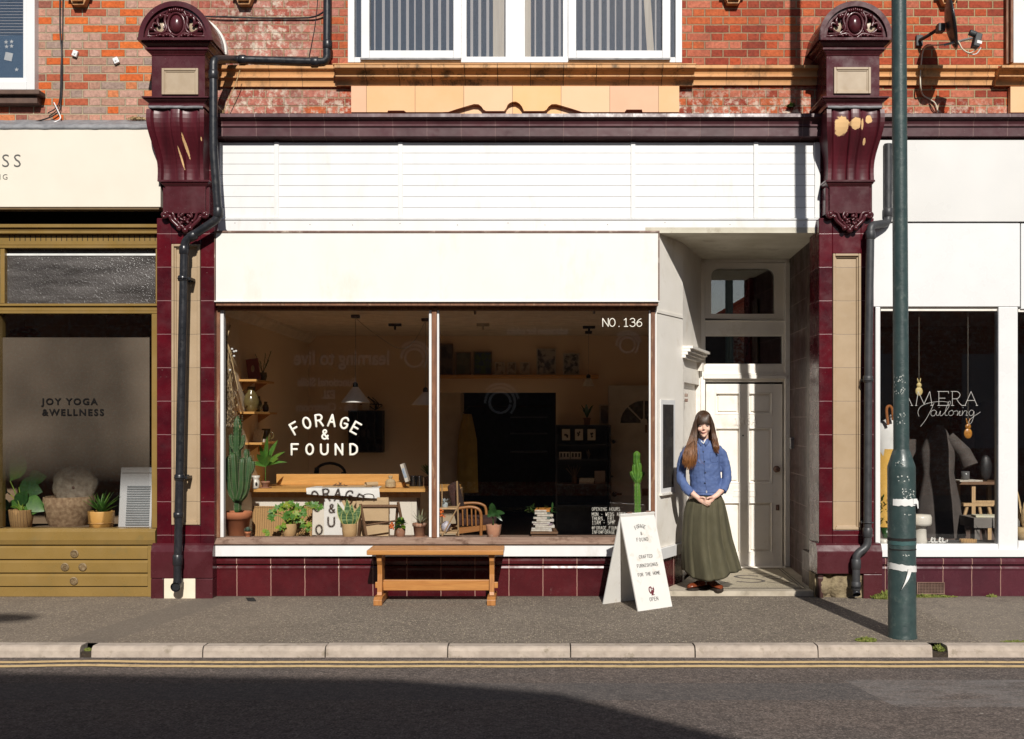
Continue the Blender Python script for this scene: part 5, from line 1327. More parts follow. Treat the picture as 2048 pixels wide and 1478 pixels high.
tuft(160, (X(275, .12), .11, Z(240, .12)), .09, .02, .05, 'weeds', 'dry moss on the brick ledge beside the left hood', mt=m_straw, w=.007)
tuft(130, (X(1582, .12), .12, Z(214, .12)), .03, .02, .06, 'weeds', 'dark creeping weed on the brick beside the flaked pilaster', mt=m_leafd, w=.012)

# ================= bench
bx0, bx1 = X(733, -.47), X(1007, -.47); by0, by1 = -.47, -.13; bz = .474
t = thing('bench', ((bx0+bx1)/2, -.3, 0), 'orange pine trestle bench against the maroon plinth under the window', 'bench')
m = M(); m.box(bx0, bx1, by0, by1, bz-.042, bz)
o = obj('seat', m, m_bench, t, bev=.007, seg=3)
for px in (757, 983):
    xc = X(px, -.45); m = M()
    # shaped upright, waisted between seat and foot
    sh = [(-.115, bz-.043), (-.115, bz-.10), (-.085, bz-.14), (-.075, bz-.22), (-.09, .10), (-.10, .07), (.10, .07), (.09, .10), (.075, bz-.22), (.085, bz-.14), (.115, bz-.10), (.115, bz-.043)]
    m.prism([(-.30+a, z) for a, z in sh], 0, xc-.02, xc+.02)
    l = obj('leg', m, m_bleg, t, bev=.005)
    m = M(); m.prism([(-.50, 0), (-.50, .05), (-.46, .068), (-.14, .068), (-.10, .05), (-.10, 0), (-.16, .0), (-.18, .015), (-.42, .015), (-.44, 0)], 0, xc-.036, xc+.036)
    obj('foot', m, m_bleg, l, bev=.005)
    m = M(); m.box(xc-.028, xc+.028, -.42, -.17, bz-.075, bz-.0435); obj('cleat', m, m_bleg, l, bev=.004)
m = M(); z0, z1 = Z(1181, -.32), Z(1160, -.32); m.box(X(757, -.45)-.05, X(983, -.45)+.05, -.315, -.285, z0+.02, z1-.02); m.box(X(757, -.45)+.022, X(983, -.45)-.022, -.32, -.28, z0, z1)
obj('stretcher', m, m_bench, t, bev=.004)

# ================= A-board
g0 = V((.844, 8.73-9.5, 0)); wv = V((.314, .235, 0)); sv = V((-.28, .36, 0)); H = .80
t = thing('sandwich_board', g0+wv/2+sv/2, 'white folding sandwich board on the pavement by the shop window', 'sandwich board')
wn_ = wv.normalized(); top = g0+sv/2+V((0, 0, H))
def bpanel(foot, sgn, name, mt):
    up = (top-foot-sv.normalized()*0); n_ = up.cross(wn_).normalized(); 
    if (n_.dot(sv) > 0) == (sgn > 0): n_ = -n_
    m = M(); a = foot; b = foot+wv; c_ = b+up; d_ = foot+up; th = .016
    vs = [a, b, c_, d_]+[p-n_*th for p in (a, b, c_, d_)]
    m.add(vs, [(0, 1, 2, 3), (4, 5, 6, 7), (0, 1, 5, 4), (1, 2, 6, 5), (2, 3, 7, 6), (3, 0, 4, 7)])
    return obj(name, m, mt, t, bev=.002), n_, up
m_board = mat('white painted board', (.76, .745, .71), (.72, .70, .66), 3, rough=.5, bump=.05, dirt=(.60, .55, .47), dsc=7)
fo, nf_, up = bpanel(g0, 1, 'front_panel', m_board)
bo, nb_, ub = bpanel(g0+sv, -1, 'rear_panel', m_board)
m = M()
for k in (.08, .3): m.tube([top+wn_*k+V((0, 0, .002)), top+wn_*(k+.05)+V((0, 0, .002))], .008, 8)
obj('hinge', m, m_trim, t)
upn = up.normalized(); L_ = up.length
fn = nf_ if nf_.y < 0 else -nf_
Bm = Matrix((( wn_.x, -fn.x, upn.x, 0), (wn_.y, -fn.y, upn.y, 0), (wn_.z, -fn.z, upn.z, 0), (0, 0, 0, 1)))
def bt(s_, u, v, h, w_=.0024, gap=2.2, asp=.85):
    T = Matrix.Translation(g0+wv*u+up*v+fn*.0015) @ Bm
    stroke(lt, s_, h, T, w_, gap=gap, asp=asp, k=4)
lt = M(); Tc = Matrix.Translation(g0+wv*.5+up*.72+fn*.0015) @ Bm
arc_text(lt, 'FORAGE', .031, (0, 0), .10, .95, .0022, 0, asp=.8, base=Tc)
bt('&', .5, .765, .026); bt('FOUND', .5, .70, .03, gap=3.2, asp=.8)
bt('CRAFTED', .5, .525, .026); bt('FURNISHINGS', .5, .435, .026, gap=2.); bt('FOR THE HOME', .5, .345, .026, gap=1.9); bt('OPEN', .5, .085, .030)
obj('lettering', lt, m_inkg, fo)
lt = M()
T = Matrix.Translation(g0+wv*.5+up*.175+fn*.002) @ Bm
k = len(lt.v)
lt.tube(smooth_path([(-.022, 0, -.012), (-.034, 0, .012), (-.030, 0, .036), (-.012, 0, .042), (-.006, 0, .030), (-.014, 0, .024)], 5), [.006]*26, 6, flat=.2, up=V((0, 1, 0)))
lt.ell((-.004, 0, -.004), .015, .0012, .022); lt.ell((.014, 0, .026), .010, .0012, .009); lt.ell((.012, 0, .006), .007, .0012, .014)
lt.tube([(-.018, 0, -.026), (.018, 0, -.026)], .003, 6, flat=.3, up=V((0, 1, 0))); lt.tube([(.012, 0, .012), (.024, 0, .016)], .003, 6, flat=.3, up=V((0, 1, 0))); lt.tube([(.018, 0, .033), (.021, 0, .042)], .0022, 6, flat=.3, up=V((0, 1, 0)))
lt.xf(T, k); obj('animal_emblem', lt, mat('maroon print', (.14, .015, .025), rough=.6, bump=0), fo)

# ================= small marks on the pavement
def flatpatch(name, pts, mt, z=.004):
    m = M(); m.add([V((a, b, z)) for a, b in pts], [tuple(range(len(pts)))]); return obj(name, m, mt, kind='structure')
def gp(px, py, h=0.): d = (CZ-h)*FP/(py-840); return ((px-CX)*d/FP, d-D0)
flatpatch('drain_cover', [gp(496, 1203), gp(513, 1203), gp(508, 1196), gp(491, 1196)], m_dark)

# ================= terrace across the street: shade on the road, reflections in the glass
t = thing('terraced_building', (0, -12.8, 0), 'terrace across the road seen only as its shadow and its reflection in the glass', 'building')
pts = [(-16, 0), (-16, 6.93), (-2.17, 6.89), (.4, 6.78), (1.45, 6.53), (2.24, 5.88), (5.2, 3.3), (5.2, 0)]
m = M(); m.prism(pts, 1, -18.5, -12.52); m.box(5.201, 26, -18.5, -12.6, 0, 4.7); obj('wall', m, m_brickR, t)
m = M()
for x in (6.2, 9.0, 12.0):
    m.box(x, x+1.3, -12.6, -12.56, 1.0, 3.0)
obj('far_window', m, m_blind, t)
m_sgn = mat('dark shop sign', (.05, .035, .03), rough=.5, bump=0); m_lite = mat('pale sign lettering', (.9, .88, .82), rough=.5, bump=0)
m = M(); m.box(-7, 4.6, -12.52, -12.40, 1.9, 3.6); m.box(-7, 4.6, -12.52, -12.45, .3, 1.88); obj('shop_sign', m, m_sgn, t)
rz = Matrix.Rotation(pi, 4, 'Z')
def rt(s_, px0, px1, py, h):
    D_ = 2*D0+0; Dv = 12.4+D0; xw = lambda p: (p-CX)*Dv/FP; z_ = CZ-(py-840)*Dv/FP
    x0, x1 = xw(px0), xw(px1); mm = text_m(s_, h*Dv/FP*1.35, ((x0+x1)/2, -12.39, z_-h*Dv/FP*.4), rz, ext=.005, off=.01, sx=.8)
    return mm
L2 = M()
for a in (('learning to live', 585, 780, 717, 30), ('Functional Skills', 590, 715, 765, 17), ('E2L', 640, 672, 790, 17), ('Life - Classroom', 590, 715, 815, 17), ('education for adults', 940, 1210, 662, 14)): L2.join(rt(*a)) if 0 else L2._join(rt(*a))
for px, py, r_ in ((828, 716, 26), (1000, 805, 30), (1255, 690, 22)):
    Dv = 12.4+D0; c = V(((px-CX)*Dv/FP, -12.38, CZ-(py-840)*Dv/FP)); r_ = r_*Dv/FP
    for rr, a0, a1 in ((1, -.8, 3.2), (.7, 0, 6.1), (1.25, .2, 2.4)): L2.tube([c+V((rr*r_*cos(a0+(a1-a0)*i/20), 0, rr*r_*sin(a0+(a1-a0)*i/20))) for i in range(21)], .03, 6, flat=.3)
obj('sign_lettering', L2, m_lite, t)
t = thing('lamp_post', (-6.3, -12.2, 0), 'street lamp across the road, known only by the shadow of its lantern on the pavement', 'lamp post')
m = M(); m.tube([V((-6.3, -12.2, 0)), V((-6.3, -12.2, 7.4)), V((-5.9, -12.2, 7.75)), V((-2.95, -12.2, 7.85))], [.09, .05, .04, .035], 10); obj('column', m, m_post, t)
m = M(); m.ell(V((-2.80, -12.2, 7.80)), .33, .14, .10); obj('lantern', m, m_greyp, t)
m = M(); m.box(-30, 30, -12.5, -9.6, -.13, 0); obj('far_pavement', m, m_pave, kind='structure')
# ================= plants and pots
def leaf(m, b, d, L, w, droop=.3, fold=.15, n=6, shape=None, up=V((0, 0, 1))):
    """one blade: three vertices across, n along; droops by its own length"""
    d = V(d).normalized(); s_ = d.cross(up); s_ = s_.normalized() if s_.length > .05 else V((1, 0, 0))
    p = V(b); vs = []; cur = d.copy()
    for i in range(n+1):
        u = i/n; ww = (shape(u) if shape else sin(pi*min(1, u*.96+.03))**.8)*w/2
        nr = s_.cross(cur).normalized()
        vs += [p-s_*ww+nr*fold*ww, p.copy(), p+s_*ww+nr*fold*ww]
        cur = (cur+V((0, 0, -droop/n))).normalized(); p = p+cur*(L/n)
    fs = []
    for i in range(n):
        k = i*3; fs += [(k, k+1, k+4, k+3), (k+1, k+2, k+5, k+4)]
    m.add(vs, fs, True)
def lobed(m, c, nrm, r, lobes=7, depth=.5):
    nrm = V(nrm).normalized(); a = nrm.orthogonal().normalized(); b = nrm.cross(a)
    k = lobes*4; vs = [V(c)]
    for i in range(k):
        t = 2*pi*i/k; rr = r*(1-depth*(.5+.5*cos(lobes*t)))*(1+.12*sin(t*3+c[0]*50))
        vs.append(V(c)+a*rr*cos(t)+b*rr*sin(t)-nrm*rr*rr*1.2)
    m.add(vs, [(0, i+1, (i+1) % k+1) for i in range(k)], True)
def pot(m, c, rt, rb, h, lip=None, saucer=0, seg=28):
    pr = [(rb*.9, 0), (rb, .004)]
    if lip: pr += [(rt*.93, h-lip), (rt*1.06, h-lip+.002), (rt*1.08, h-.006), (rt*1.05, h)]
    else: pr += [(rb+(rt-rb)*.5+.003, h*.5), (rt, h*.96), (rt*.99, h)]
    pr += [(rt*.9, h), (rt*.86, h-.025)]
    m.lathe(pr, c, seg, caps=True)
    if saucer: m.lathe([(rb*1.05, -.012), (rb*1.5, .004), (rb*1.52, .010), (rb*1.2, .002)], c, seg)
def soil(c, r, h, t): m = M(); m.lathe([(r*.2, h-.022), (r*.88, h-.024), (r*.88, h-.03)], c, 20); return obj('soil', m, m_soil, t)
def potted(label, px0, px1, pt, pb, y, mt, lip=None, taper=.75, saucer=0, group=None, name='potted_plant'):
    x0, x1 = X(px0, y), X(px1, y); r = (x1-x0)/2/(1.08 if lip else 1); h = (pb-pt)*(D0+y)/FP
    c = V(((x0+x1)/2, y, Z(pb, y))); t = thing(name, c, label, 'plant', group)
    m = M(); pot(m, c, r, r*taper, h, lip, saucer); obj('pot', m, mt, t); soil(c, r, h, t)
    return t, c, r, h
def column(m, pts, r, ribs=5, amp=.3, tip=True):
    pts = smooth_path(pts, 5); n = len(pts); rings = []; k = ribs*4
    for i, p in enumerate(pts):
        u = i/(n-1); rr = r*(1 if u < .82 else math.sqrt(max(.02, 1-((u-.82)/.18)**2)))*(1 if u > .05 else .75)*(1+.07*sin(i*2.1))
        t = (pts[min(i+1, n-1)]-pts[max(0, i-1)]).normalized(); a = (V((0, 1, 0))-t*t.y).normalized() if abs(t.y) < .9 else t.orthogonal(); b = t.cross(a)
        rings.append([p+(a*cos(2*pi*j/k)+b*sin(2*pi*j/k))*rr*(1+amp*(1 if j % 4 == 0 else (-.6 if j % 4 == 2 else 0))) for j in range(k)])
    m.loft(rings)
def spines(m, pts, r, ribs=5, amp=.3, st=.012):
    pts = smooth_path(pts, 8); L = 0
    for i in range(1, len(pts)):
        L += (pts[i]-pts[i-1]).length
        if L < st: continue
        L = 0
        for j in range(ribs):
            a = 2*pi*j/ribs; c = pts[i]+V((-sin(a), cos(a), 0)) @ Matrix.Identity(3)*r*(1+amp)
            m.ell(c, .0042, seg=5, rings=3)
# --- big cactus
y = .24
t, c, r, h = potted('tall branching cactus in a big terracotta pot at the corner of the shop window', 447, 504, 1023, 1075, y, m_tc, lip=.065, taper=.72)
K = lambda px, py, dy=0.: P(px, py, y+dy)
m = M(); sp = M()
arms = [([K(475, 1024), K(475, 1000), K(476, 980)], .032), ([K(475, 990), K(473, 940), K(474, 880), K(475, 832)], .036), ([K(473, 1002, -.02), K(462, 985, -.03), K(457, 950, -.03), K(456, 912, -.02)], .028),
        ([K(477, 1002, -.03), K(490, 985, -.04), K(496, 950, -.04), K(500, 912, -.03)], .027), ([K(474, 1000, -.05), K(470, 970, -.08), K(468, 930, -.08), K(466, 905, -.07)], .027), ([K(476, 1000, -.06), K(483, 975, -.08), K(484, 940, -.08), K(486, 915, -.07)], .026),
        ([K(472, 1000, .04), K(461, 960, .07), K(464, 895, .07), K(461, 868, .07)], .026), ([K(478, 990, .03), K(490, 950, .05), K(493, 920, .05), K(492, 898, .05)], .024), ([K(474, 905), K(465, 893), K(462, 880), K(462, 870)], .017), ([K(476, 900), K(484, 892), K(487, 880), K(486, 870)], .016), ([K(498, 950, -.03), K(505, 938, -.03), K(506, 922, -.03)], .017), ([K(457, 960, -.04), K(451, 948, -.04), K(451, 930, -.04)], .018)]
for a, rr in arms: column(m, a, rr*.93, 5, .26); spines(sp, a, rr*.93, 5, .26)
obj('stem', m, m_cactus, t); obj('areoles', sp, mat('cactus areoles', (.35, .34, .22), rough=.9, bump=0), t)
# --- tiny succulent
t, c, r, h = potted('tiny blue green succulent in a small terracotta pot beside the big cactus pot', 489, 502.5, 1063, 1075.5, .06, m_tc, lip=.018)
m = M()
for i in range(34):
    a = i*2.4; e = .25+1.2*i/34; leaf(m, c+V((0, 0, h-.01)), (cos(a)*cos(e), sin(a)*cos(e), sin(e)), .055, .014, -.2, .3, 3)
obj('rosette', m, mat('blue green succulent', (.10, .17, .12), (.14, .22, .17), 20, rough=.6, bump=0), t)
# --- woven screen leaning behind
t = thing('woven_mat', P(560, 1075, .50), 'square woven reed mat standing upright between the cactus pot and the leafy plant', 'woven mat')
g = NG('woven reed'); p_ = g.pos(); sx_ = g.sep(p_); 
wv_ = g.math('SINE', g.math('MULTIPLY', sx_[0], 2*pi/.022)); wz_ = g.math('SINE', g.math('MULTIPLY', sx_[2], 2*pi/.011)); wc = g.math('MULTIPLY', wv_, wz_)
cl = g.mix(g.rng(g.math('ADD', wc, g.math('MULTIPLY', g.noise(p_, 40, 4), .8)), -.5, 1.2), (.32, .17, .065), (.60, .37, .15)); cl = g.mix(g.rng(wv_, .86, .97), cl, (.10, .05, .02))
m_weave = g.bsdf(cl, .8, g.bump(wc, .6, .004))
m = M(); rt = Matrix.Rotation(R(-7), 3, 'X'); m.box(X(507, .5), X(622, .5), .50, .515, Z(1078, .5), Z(1014, .5), rot=rt); obj('weave', m, m_weave, t)
m = M(); m.frame(X(505, .5), X(624, .5), Z(1080, .5), Z(1012.5, .5), .014, .494, .521)
k0 = V(((X(507, .5)+X(622, .5))/2, .5075, (Z(1078, .5)+Z(1014, .5))/2)); m.v = [rt @ (q-k0)+k0 for q in m.v]; obj('edge_binding', m, m_weave, t)
# --- lone leaf poking up in front of the mat
m = M()
for i in range(7): lobed(m, P(532+random.uniform(-4, 4), 1066+random.uniform(-5, 6), .2), (random.uniform(-.5, .5), -1, random.uniform(0, .8)), .026, 5, .5)
m.tube([P(532, 1068, .2), P(531, 1077, .2)], .003, 5)
obj('seedling', m, m_leafy, label='small bright green seedling leaf in front of the woven mat', cat='plant')
# --- leafy lobed plant
t, c, r, h = potted('straggling leafy plant in a tan pot in front of the woven mat', 564, 594, 1047, 1074.5, .16, m_tanpot, taper=.78)
b = c+V((0, 0, h-.02)); m = M(); m2 = M(); st = M()
def stem(px, py, dy, n=4, mm=None, r_=.032, thick=.004):
    e = P(px, py, .16+dy); mid = (b+e)/2+V((0, 0, .05)); st.tube(smooth_path([b, mid, e], 4), thick, 5)
    for i in range(n):
        q = e+V((random.uniform(-1, 1), random.uniform(-1, .6), random.uniform(-.8, .6)))*.036
        lobed(mm or random.choice((m, m2)), q, (random.uniform(-.6, .6), -.9, random.uniform(.0, 1.)), r_*random.uniform(.7, 1.15), 5, .55)
for px, py, dy, n in ((567, 1012, 0, 7), (580, 1008, -.02, 7), (592, 1014, .02, 6), (556, 1018, -.03, 5), (604, 1026, -.03, 6), (612, 1046, -.05, 5), (548, 1027, -.02, 5), (538, 1034, -.03, 4), (586, 1028, -.06, 6), (570, 1030, -.06, 5), (562, 1052, -.07, 5), (600, 1036, -.05, 4), (616, 1056, -.04, 4), (602, 1012, .1, 4), (622, 1004, .14, 5), (632, 1010, .14, 4), (642, 1013, .14, 4)): stem(px, py, dy, n, m2 if (px > 598 and py < 1030) or px < 550 else None)
obj('leaves', m, m_leafy, t); obj('leaves', m2, m_leaf, t); obj('stems', st, m_leafy, t)
# --- snake plant
t, c, r, h = potted('snake plant with yellow edged blades in a smooth tan pot', 684, 714.5, 1047, 1077, .12, m_tanpot, taper=.86)
g = NG('snake plant blade'); p_ = g.obj(); sx_ = g.sep(p_); w_ = g.noise(g.stretch(p_, (8, 8, 60)), 1.5, 4, .6)
m_snake = g.bsdf(g.mix(g.rng(w_, .45, .6), (.03, .09, .03), (.20, .30, .14)), .4)
m = M(); me_ = M()
for px, py, bx, dy in ((675, 1006, 690, 0), (694, 998, 697, -.01), (721, 1010, 706, 0), (700, 1018, 700, -.05), (686, 1020, 692, -.04), (712, 1022, 704, -.03), (704, 1008, 700, .04)):
    e = P(px, py, .12+dy); q = P(bx, 1049, .12+dy*.5); d = e-q; L = d.length
    sh = lambda u: (.7+.5*sin(pi*min(1, u*1.1)))*(1-u**5)+.02
    leaf(m, q, d, L, .046, 0, .35, 7, sh, up=V((0, -1, .02))); leaf(me_, q+V((0, .0025, 0)), d, L*1.01, .058, 0, .35, 7, sh, up=V((0, -1, .02)))
obj('blade', m, m_snake, t); obj('blade_edge', me_, mat('pale leaf edge', (.50, .50, .16), rough=.5, bump=0), t)
# --- kraft bags
def bag(label, a, b_, c_, d_, y, tilt=0):
    t = thing('paper_bag', P((a+b_)/2, d_, y), label, 'paper bag', 'kraft bags behind the window plants')
    x0, x1 = X(a, y), X(b_, y); z0, z1 = Z(d_, y), Z(c_, y); dd = .10
    m = M(); n = 8; rg = []
    for i in range(n+1):
        u = i/n; z_ = z0+(z1-z0)*u; k_ = dd*(1-.75*u*u); sh = tilt*u
        rg.append([V((x0+sh, y, z_)), V(((x0+x1)/2+sh, y-.006*sin(u*3), z_)), V((x1+sh, y, z_)), V((x1+sh-.004, y+k_/2, z_)), V((x1+sh, y+k_, z_)), V((x0+sh, y+k_, z_)), V((x0+sh+.004, y+k_/2, z_))])
    m.loft(rg, caps=True, smooth=False); obj('paper', m, m_kraft, t)
    return t
def handle(t, px0, px1, py, top, y):
    m = M(); m.tube(smooth_path([P(px0, py, y), P(px0+1, top+3, y), P((px0+px1)/2, top, y-.01), P(px1-1, top+3, y), P(px1, py, y)], 5), .005, 6); obj('handle', m, mat('dark twisted cord', (.03, .015, .01), rough=.8) if 'dark twisted cord' not in bpy.data.materials else bpy.data.materials['dark twisted cord'], t)
b1 = bag('kraft paper bag with dark looped handles, behind the snake plant', 674, 718, 1001, 1078, 1.145); handle(b1, 684, 700, 1002, 986, 1.14)
b2 = bag('wide kraft paper bag behind the old timber trestle', 713, 777, 1002, 1078, .66, .0); handle(b2, 726, 748, 1003, 988, .66)
bag('small kraft paper bag poking up behind the trestle bar', 754, 777, 995, 1030, .80)
# --- trestle frame
t = thing('wooden_trestle', P(765, 1078, .42), 'old brown wooden trestle frame standing across the paper bags', 'trestle')
def bar(m, a, b, w, d): 
    dr = (b-a).normalized(); m.tube([a, b], [(w, d), (w, d)], 4, smooth=False)
for nm, a, b, w in (('top_bar', P(721, 1013, .40), P(797, 1013, .40), .019), ('leg', P(721, 1008, .38), P(734, 1080, .36), .015), ('leg', P(796, 1004, .38), P(808, 1066, .36), .015), ('leg', P(722, 1016, .45), P(716, 1080, .60), .014), ('leg', P(795, 1012, .45), P(790, 1080, .60), .014), ('brace', P(724, 1052, .48), P(802, 1040, .48), .010)):
    m = M(); bar(m, a, b, w, w); obj(nm, m, m_walnut, t, bev=.002)
# --- orange kalanchoe
t, c, r, h = potted('small dark leaved plant with a cluster of orange flowers in a squat brown pot', 791, 811, 1055, 1076, .10, m_tcold, taper=.8, saucer=1)
m = M(); m2 = M(); m3 = M()
for i in range(60):
    a = random.random()*6.28; e = random.uniform(-.3, 1.3); q = c+V((.0, 0, h+.02)); d = V((cos(a)*cos(e), sin(a)*cos(e), sin(e)))
    leaf(random.choice((m, m, m2)), q+d*.02, d, random.uniform(.035, .065), .04, .4, .1, 4)
for i in range(34): m3.ell(P(783+random.gauss(0, 2.6), 1052+random.gauss(0, 3.4), .06+random.uniform(-.02, .02)), .0075, .006, .0075, 6, 4)
obj('leaves', m, m_leafd, t); obj('leaves', m2, m_leafy, t); obj('flower', m3, m_flor, t)
# --- aged pot with dried succulent
t, c, r, h = potted('aloe in an aged terracotta pot and saucer beside the window mullion', 824.5, 853, 1046, 1074, .09, m_tcold, lip=.03, taper=.75, saucer=1)
m = M()
for i in range(26):
    a = i*2.4; e = random.uniform(.3, 1.4); leaf(m, c+V((.01, 0, h-.01)), (cos(a)*cos(e)+.2, sin(a)*cos(e), sin(e)), random.uniform(.08, .15), .012, .1, .3, 4)
m.tube([c+V((0, 0, h)), P(838, 1020, .08)], [.006, .002], 5)
obj('leaves', m, mat('dusty aloe leaf', (.20, .22, .12), (.32, .30, .2), 20, rough=.7, bump=0), t)
# --- ladder shelf right of mullion
t = thing('ladder_shelf', P(898, 1078, .5), 'pale wood ladder shelf with little pots, between the window mullion and the armchair', 'shelf')
ls = [('upright', P(878, 960, .5), P(878, 1080, .5), .013), ('upright', P(884, 968, .75), P(884, 1080, .75), .012), ('front_leg', P(920, 1006, .38), P(880, 1080, .30), .011), ('upright', P(914, 962, .9), P(917, 1080, .9), .016), ('rail', P(878, 1064, .42), P(914, 1052, .8), .009)]
for nm, a, b, w in ls: m = M(); bar(m, a, b, w, w*.6); obj(nm, m, m_pale, t, bev=.002)
for py in (1018, 1066):
    m = M(); q0, q1 = P(880, py, .45), P(915, py-4, .45); m.box(q0.x, q1.x, .40, .62, q0.z, q0.z+.014); obj('shelf_board', m, m_pale, t, bev=.002)
m = M()
for i in range(26): m.ell(P(882+random.gauss(0, 2.5), 1022+random.gauss(0, 4), .36+random.uniform(-.02, .02)), .008, .006, .008, 6, 4)
for i in range(14): leaf(m, P(884, 1030, .38), (random.uniform(-1, 1), -.3, random.uniform(-.4, 1)), .05, .012, .3)
obj('orange_flowers', m, m_flor, label='sprig of orange flowers hanging from the ladder shelf', cat='flowers')
m = M(); cz = P(890, 1017, .5)
m.lathe([(.022, 0), (.03, .02), (.028, .05), (.02, .06)], cz, 14)
for i in range(22): a = i*2.4; leaf(m, cz+V((0, 0, .05)), (cos(a), sin(a), random.uniform(.1, 1.5)), .06, .012, .1)
obj('small_plant', m, mat('pale blue succulent', (.28, .33, .34), (.4, .42, .42), 30, rough=.7, bump=0), label='pale blue succulent on the upper board of the ladder shelf', cat='plant')
m = M(); q = P(892, 1064, .46); m.ell(q+V((0, 0, .05)), .045, .04, .055, 10, 7); m.v = [v+V((1, .4, .6))*.01*NZ.noise(v*40) for v in m.v]
obj('crumpled_bag', m, mat('striped plastic', (.55, .52, .56), (.35, .34, .42), 60, rough=.4, bump=.6), label='crumpled pale bag on the lower board of the ladder shelf', cat='bag')
# --- rubber plant
t, c, r, h = potted('young rubber plant in an aged terracotta pot on the right half of the sill', 971.5, 1003, 1049, 1080, .07, m_tcold, taper=.7)
m = M(); st = M(); top = P(985, 1026, .07); st.tube([c+V((0, 0, h-.02)), top, P(985, 1014, .07)], .006, 6)
for px, py, L, w, dr in ((984, 1007, .1, .06, 0), (976, 1021, .085, .055, .4), (993, 1018, .09, .05, .3), (1008, 1024, .10, .045, .5), (975, 1034, .07, .05, .5), (990, 1034, .07, .045, .6), (1006, 1036, .08, .035, .9), (998, 1030, .07, .03, .6)):
    e = P(px, py, .05); q = top+(e-top)*.12; leaf(m, q, (e-q)+V((0, -.02, .02)), (e-q).length*1.15, w, dr, .12, 6, up=V((0, -.9, .3)))
obj('leaves', m, m_leafd, t); obj('stem', st, m_leafd, t)
# --- upright cactus at the right
t, c, r, h = potted('single tall bright green cactus with a sprouting crown behind the sandwich board', 1256, 1294, 1046, 1078, .28, m_tcold, lip=.04)
K2 = lambda px, py: P(px, py, .28)
m = M(); a1 = [K2(1275, 1052), K2(1275, 1010), K2(1274, 962)]; column(m, a1, .028, 6, .2)
for a, rr in (([K2(1274, 966), K2(1276, 945), K2(1273, 922), K2(1274, 902)], .026), ([K2(1273, 962), K2(1266, 952), K2(1263, 942)], .017), ([K2(1275, 964), K2(1283, 952), K2(1285, 943)], .017), ([K2(1272, 958), K2(1268, 940), K2(1270, 928)], .016), ([K2(1276, 952), K2(1280, 938), K2(1278, 925)], .014)): column(m, a, rr, 4, .35)
obj('stem', m, m_cactus2, t); sp = M(); spines(sp, a1, .029, 6, .2, .02); obj('areoles', sp, bpy.data.materials['cactus areoles'], t)

# ================= counter
yc0, yc1, zc_ = 1.10, 1.62, .905
t = thing('pine_counter', P(660, 1078, 1.2), 'long pine topped counter with a white front panel behind the window display', 'counter')
m = M(); xL, xR = RW+.002, X(845, 1.1)
m.prism([(xL, yc0), (xR, yc0), (xR+.28, yc0+.18), (xR+.34, yc1+.2), (xL, yc1+.2)], 2, zc_-.035, zc_); obj('top', m, m_pinet, t, bev=.003)
m = M(); m.box(X(548, yc1), X(795, yc1), yc1+.1, yc1+.125, zc_, zc_+.115); obj('back_rail', m, m_pinet, t, bev=.003)
m_cw = mat('white counter panel', (.72, .66, .57), (.68, .62, .53), 3, rough=.7, bump=.03)
m = M(); m.box(xL, X(822, 1.2), 1.26, 1.29, .1, zc_-.036); obj('front_panel', m, m_cw, t)
m = M(); m.box(xL, X(838, 1.1), 1.22, 1.255, zc_-.10, zc_-.036); obj('apron', m, m_pale, t, bev=.002)
m = M(); m.box(X(822, 1.2)+.001, X(826, 1.2)+.03, 1.26, 1.6, .1, zc_-.036); obj('end_panel', m, m_cw, t)
m = M(); m.box(xR+.0, xR+.30, 1.35, 1.75, zc_-.034, zc_+.002-.004); m.box(X(868, 1.5), X(868, 1.5)+.03, 1.35, 1.9, .1, zc_-.036); m.box(X(914, 1.5), X(914, 1.5)+.03, 1.35, 1.9, .1, zc_-.036); m.box(X(868, 1.5)+.03, X(914, 1.5), 1.38, 1.9, .45, .47); obj('end_shelf', m, m_pale, t, bev=.002)
# white sign panel that catches the shadow of the lettering
m = M(); m.prism([(X(a, .95), Z(b, .95)) for a, b in ((641, 1000), (675, 1003), (690, 1032), (722, 1040), (722, 1100), (641, 1100))], 1, 1.125, 1.135); obj('white_board', m, m_board, label='plain white board leaning on the counter front beside the woven mat', cat='board')
# cloth hanging over the edge
m = M(); n = 16; rg = []
for i in range(n+1):
    u = i/n; x = X(612+146*u, 1.09); j = .006*sin(u*7)
    dz = .055+.042*u+.004*sin(u*9)
    rg.append([V((x-.02+.06*(1-u), 1.42, zc_+.004)), V((x, 1.13, zc_+.005)), V((x, 1.095, zc_+.003)), V((x+.004, 1.085+j, zc_-.02)), V((x+.01, 1.08+j*1.5, zc_-dz))])
m.loft(rg, closed=False); obj('white_cloth', m, m_paperw, label='white cloth draped over the front edge of the pine counter', cat='cloth')
def T1(px, py, yy): return P(px, py, yy)
m = M(); m.box(X(647, 1.3), X(745, 1.3), 1.2, 1.42, zc_+.008, zc_+.012, rot=Matrix.Rotation(R(3), 3, 'Z')); obj('kraft_sheet', m, m_kraft, label='flat sheet of brown paper lying on the white cloth', cat='paper')
m = M(); q = V((X(742, 1.25), 1.25, zc_+.035)); m.tube([q+V((-.05, -.03, 0)), q+V((.05, .08, 0))], .022, 14, caps=False); m.tube([q+V((.05, .08, 0)), q+V((-.05, -.03, 0))], .017, 14, caps=False); obj('paper_roll', m, m_kraft, label='short roll of brown paper at the end of the cloth', cat='paper roll')
m = M()
for i in range(14): a = V((X(678+random.uniform(-14, 14), 1.3), 1.3+random.uniform(-.05, .05), zc_+.016)); m.tube([a, a+V((random.uniform(-.05, .05), .02, random.uniform(0, .04)))], .003, 5)
obj('dried_sprigs', m, m_walnut, label='few dried twigs scattered on the brown paper', cat='twigs')
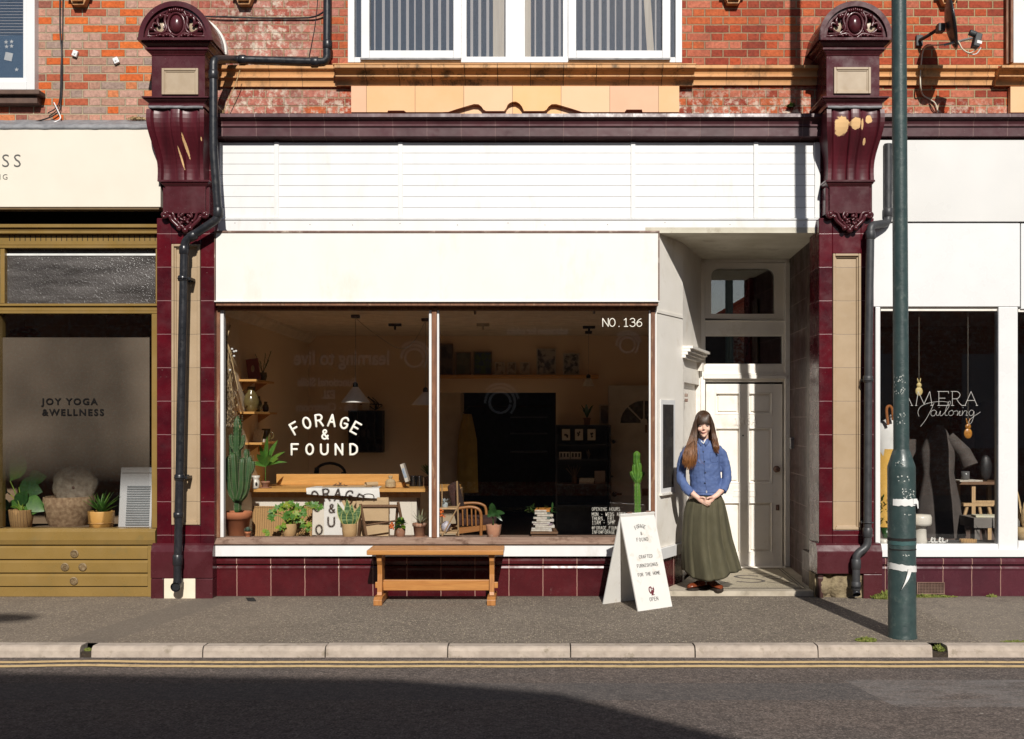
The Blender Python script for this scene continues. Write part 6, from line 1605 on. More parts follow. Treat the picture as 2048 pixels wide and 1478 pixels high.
m = M(); q = V((X(781, 1.2), 1.2, zc_)); m.lathe([(.03, 0), (.05, .01), (.052, .06), (.038, .085), (.016, .09), (.014, .1), (.022, .104), (.022, .125), (.0, .126)], q, 18)
for k in range(9): m.lathe([(.0525, .012+.006*k), (.0545, .015+.006*k), (.0525, .018+.006*k)], q, 18, caps=False)
obj('twine_jar', m, mat('twine', (.50, .38, .22), (.4, .28, .15), 60, rough=.9, bump=.3), label='ball of pale twine with a cork top on the counter', cat='twine')
t = thing('book', P(812, 960, 1.25), 'slim white book leaning against black pots on the counter', 'book')
m = M(); q = P(811, 945, 1.2); m.box(q.x-.018, q.x+.018, 1.1, 1.24, q.z-.095, q.z+.095, rot=Matrix.Rotation(R(-17), 3, 'Y')); obj('cover', m, m_bookw, t, bev=.003)
m = M(); m.box(q.x-.014, q.x+.016, 1.098, 1.0995, q.z-.05, q.z+.05, rot=Matrix.Rotation(R(-17), 3, 'Y'), c=(q.x, 1.17, q.z)); obj('spine_print', m, mat('blue print', (.16, .25, .36), (.5, .5, .5), 40, rough=.6), t)
for px, lb_ in ((826, 'black enamel pot on the counter, next to the leaning book'), (839, 'black enamel pot on the counter, between another and a brown box')):
    m = M(); q = V((X(px, 1.45), 1.45, zc_)); m.lathe([(.035, 0), (.038, .004), (.038, .105), (.04, .11), (.036, .11), (.034, .02)], q, 18); obj('black_pot', m, m_metalk, label=lb_, cat='pot', group='black pots on the counter')
m = M(); q = V((X(856, 1.6), 1.6, zc_)); m.box(q.x-.045, q.x+.06, 1.55, 1.68, zc_, zc_+.085); m.frame(q.x-.045, q.x+.06, zc_, zc_+.085, .01, 1.545, 1.5495); obj('wooden_box', m, m_walnut, label='small brown wooden box at the end of the counter', cat='box', bev=.002)
m = M(); q = V((X(803, 1.35), 1.35, zc_)); m.box(q.x-.05, q.x+.04, 1.3, 1.42, zc_, zc_+.05); m.tube([q+V((-.09, .0, .04)), q+V((.06, .02, .09))], .004, 5); obj('tool_tray', m, m_pinet, label='low pine tray with a long tool lying across it', cat='tray', bev=.003)
# oil burner, pot plant
m = M(); q = V((X(510, 1.1), 1.12, zc_)); m.lathe([(.034, 0), (.04, .006), (.041, .07), (.034, .085), (.030, .093), (.041, .104), (.043, .13), (.036, .128), (.03, .115)], q, 22)
ob = obj('oil_burner', m, m_ceram, label='white ceramic oil burner on the left end of the counter', cat='oil burner')
m = M(); m.ell((q.x+.018, q.y-.037, q.z+.045), .012, .006, .02); obj('burner_opening', m, m_dark, ob)
q = V((X(530, 1.15), 1.17, zc_)); t = thing('potted_plant', q, 'long leaved foliage plant in a small brown pot beside the white oil burner', 'plant')
m = M(); pot(m, q, .042, .032, .07, .02); m.lathe([(.05, 0), (.062, .006), (.06, .012), (.04, .008)], q, 20); obj('pot', m, m_tcold, t)
m = M(); st = M(); top = q+V((0, 0, .16)); st.tube([q+V((0, 0, .05)), top, q+V((.0, 0, .25))], .004, 5)
for px, py, w in ((520, 912, .07), (508, 925, .05), (545, 892, .05), (533, 886, .045), (556, 905, .04), (549, 918, .05), (538, 912, .06), (562, 920, .03), (524, 898, .05)):
    e = P(px, py, 1.12+random.uniform(-.05, .05)); b_ = q+V((0, 0, .22)); leaf(m, b_, (e-b_)+V((0, 0, .04)), (e-b_).length*1.35, w, .7, .12, 6, up=V((0, -1, .4)))
obj('leaves', m, m_leaf, t); obj('stem', st, m_leaf, t)

# ================= dried bunch hanging at the left
t = thing('dried_flower_bunch', P(452, 820, .2), 'bunch of dried grasses hanging upside down beside the window frame above the big cactus', 'dried flowers')
m = M(); kx = P(452, 678, .2)
for i in range(9): m.tube([kx+V((random.uniform(-.01, .01), 0, 0)), P(452+random.uniform(-14, 10), 643+random.uniform(0, 14), .2+random.uniform(-.04, .04))], random.choice((.003, .006)), 6)
for i in range(70):
    e = P(452+random.gauss(0, 13) if i % 2 else 446+random.gauss(0, 6), random.uniform(712, 812), .2+random.uniform(-.07, .07)); mid = kx+(e-kx)*.5+V((random.uniform(-.02, .02), 0, 0)); m.tube([kx, mid, e], [.0022, .0018, .001], 4)
m.tube([kx, P(463, 718, .16), P(476, 778, .15)], .004, 6); m.tube([kx+V((0, 0, .01)), kx+V((0, 0, -.012))], .02, 10)
m.tube([kx+V((0, 0, 0)), P(450, 632, .2), P(450, 600, .2)], .002, 4)
obj('stalks', m, m_straw, t)
m = M(); m2 = M()
for i in range(1500):
    u = random.random()**.7; px = 450+random.gauss(0, 4+11*u)*(1 if u < .75 else .7)+2*u; py = 700+150*u; q = P(px, py, .2+random.uniform(-.09, .09)*u)
    if q.x < RW+.035: q.x = RW+.035+random.random()*.03
    d = V((random.gauss(0, .5), random.gauss(0, .5), -1)).normalized(); leaf(m if random.random() < .6 else m2, q, d, random.uniform(.02, .05), random.uniform(.003, .009), .1, .1, 2)
obj('seed_heads', m, m_seed, t); obj('grass_heads', m2, m_straw, t)
m = M()
for px, py in ((464, 698), (468, 703), (472, 702), (468, 712), (460, 740), (446, 760)): m.ell(P(px, py, .14), .012, .006, .01, 8, 5)
obj('paper_discs', m, m_paperw, t)

# ================= shelves on the left wall
xw = RW+.001
def wy(px): return -(xw*FP)/(CX-px)*1.-D0 if 0 else (-xw)*FP/(CX-px)-D0
for k, (py, pa, pb) in enumerate(((761, 478, 522), (824, 474, 528), (884, 490, 528))):
    y0_, y1_ = wy(pa)+.0, wy(pb)-.12; z_ = CZ-(py-840)*(D0+(y0_+y1_)/2)/FP
    lab = ('upper small wooden wall shelf beside the dried bunch, holding a red book', 'middle small wooden wall shelf with brown pottery', 'lowest small wooden wall shelf behind the cactus top')[k]
    t = thing('wall_shelf', (xw, (y0_+y1_)/2, z_), lab, 'shelf', 'wooden shelves on the left wall')
    m = M(); m.box(xw, xw+.17, y0_, y1_, z_-.022, z_); obj('board', m, m_pinet, t, bev=.002)
    for yy in (y0_+.12, y1_-.12):
        m = M(); m.prism([(xw, z_-.022), (xw+.13, z_-.022), (xw, z_-.11)], 1, yy, yy+.02); obj('bracket', m, m_pinet, t)
    zt = z_+.001; ym = (y0_+y1_)/2
    if k == 0:
        t2 = thing('book', (xw+.06, y0_+.2, zt), 'dark red clothbound book standing on the upper wall shelf', 'book')
        m = M(); m.box(xw+.03, xw+.15, y0_+.17, y0_+.20, zt, zt+.21, rot=Matrix.Rotation(R(-8), 3, 'Y')); obj('cover', m, m_redbook, t2, bev=.002)
        m = M(); m.ell((xw+.09, y0_+.165, zt+.11), .018, .002, .035); obj('gilt_emblem', m, m_straw, t2)
        m = M(); q = V((xw+.09, y1_-.15, zt)); m.lathe([(.03, 0), (.045, .05), (.04, .09), (.035, .09)], q, 16); t3 = obj('shelf_plant', m, m_pottery, label='spiky dark plant in a pot on the upper wall shelf', cat='plant')
        m = M()
        for i in range(5):
            tp = q+V((random.uniform(-.10, .10), random.uniform(-.08, .08), random.uniform(.2, .33))); m.tube([q+V((0, 0, .08)), tp], .003, 5)
            for j in range(16): u = .3+.7*j/16; a = j*2.4; b_ = q+V((0, 0, .08))+(tp-q-V((0, 0, .08)))*u; leaf(m, b_, (cos(a), sin(a), .5), .028, .007, .1, n=2)
        obj('sprays', m, m_leafd, t3)
    if k == 1:
        for i, (yy, s_, lb_) in enumerate(((y0_+.22, 1.25, 'tall brown glazed jug on the middle wall shelf'), (y0_+.45, .8, 'small brown vase on the middle wall shelf'), (y1_-.12, .55, 'low dark jar on the middle wall shelf'))):
            q = V((xw+.08, yy, zt)); m = M(); m.lathe([(.03*s_, 0), (.055*s_, .03*s_), (.062*s_, .08*s_), (.05*s_, .13*s_), (.03*s_, .16*s_), (.035*s_, .20*s_), (.03*s_, .20*s_)], q, 18); obj('pottery_vase', m, m_pottery, label=lb_, cat='vase')
    if k == 2:
        q = V((xw+.09, y1_-.14, zt)); m = M(); m.lathe([(.03, 0), (.05, .02), (.055, .06), (.04, .10), (.045, .135), (.04, .135)], q, 18); j = obj('pottery_jug', m, m_pottery, label='brown glazed jug with a handle on the lowest wall shelf', cat='jug')
        m = M(); m.tube([q+V((.05+.03*sin(a), 0, .065+.035*cos(a))) for a in [i*pi/8 for i in range(9)]], .006, 6); obj('handle', m, m_pottery, j)
        m = M(); q = V((xw+.08, y0_+.2, zt)); m.box(q.x-.05, q.x+.04, q.y, q.y+.03, zt, zt+.13, rot=Matrix.Rotation(R(12), 3, 'Y')); m.box(q.x-.05, q.x+.05, q.y+.05, q.y+.15, zt, zt+.03); obj('shelf_books', m, m_bookw, label='few pale books leaning on the lowest wall shelf', cat='books')

# ================= pendant lamps
def pendant(px, pb, pt, y, w, label, pc_=625, small=False):
    q = P(px, pb, y); h_ = (pb-pt)*(D0+y)/FP; r_ = w*(D0+y)/FP/2
    t = thing('pendant_lamp', q, label, 'lamp', 'white cone pendant lamps')
    m = M(); m.lathe([(r_, 0), (r_*.96, .012), (.035, h_-.01), (.03, h_), (.028, h_-.004), (r_*.92, .012), (r_*.97, .0)], q, 32, caps=False); obj('lamp_shade', m, m_lampw, t)
    m = M(); m.lathe([(.028, h_-.005), (.026, h_+.035), (.012, h_+.05), (.0, h_+.055)], q, 16); obj('cap', m, m_blackw, t)
    m = M(); m.tube([q+V((0, 0, h_+.05)), V((q.x, y, RC))], .0035, 6); obj('flex', m, m_flex, t)
    m = M(); m.box(q.x-.04, q.x+.04, y-.04, y+.04, RC-.03, RC-.001); obj('ceiling_rose', m, m_blackw, t)
    return q
q1 = pendant(711, 805, 774, 1.25, 57, 'white cone pendant lamp hanging above the counter, left of the mullion')
q2 = pendant(851, 810, 784, 1.6, 56, 'white cone pendant lamp partly behind the window mullion')
pendant(1177, 772, 757, 3.2, 24, 'small white pendant lamp deep in the shop above the dark shelves')
m = M(); m.tube(smooth_path([V((q1.x, 1.25, RC-.03)), V((q1.x+.15, 1.3, RC-.16)), V((q1.x+.42, 1.45, RC-.33)), V((q2.x-.12, 1.55, RC-.25)), V((q2.x, 1.6, RC-.03))], 6), .0035, 6); obj('swagged_flex', m, m_flex, label='pale lamp flex swagging between two pendant lamps under the ceiling', cat='cable')
m = M()
for px, yy in ((790, 2.2), (950, .5), (966, 2.2), (1188, .45), (1178, 2.5)):
    x = X(px, yy); m = M(); m.box(x-.07, x+.07, yy-.03, yy+.03, RC-.03, RC-.001); m.tube([V((x, yy, RC-.03)), V((x, yy, RC-.07))], .012, 8)
    obj('ceiling_fitting', m, m_blackw if px in (790, 1178) else m_flex, label='ceiling light fitting %s' % {790: 'dark, between the two white cone lamps', 950: 'pale, beside the mullion near the glass', 966: 'thin, deeper in the room above the picture shelf', 1188: 'pale, above the window number', 1178: 'dark, over the small far pendant lamp'}[px], cat='light fitting', bev=.003)

# ================= back wall
yb = 3.9
t = thing('picture_shelf', P(1035, 750, yb), 'long plank shelf of pictures on the back wall above the dark doorway', 'shelf')
m = M(); m.box(X(872, yb), X(1196, yb), yb-.14, yb-.001, Z(757, 3.8), Z(750, 3.8)); obj('plank', m, m_pinet, t, bev=.003)
def pict(name, px0, px1, pt, c1, c2, lab, sc=9, fr=None, pb=749.5):
    y_ = yb-.06; o = thing(name, P((px0+px1)/2, pb, y_), lab, 'picture')
    m = M(); m.box(X(px0, y_), X(px1, y_), y_, y_+.02, Z(pb, y_), Z(pt, y_)); obj('frame', m, fr or m_card, o, bev=.002)
    m = M(); q = 2.2; m.box(X(px0+q, y_), X(px1-q, y_), y_-.003, y_-.001, Z(pb-q, y_), Z(pt+q, y_)); obj('image', m, mat('print '+lab[:12], c1, c2, sc, rough=.7, bump=0, lo=.45, hi=.55), o)
pict('picture', 880, 906, 687, (.10, .07, .05), (.04, .03, .025), 'dark brown picture at the mullion end of the picture shelf', fr=m_walnut)
pict('picture', 911, 942, 704, (.13, .12, .07), (.07, .08, .05), 'muted green brown picture second from the mullion', 6, m_walnut)
pict('picture', 947, 984, 703, (.03, .06, .09), (.06, .10, .03), 'blue and green landscape picture on the shelf', 12, m_walnut)
for a, b, l in ((990, 1009, 'small card with a ring shaped print, nearest the landscape picture'), (1015, 1032, 'small card with a thin upright feather print'), (1040, 1059, 'small card with an oval leaf print')):
    pict('small_card', a, b, 724, (.48, .42, .33), (.14, .09, .05), l, 14)
pict('poster', 1073, 1112, 697, (.40, .38, .34), (.05, .04, .05), 'larger print with a dark flower in a white ring', 10)
pict('poster', 1126, 1159, 706, (.36, .35, .32), (.05, .05, .05), 'white print scattered with black leaf shapes', 18)
# dark cabinet on the back wall at the left
x0, x1, z0_, z1_ = X(697, 3.75), X(766, 3.75), Z(905, 3.75), Z(821, 3.75)
t = thing('wall_cabinet', ((x0+x1)/2, 3.85, z0_), 'black wall cabinet with small compartments behind the window lettering', 'cabinet')
m = M(); m.frame(x0, x1, z0_, z1_, .02, 3.72, 3.89); m.box(x0+.02, x1-.02, 3.86, 3.89, z0_+.02, z1_-.02); obj('case', m, m_blackw, t)
m = M()
for i in (1, 2): m.box(x0+.02, x1-.02, 3.74, 3.86, z0_+(z1_-z0_)*i/3-.006, z0_+(z1_-z0_)*i/3+.006)
for i in (1, 2, 3): m.box(x0+(x1-x0)*i/4-.006, x0+(x1-x0)*i/4+.006, 3.745, 3.86, z0_+.02, z1_-.02)
obj('divider', m, m_blackw, t)
m = M()
for i in range(10): px = x0+.07+random.random()*(x1-x0-.14); zz_ = z0_+(z1_-z0_)*random.choice((0, 1, 2))/3+.02; m.box(px, px+.03, 3.78, 3.82, zz_, zz_+.09)
obj('cabinet_contents', m, mat('dim packets', (.10, .08, .07), (.04, .04, .05), 30, rough=.8), label='little packets standing in the black wall cabinet', cat='packets')
m = M(); q = P(750, 820, 3.8)
for i in range(7): m.tube(smooth_path([q, q+V((random.uniform(-.1, .1), 0, .07)), q+V((random.uniform(-.2, .2), 0, random.uniform(.05, .18)))], 4), .006, 5)
obj('dark_branches', m, m_blackw, label='dark branching twigs on top of the black wall cabinet', cat='twigs')
m = M(); q = P(732, 821, 3.8); m.box(q.x-.04, q.x+.05, 3.75, 3.78, q.z, q.z+.11); obj('propped_card', m, m_card, label='small pale card propped on the black wall cabinet', cat='card')
m = M(); q = V((X(858, 1.9), 1.9, zc_)); m.lathe([(.03, 0), (.04, .03), (.03, .08)], q, 12); tt = obj('vase', m, m_blackw, label='dark vase of sprigs beyond the end of the counter', cat='vase')
m = M()
for i in range(16): leaf(m, q+V((0, 0, .08)), (random.uniform(-1, 1), random.uniform(-1, 1), 1.4), .16, .03, .5)
obj('sprigs', m, m_leafd, tt)
# chair backs glimpsed behind the counter
m = M(); q = P(660, 944, 2.3); m.tube([q+V((.17*cos(a), 0, .12*sin(a)-.02)) for a in [i*pi/10 for i in range(11)]], .016, 8); m.box(q.x-.17, q.x-.13, 2.28, 2.34, .1, q.z+.05); m.box(q.x+.13, q.x+.17, 2.28, 2.34, .1, q.z); obj('dark_chair', m, m_blackw, label='curved dark chair back just showing above the counter', cat='chair')
# pale cupboard side between counter and doorway, coat
m = M(); m.box(X(880, 3), X(921, 3), 3., 3.6, .1, Z(785, 3)); obj('tall_cupboard', m, mat('cream cupboard paint', (.42, .33, .22), rough=.6, bump=.02), label='plain tall cream cupboard left of the dark doorway', cat='cupboard', bev=.004)
t = thing('coat', P(932, 960, 2.9), 'long mustard yellow coat hanging beside the dark doorway', 'coat')
m = M(); rg = []
for i in range(13):
    u = i/12; z_ = Z(828, 2.9)*(1-u)+Z(985, 2.9)*u; w_ = (.05+.05*min(1, u*3)+.02*u); rg.append([V((X(934, 2.9)+w_*cos(a)*(1+.12*cos(7*a)), 2.9+.06*sin(a)*(1+.15*cos(5*a)), z_)) for a in [k*2*pi/28 for k in range(28)]])
m.loft(rg); obj('cloth', m, m_ycoat, t)
m = M(); m.tube(smooth_path([P(926, 826, 2.9), P(934, 818, 2.9), P(938, 812, 2.9)], 4), .006, 6); obj('hanger', m, m_blackw, t)
# dark shelf unit at the right with cards
ys = 3.45; sx0_, sx1_ = X(1112, ys), X(1222, ys); 
t = thing('shelf_unit', ((sx0_+sx1_)/2, 3.6, .1), 'black shelf unit of cards and books between the doorway and the pale door', 'shelf unit')
m = M(); zt_ = Z(850, ys); m.box(sx0_, sx1_, 3.84, 3.87, .1, zt_); m.box(sx0_, sx0_+.02, ys, 3.84, .1, zt_); m.box(sx1_-.02, sx1_, ys, 3.84, .1, zt_); obj('case', m, m_blackw, t)
for py in (850, 889, 919, 968, 1010):
    m = M(); m.box(sx0_+.021, sx1_-.021, ys, 3.839, Z(py, ys)-.02, Z(py, ys)); obj('shelf', m, m_blackw, t)
for i, px in enumerate((1132, 1158, 1183)):
    y_ = ys+.03; o = thing('greeting_card', P(px, 881, y_), ('cream card with a dark plant print, next to the dark doorway', 'cream card with a round seed print, the middle of three', 'cream card with a mushroom print, next to the pale door')[i], 'card', 'three cream cards on the black shelf unit')
    m = M(); m.box(X(px-8, y_), X(px+8, y_), y_, y_+.006, Z(880.5, y_), Z(858, y_)); obj('card', m, m_card, o)
    m = M()
    for k in range(5): m.ell(P(px+random.uniform(-3, 3), 869+random.uniform(-5, 5), y_-.002), .011, .0015, .014, 7, 4)
    obj('print', m, m_blackw, o)
for px, lb_ in ((1129, 'box of three little bottles, nearer the doorway'), (1152, 'box of three little bottles, beside its twin')):
    y_ = ys+.03; o = thing('gift_box', P(px, 919, y_), lb_, 'box', 'small gift boxes on the black shelf unit')
    m = M(); m.box(X(px-10.5, y_), X(px+10.5, y_), y_, y_+.05, Z(918.5, y_), Z(904, y_)); obj('carton', m, m_card, o, bev=.001)
    m = M()
    for k in (-6.5, 0, 6.5): q = P(px+k, 911, y_-.002); m.box(q.x-.012, q.x+.012, y_-.003, y_-.001, q.z-.02, q.z+.03)
    obj('bottle_window', m, m_blackw, o)
m = M(); q = V((X(1185, ys), ys+.1, Z(968, ys))); 
for i in range(4): m.box(q.x-.16, q.x+.02, ys+.02, ys+.2, q.z+.018*i, q.z+.018*i+.015, rot=Matrix.Rotation(R(3*i-4), 3, 'Z'))
obj('magazine_stack', m, m_bookw, label='low stack of pale magazines on the black shelf unit', cat='magazines')
m = M(); m.box(q.x+.03, q.x+.16, ys+.04, ys+.09, q.z, q.z+.16); obj('boxed_gift', m, mat('dull pink box', (.20, .12, .10), (.3, .24, .2), 4, rough=.8), label='upright dull pink box on the black shelf unit', cat='box', bev=.003)
m = M(); q = V((X(1150, ys), ys+.12, Z(968, ys))); m.lathe([(.03, 0), (.04, .02), (.035, .08)], q, 12)
for i in range(12): m.tube([q+V((0, 0, .06)), q+V((random.uniform(-.13, .13), random.uniform(-.05, .02), random.uniform(.14, .24)))], .003, 5)
obj('jar_of_sticks', m, m_walnut, label='brown jar of thin sticks on the black shelf unit', cat='jar')
m = M(); q = V((X(1178, ys), ys+.15, Z(919, ys))); 
for i in range(14): leaf(m, q, (random.uniform(-.6, .6), random.uniform(-.3, .3), 1.2), random.uniform(.08, .14), .02, .3)
obj('feather_bunch', m, m_seed, label='pale feathery bunch beside the little gift boxes', cat='dried flowers')
q = V((X(1174, ys+.15), ys+.15, zt_)); t = thing('potted_plant', q, 'little dark plant in a brown pot on top of the black shelf unit', 'plant')
m = M(); pot(m, q, .045, .035, .09, .02); obj('pot', m, m_tcold, t)
m = M()
for a in (0, .9, 2.2, 3.4, 4.6, 5.5): leaf(m, q+V((0, 0, .08)), (cos(a)*.5, sin(a)*.3, 1.5), .20, .05, 1.1, .1, 7)
obj('leaves', m, m_leafd, t)
pict('picture', 1199, 1221, 809, (.20, .16, .12), (.07, .05, .04), 'narrow framed picture standing on the black shelf unit beside the pale door', 7, None, 849)
# pale door on the back wall with half moon light
y_ = 3.80; dxa, dxb = X(1217, y_), X(1217, y_)+.80; t = thing('back_door', ((dxa+dxb)/2, y_, .1), 'pale grey inner door with a half moon window and dark handle', 'door')
zt_ = Z(771, y_); m = M()
cxx = (dxa+dxb)/2+.16-.06; zf_ = Z(846, y_); rr = .30
cxx = X(1288, y_)
arc_ = [(cxx+rr*cos(a), zf_+rr*.95*sin(a)) for a in [i*pi/14 for i in range(15)]]
m.box(dxa, dxb, y_, y_+.04, .1, zf_)
m.prism([(dxa, zf_), (dxa, zt_), (cxx, zt_)]+arc_[7:][:], 1, y_, y_+.04); m.prism([(cxx, zt_), (dxb, zt_), (dxb, zf_)]+arc_[:8], 1, y_, y_+.04)
obj('leaf', m, m_doorin, t)
m = M(); m.prism(arc_, 1, y_+.02, y_+.025); obj('pane', m, mat('door glass', (.10, .09, .07), (.03, .03, .025), 20, rough=.2, bump=.2), t)
m = M()
for a in (pi/2, pi*.74): m.tube([V((cxx, y_+.01, zf_)), V((cxx+rr*cos(a), y_+.01, zf_+rr*.95*sin(a)))], .011, 6)
m.ell((cxx, y_+.005, zf_+.02), .045, .01, .04); obj('glazing_bar', m, m_doorin, t)
m = M()
for a, b, c_, d_ in ((1236, 1271, 862, 965), (1279, 1316, 862, 965), (1236, 1271, 990, 1060)): m.frame(X(a, y_), X(b, y_), Z(d_, y_), Z(c_, y_), .012, y_-.006, y_)
obj('panel_moulding', m, m_doorin, t)
m = M(); q = P(1229, 988, y_); m.disc((q.x, y_-.008, q.z), .032, t=.008); m.tube([q+V((0, -.03, 0)), q+V((.09, -.03, 0))], .010, 8); m.disc((P(1227, 883, y_).x, y_-.008, P(1227, 883, y_).z), .024, t=.008); m.disc((P(1224, 953, y_).x, y_-.006, P(1224, 953, y_).z), .012, t=.006)
obj('handle', m, m_metalk, t)
m = M(); q = P(1292, 856, y_); m.box(q.x-.012, q.x+.012, y_-.02, y_, q.z-.06, q.z+.04); obj('door_knocker', m, m_walnut, t, bev=.004)
m = M(); m.box(X(1284, y_), X(1304, y_), y_-.03, y_, Z(991, y_), Z(977, y_)); obj('letter_box', m, m_walnut, t, bev=.003)
# back-room shelving glints in the dark doorway
m = M()
for py in (833, 866, 903): m.box(X(1020, 5.5), X(1095, 5.5), 5.5, 5.8, Z(py, 5.5)-.02, Z(py, 5.5))
obj('back_shelves', m, mat('dim shelf edge', (.06, .05, .045), rough=.4, bump=0), label='faint shelves deep inside the dark doorway', cat='shelves')

# ================= cane armchair, stool, books
t = thing('armchair', P(945, 1080, 1.1), 'low beech armchair with hooped arm and dark seat behind the window', 'armchair')
K3 = lambda px, py, dy=0.: P(px, py, 1.0+dy)
def tb(nm, pts, r_, mt=m_chairw): m = M(); m.tube(smooth_path(pts, 5) if len(pts) > 2 else pts, r_, 8); return obj(nm, m, mt, t)
tb('arm', [K3(916, 1017), K3(940, 1014), K3(956, 1018), K3(962, 1030), K3(962, 1065)], .016); tb('arm', [K3(916, 1008, .5), K3(945, 1006, .5), K3(964, 1009, .5), K3(972, 1020, .5), K3(973, 1060, .5)], .015)
for px in (925, 934, 943, 951): tb('spindle', [K3(px, 1017), K3(px+1, 1052)], .008)
m = M(); m.prism([(K3(914, 1056).x, K3(914, 1056).z), (K3(975, 1050).x, K3(975, 1050).z), (K3(975, 1060).x, K3(975, 1060).z), (K3(914, 1068).x, K3(914, 1068).z)], 1, 1.0, 1.04); obj('seat_rail', m, m_chairw, t, bev=.004)
m = M(); a_, b_ = K3(914, 1035), K3(990, 1052); m.box(a_.x, b_.x, 1.05, 1.5, b_.z-.01, b_.z+.07); obj('seat_cushion', m, m_cush, t, bev=.03, seg=3)
m = M(); m.box(a_.x-.06, a_.x+.03, 1.05, 1.52, b_.z, b_.z+.42, rot=Matrix.Rotation(R(-14), 3, 'Y')); obj('back_cushion', m, m_cush, t, bev=.03, seg=3)
for px, dy in ((915, 0), (962, 0), (920, .5), (973, .5)): tb('leg', [K3(px, 1058, dy), V((K3(px, 1060, dy).x, 1.0+dy, .1))], .016)
t = thing('stool', P(1087, 1090, .75), 'low brown wooden stool carrying a pile of books', 'stool')
q0, q1 = P(1061, 1064, .62), P(1116, 1064, .62); zs_ = q0.z
m = M(); m.prism([(q0.x, .62), (q1.x, .62), (q1.x-.03, 1.2), (q0.x+.0, 1.2)], 2, zs_-.02, zs_); obj('top', m, m_walnut, t, bev=.003)
for x in (q0.x+.03, q1.x-.03):
    for yy in (.66, 1.14): m = M(); m.box(x-.018, x+.018, yy-.018, yy+.018, .1, zs_-.021); obj('leg', m, m_walnut, t, bev=.003)
m = M(); m.box(q0.x+.01, q1.x-.01, .64, .655, zs_-.08, zs_-.03); obj('rail', m, m_walnut, t)
zz_ = zs_; rnd = random.Random(4)
pal_ = [(.62, .58, .52), (.50, .48, .46), (.66, .62, .56), (.30, .22, .28), (.56, .54, .50), (.60, .56, .5), (.10, .14, .12), (.55, .5, .4), (.12, .16, .14), (.60, .24, .04)]
for i, cc in enumerate(pal_):
    th = rnd.uniform(.014, .026); w_ = .2-.006*i; o = V(((q0.x+q1.x)/2-.01+rnd.uniform(-.015, .015), .8, zz_))
    b_ = thing('book', o, 'book in the pile on the low stool, %s' % ['white spined and lowest', 'grey white, second from the bottom', 'cream, third from the bottom', 'plum spined in the lower half', 'pale grey in the middle', 'off white just above the middle', 'dark green in the upper half', 'buff, third from the top', 'dark teal, second from the top', 'orange and topmost'][i], 'book', 'books piled on the stool')
    rz_ = Matrix.Rotation(R(rnd.uniform(-8, 8)), 3, 'Z'); m = M(); m.box(o.x-w_/2, o.x+w_/2, .68, .92, zz_, zz_+th, rot=rz_); m.v = m.v; obj('cover', m, mat('book cover %d' % i, cc, rough=.6, bump=0), b_, bev=.0015)
    m = M(); m.box(o.x-w_/2+.004, o.x+w_/2-.03, .676, .679, zz_+.003, zz_+th-.003, rot=rz_, c=(o.x, .8, zz_)); obj('spine_print', m, m_bookw, b_); zz_ += th+.0005
m = M(); q = V((q0.x+.06, .86, zz_+.01))
for i in range(40): leaf(m, q+V((random.uniform(-.08, .16), random.uniform(-.1, .05), random.uniform(-.06, .0))), (random.uniform(-1, 1), random.uniform(-1, 0), random.uniform(-.2, .6)), .07, .02, .5)
obj('trailing_plant', m, m_leafd, label='dark trailing sprigs around the top of the book pile', cat='plant')

# ================= yoga window
yz = .16
def wpot(px0, px1, pt, pb, y, mt, lab, **k): return potted(lab, px0, px1, pt, pb, y, mt, **k)
t, c, r, h = wpot(19, 66, 1019, 1057, .14, m_weave, 'big leaved plant in a wicker pot behind the yoga window', taper=.8)
m = M(); m2 = M(); st = M()
def bl(px, py, L, w, dx, dz, mm=None, dr=.5):
    e = P(px, py, .19+random.uniform(-.04, .06)); b_ = c+V((0, 0, h-.02)); st.tube(smooth_path([b_, (b_+e)/2+V((0, 0, .03)), e], 4), .005, 5)
    leaf(mm or m, e, (dx, -.04, dz), L*1.35, w*1.5, dr, .12, 8, lambda u: (sin(pi*u**.75)+.03), up=V((.0, -1, .35)))
bl(20, 962, .27, .20, .12, 1); bl(38, 975, .17, .13, 1, .1, m2); bl(15, 985, .17, .12, -1, .2, m2); bl(52, 1000, .15, .10, 1, -.3); bl(20, 1015, .14, .10, -1, .2); bl(48, 1018, .13, .09, 1, .3); bl(36, 1010, .12, .09, .3, .6, m2); bl(58, 960, .13, .10, 1, .5, m2); bl(10, 940, .15, .10, -.6, .8, m2); bl(45, 992, .10, .08, .4, -.3); bl(60, 1008, .12, .08, 1, 0); bl(28, 1020, .1, .09, .2, .4)
obj('leaves', m, m_leaf, t); obj('leaves', m2, m_leafd, t); obj('stems', st, m_leafy, t)
m = M(); q = P(8, 1057, .3); m.lathe([(.06, 0), (.09, .05), (.09, .16), (.085, .16)], q, 20); obj('teal_pot', m, mat('teal glazed pot', (.02, .09, .08), rough=.3), label='dark teal pot beside the wicker pot in the yoga window', cat='pot')
t = thing('wicker_basket', P(135, 1057, .34), 'large round wicker basket with a pale cushion in the yoga window', 'basket')
m = M(); q = P(137, 1057, .36); m.lathe([(.15, 0), (.19, .08), (.225, .2), (.22, .305), (.20, .30), (.18, .2)], q, 30); obj('basket', m, mat('blotched wicker', (.42, .29, .17), (.22, .13, .07), 30, rough=.9, bump=.8, bsc=60), t)
m = M(); q = P(150, 972, .46); m.ell(q, .215, .09, .20, 28, 18); m.v = [v+(v-q).normalized()*.02*NZ.noise(v*14) for v in m.v]; obj('pale_cushion', m, mat('pale fleece', (.52, .44, .34), (.28, .22, .16), 16, rough=.95, bump=1., bsc=30, bd=.01), label='round pale cushion standing in the wicker basket', cat='cushion')
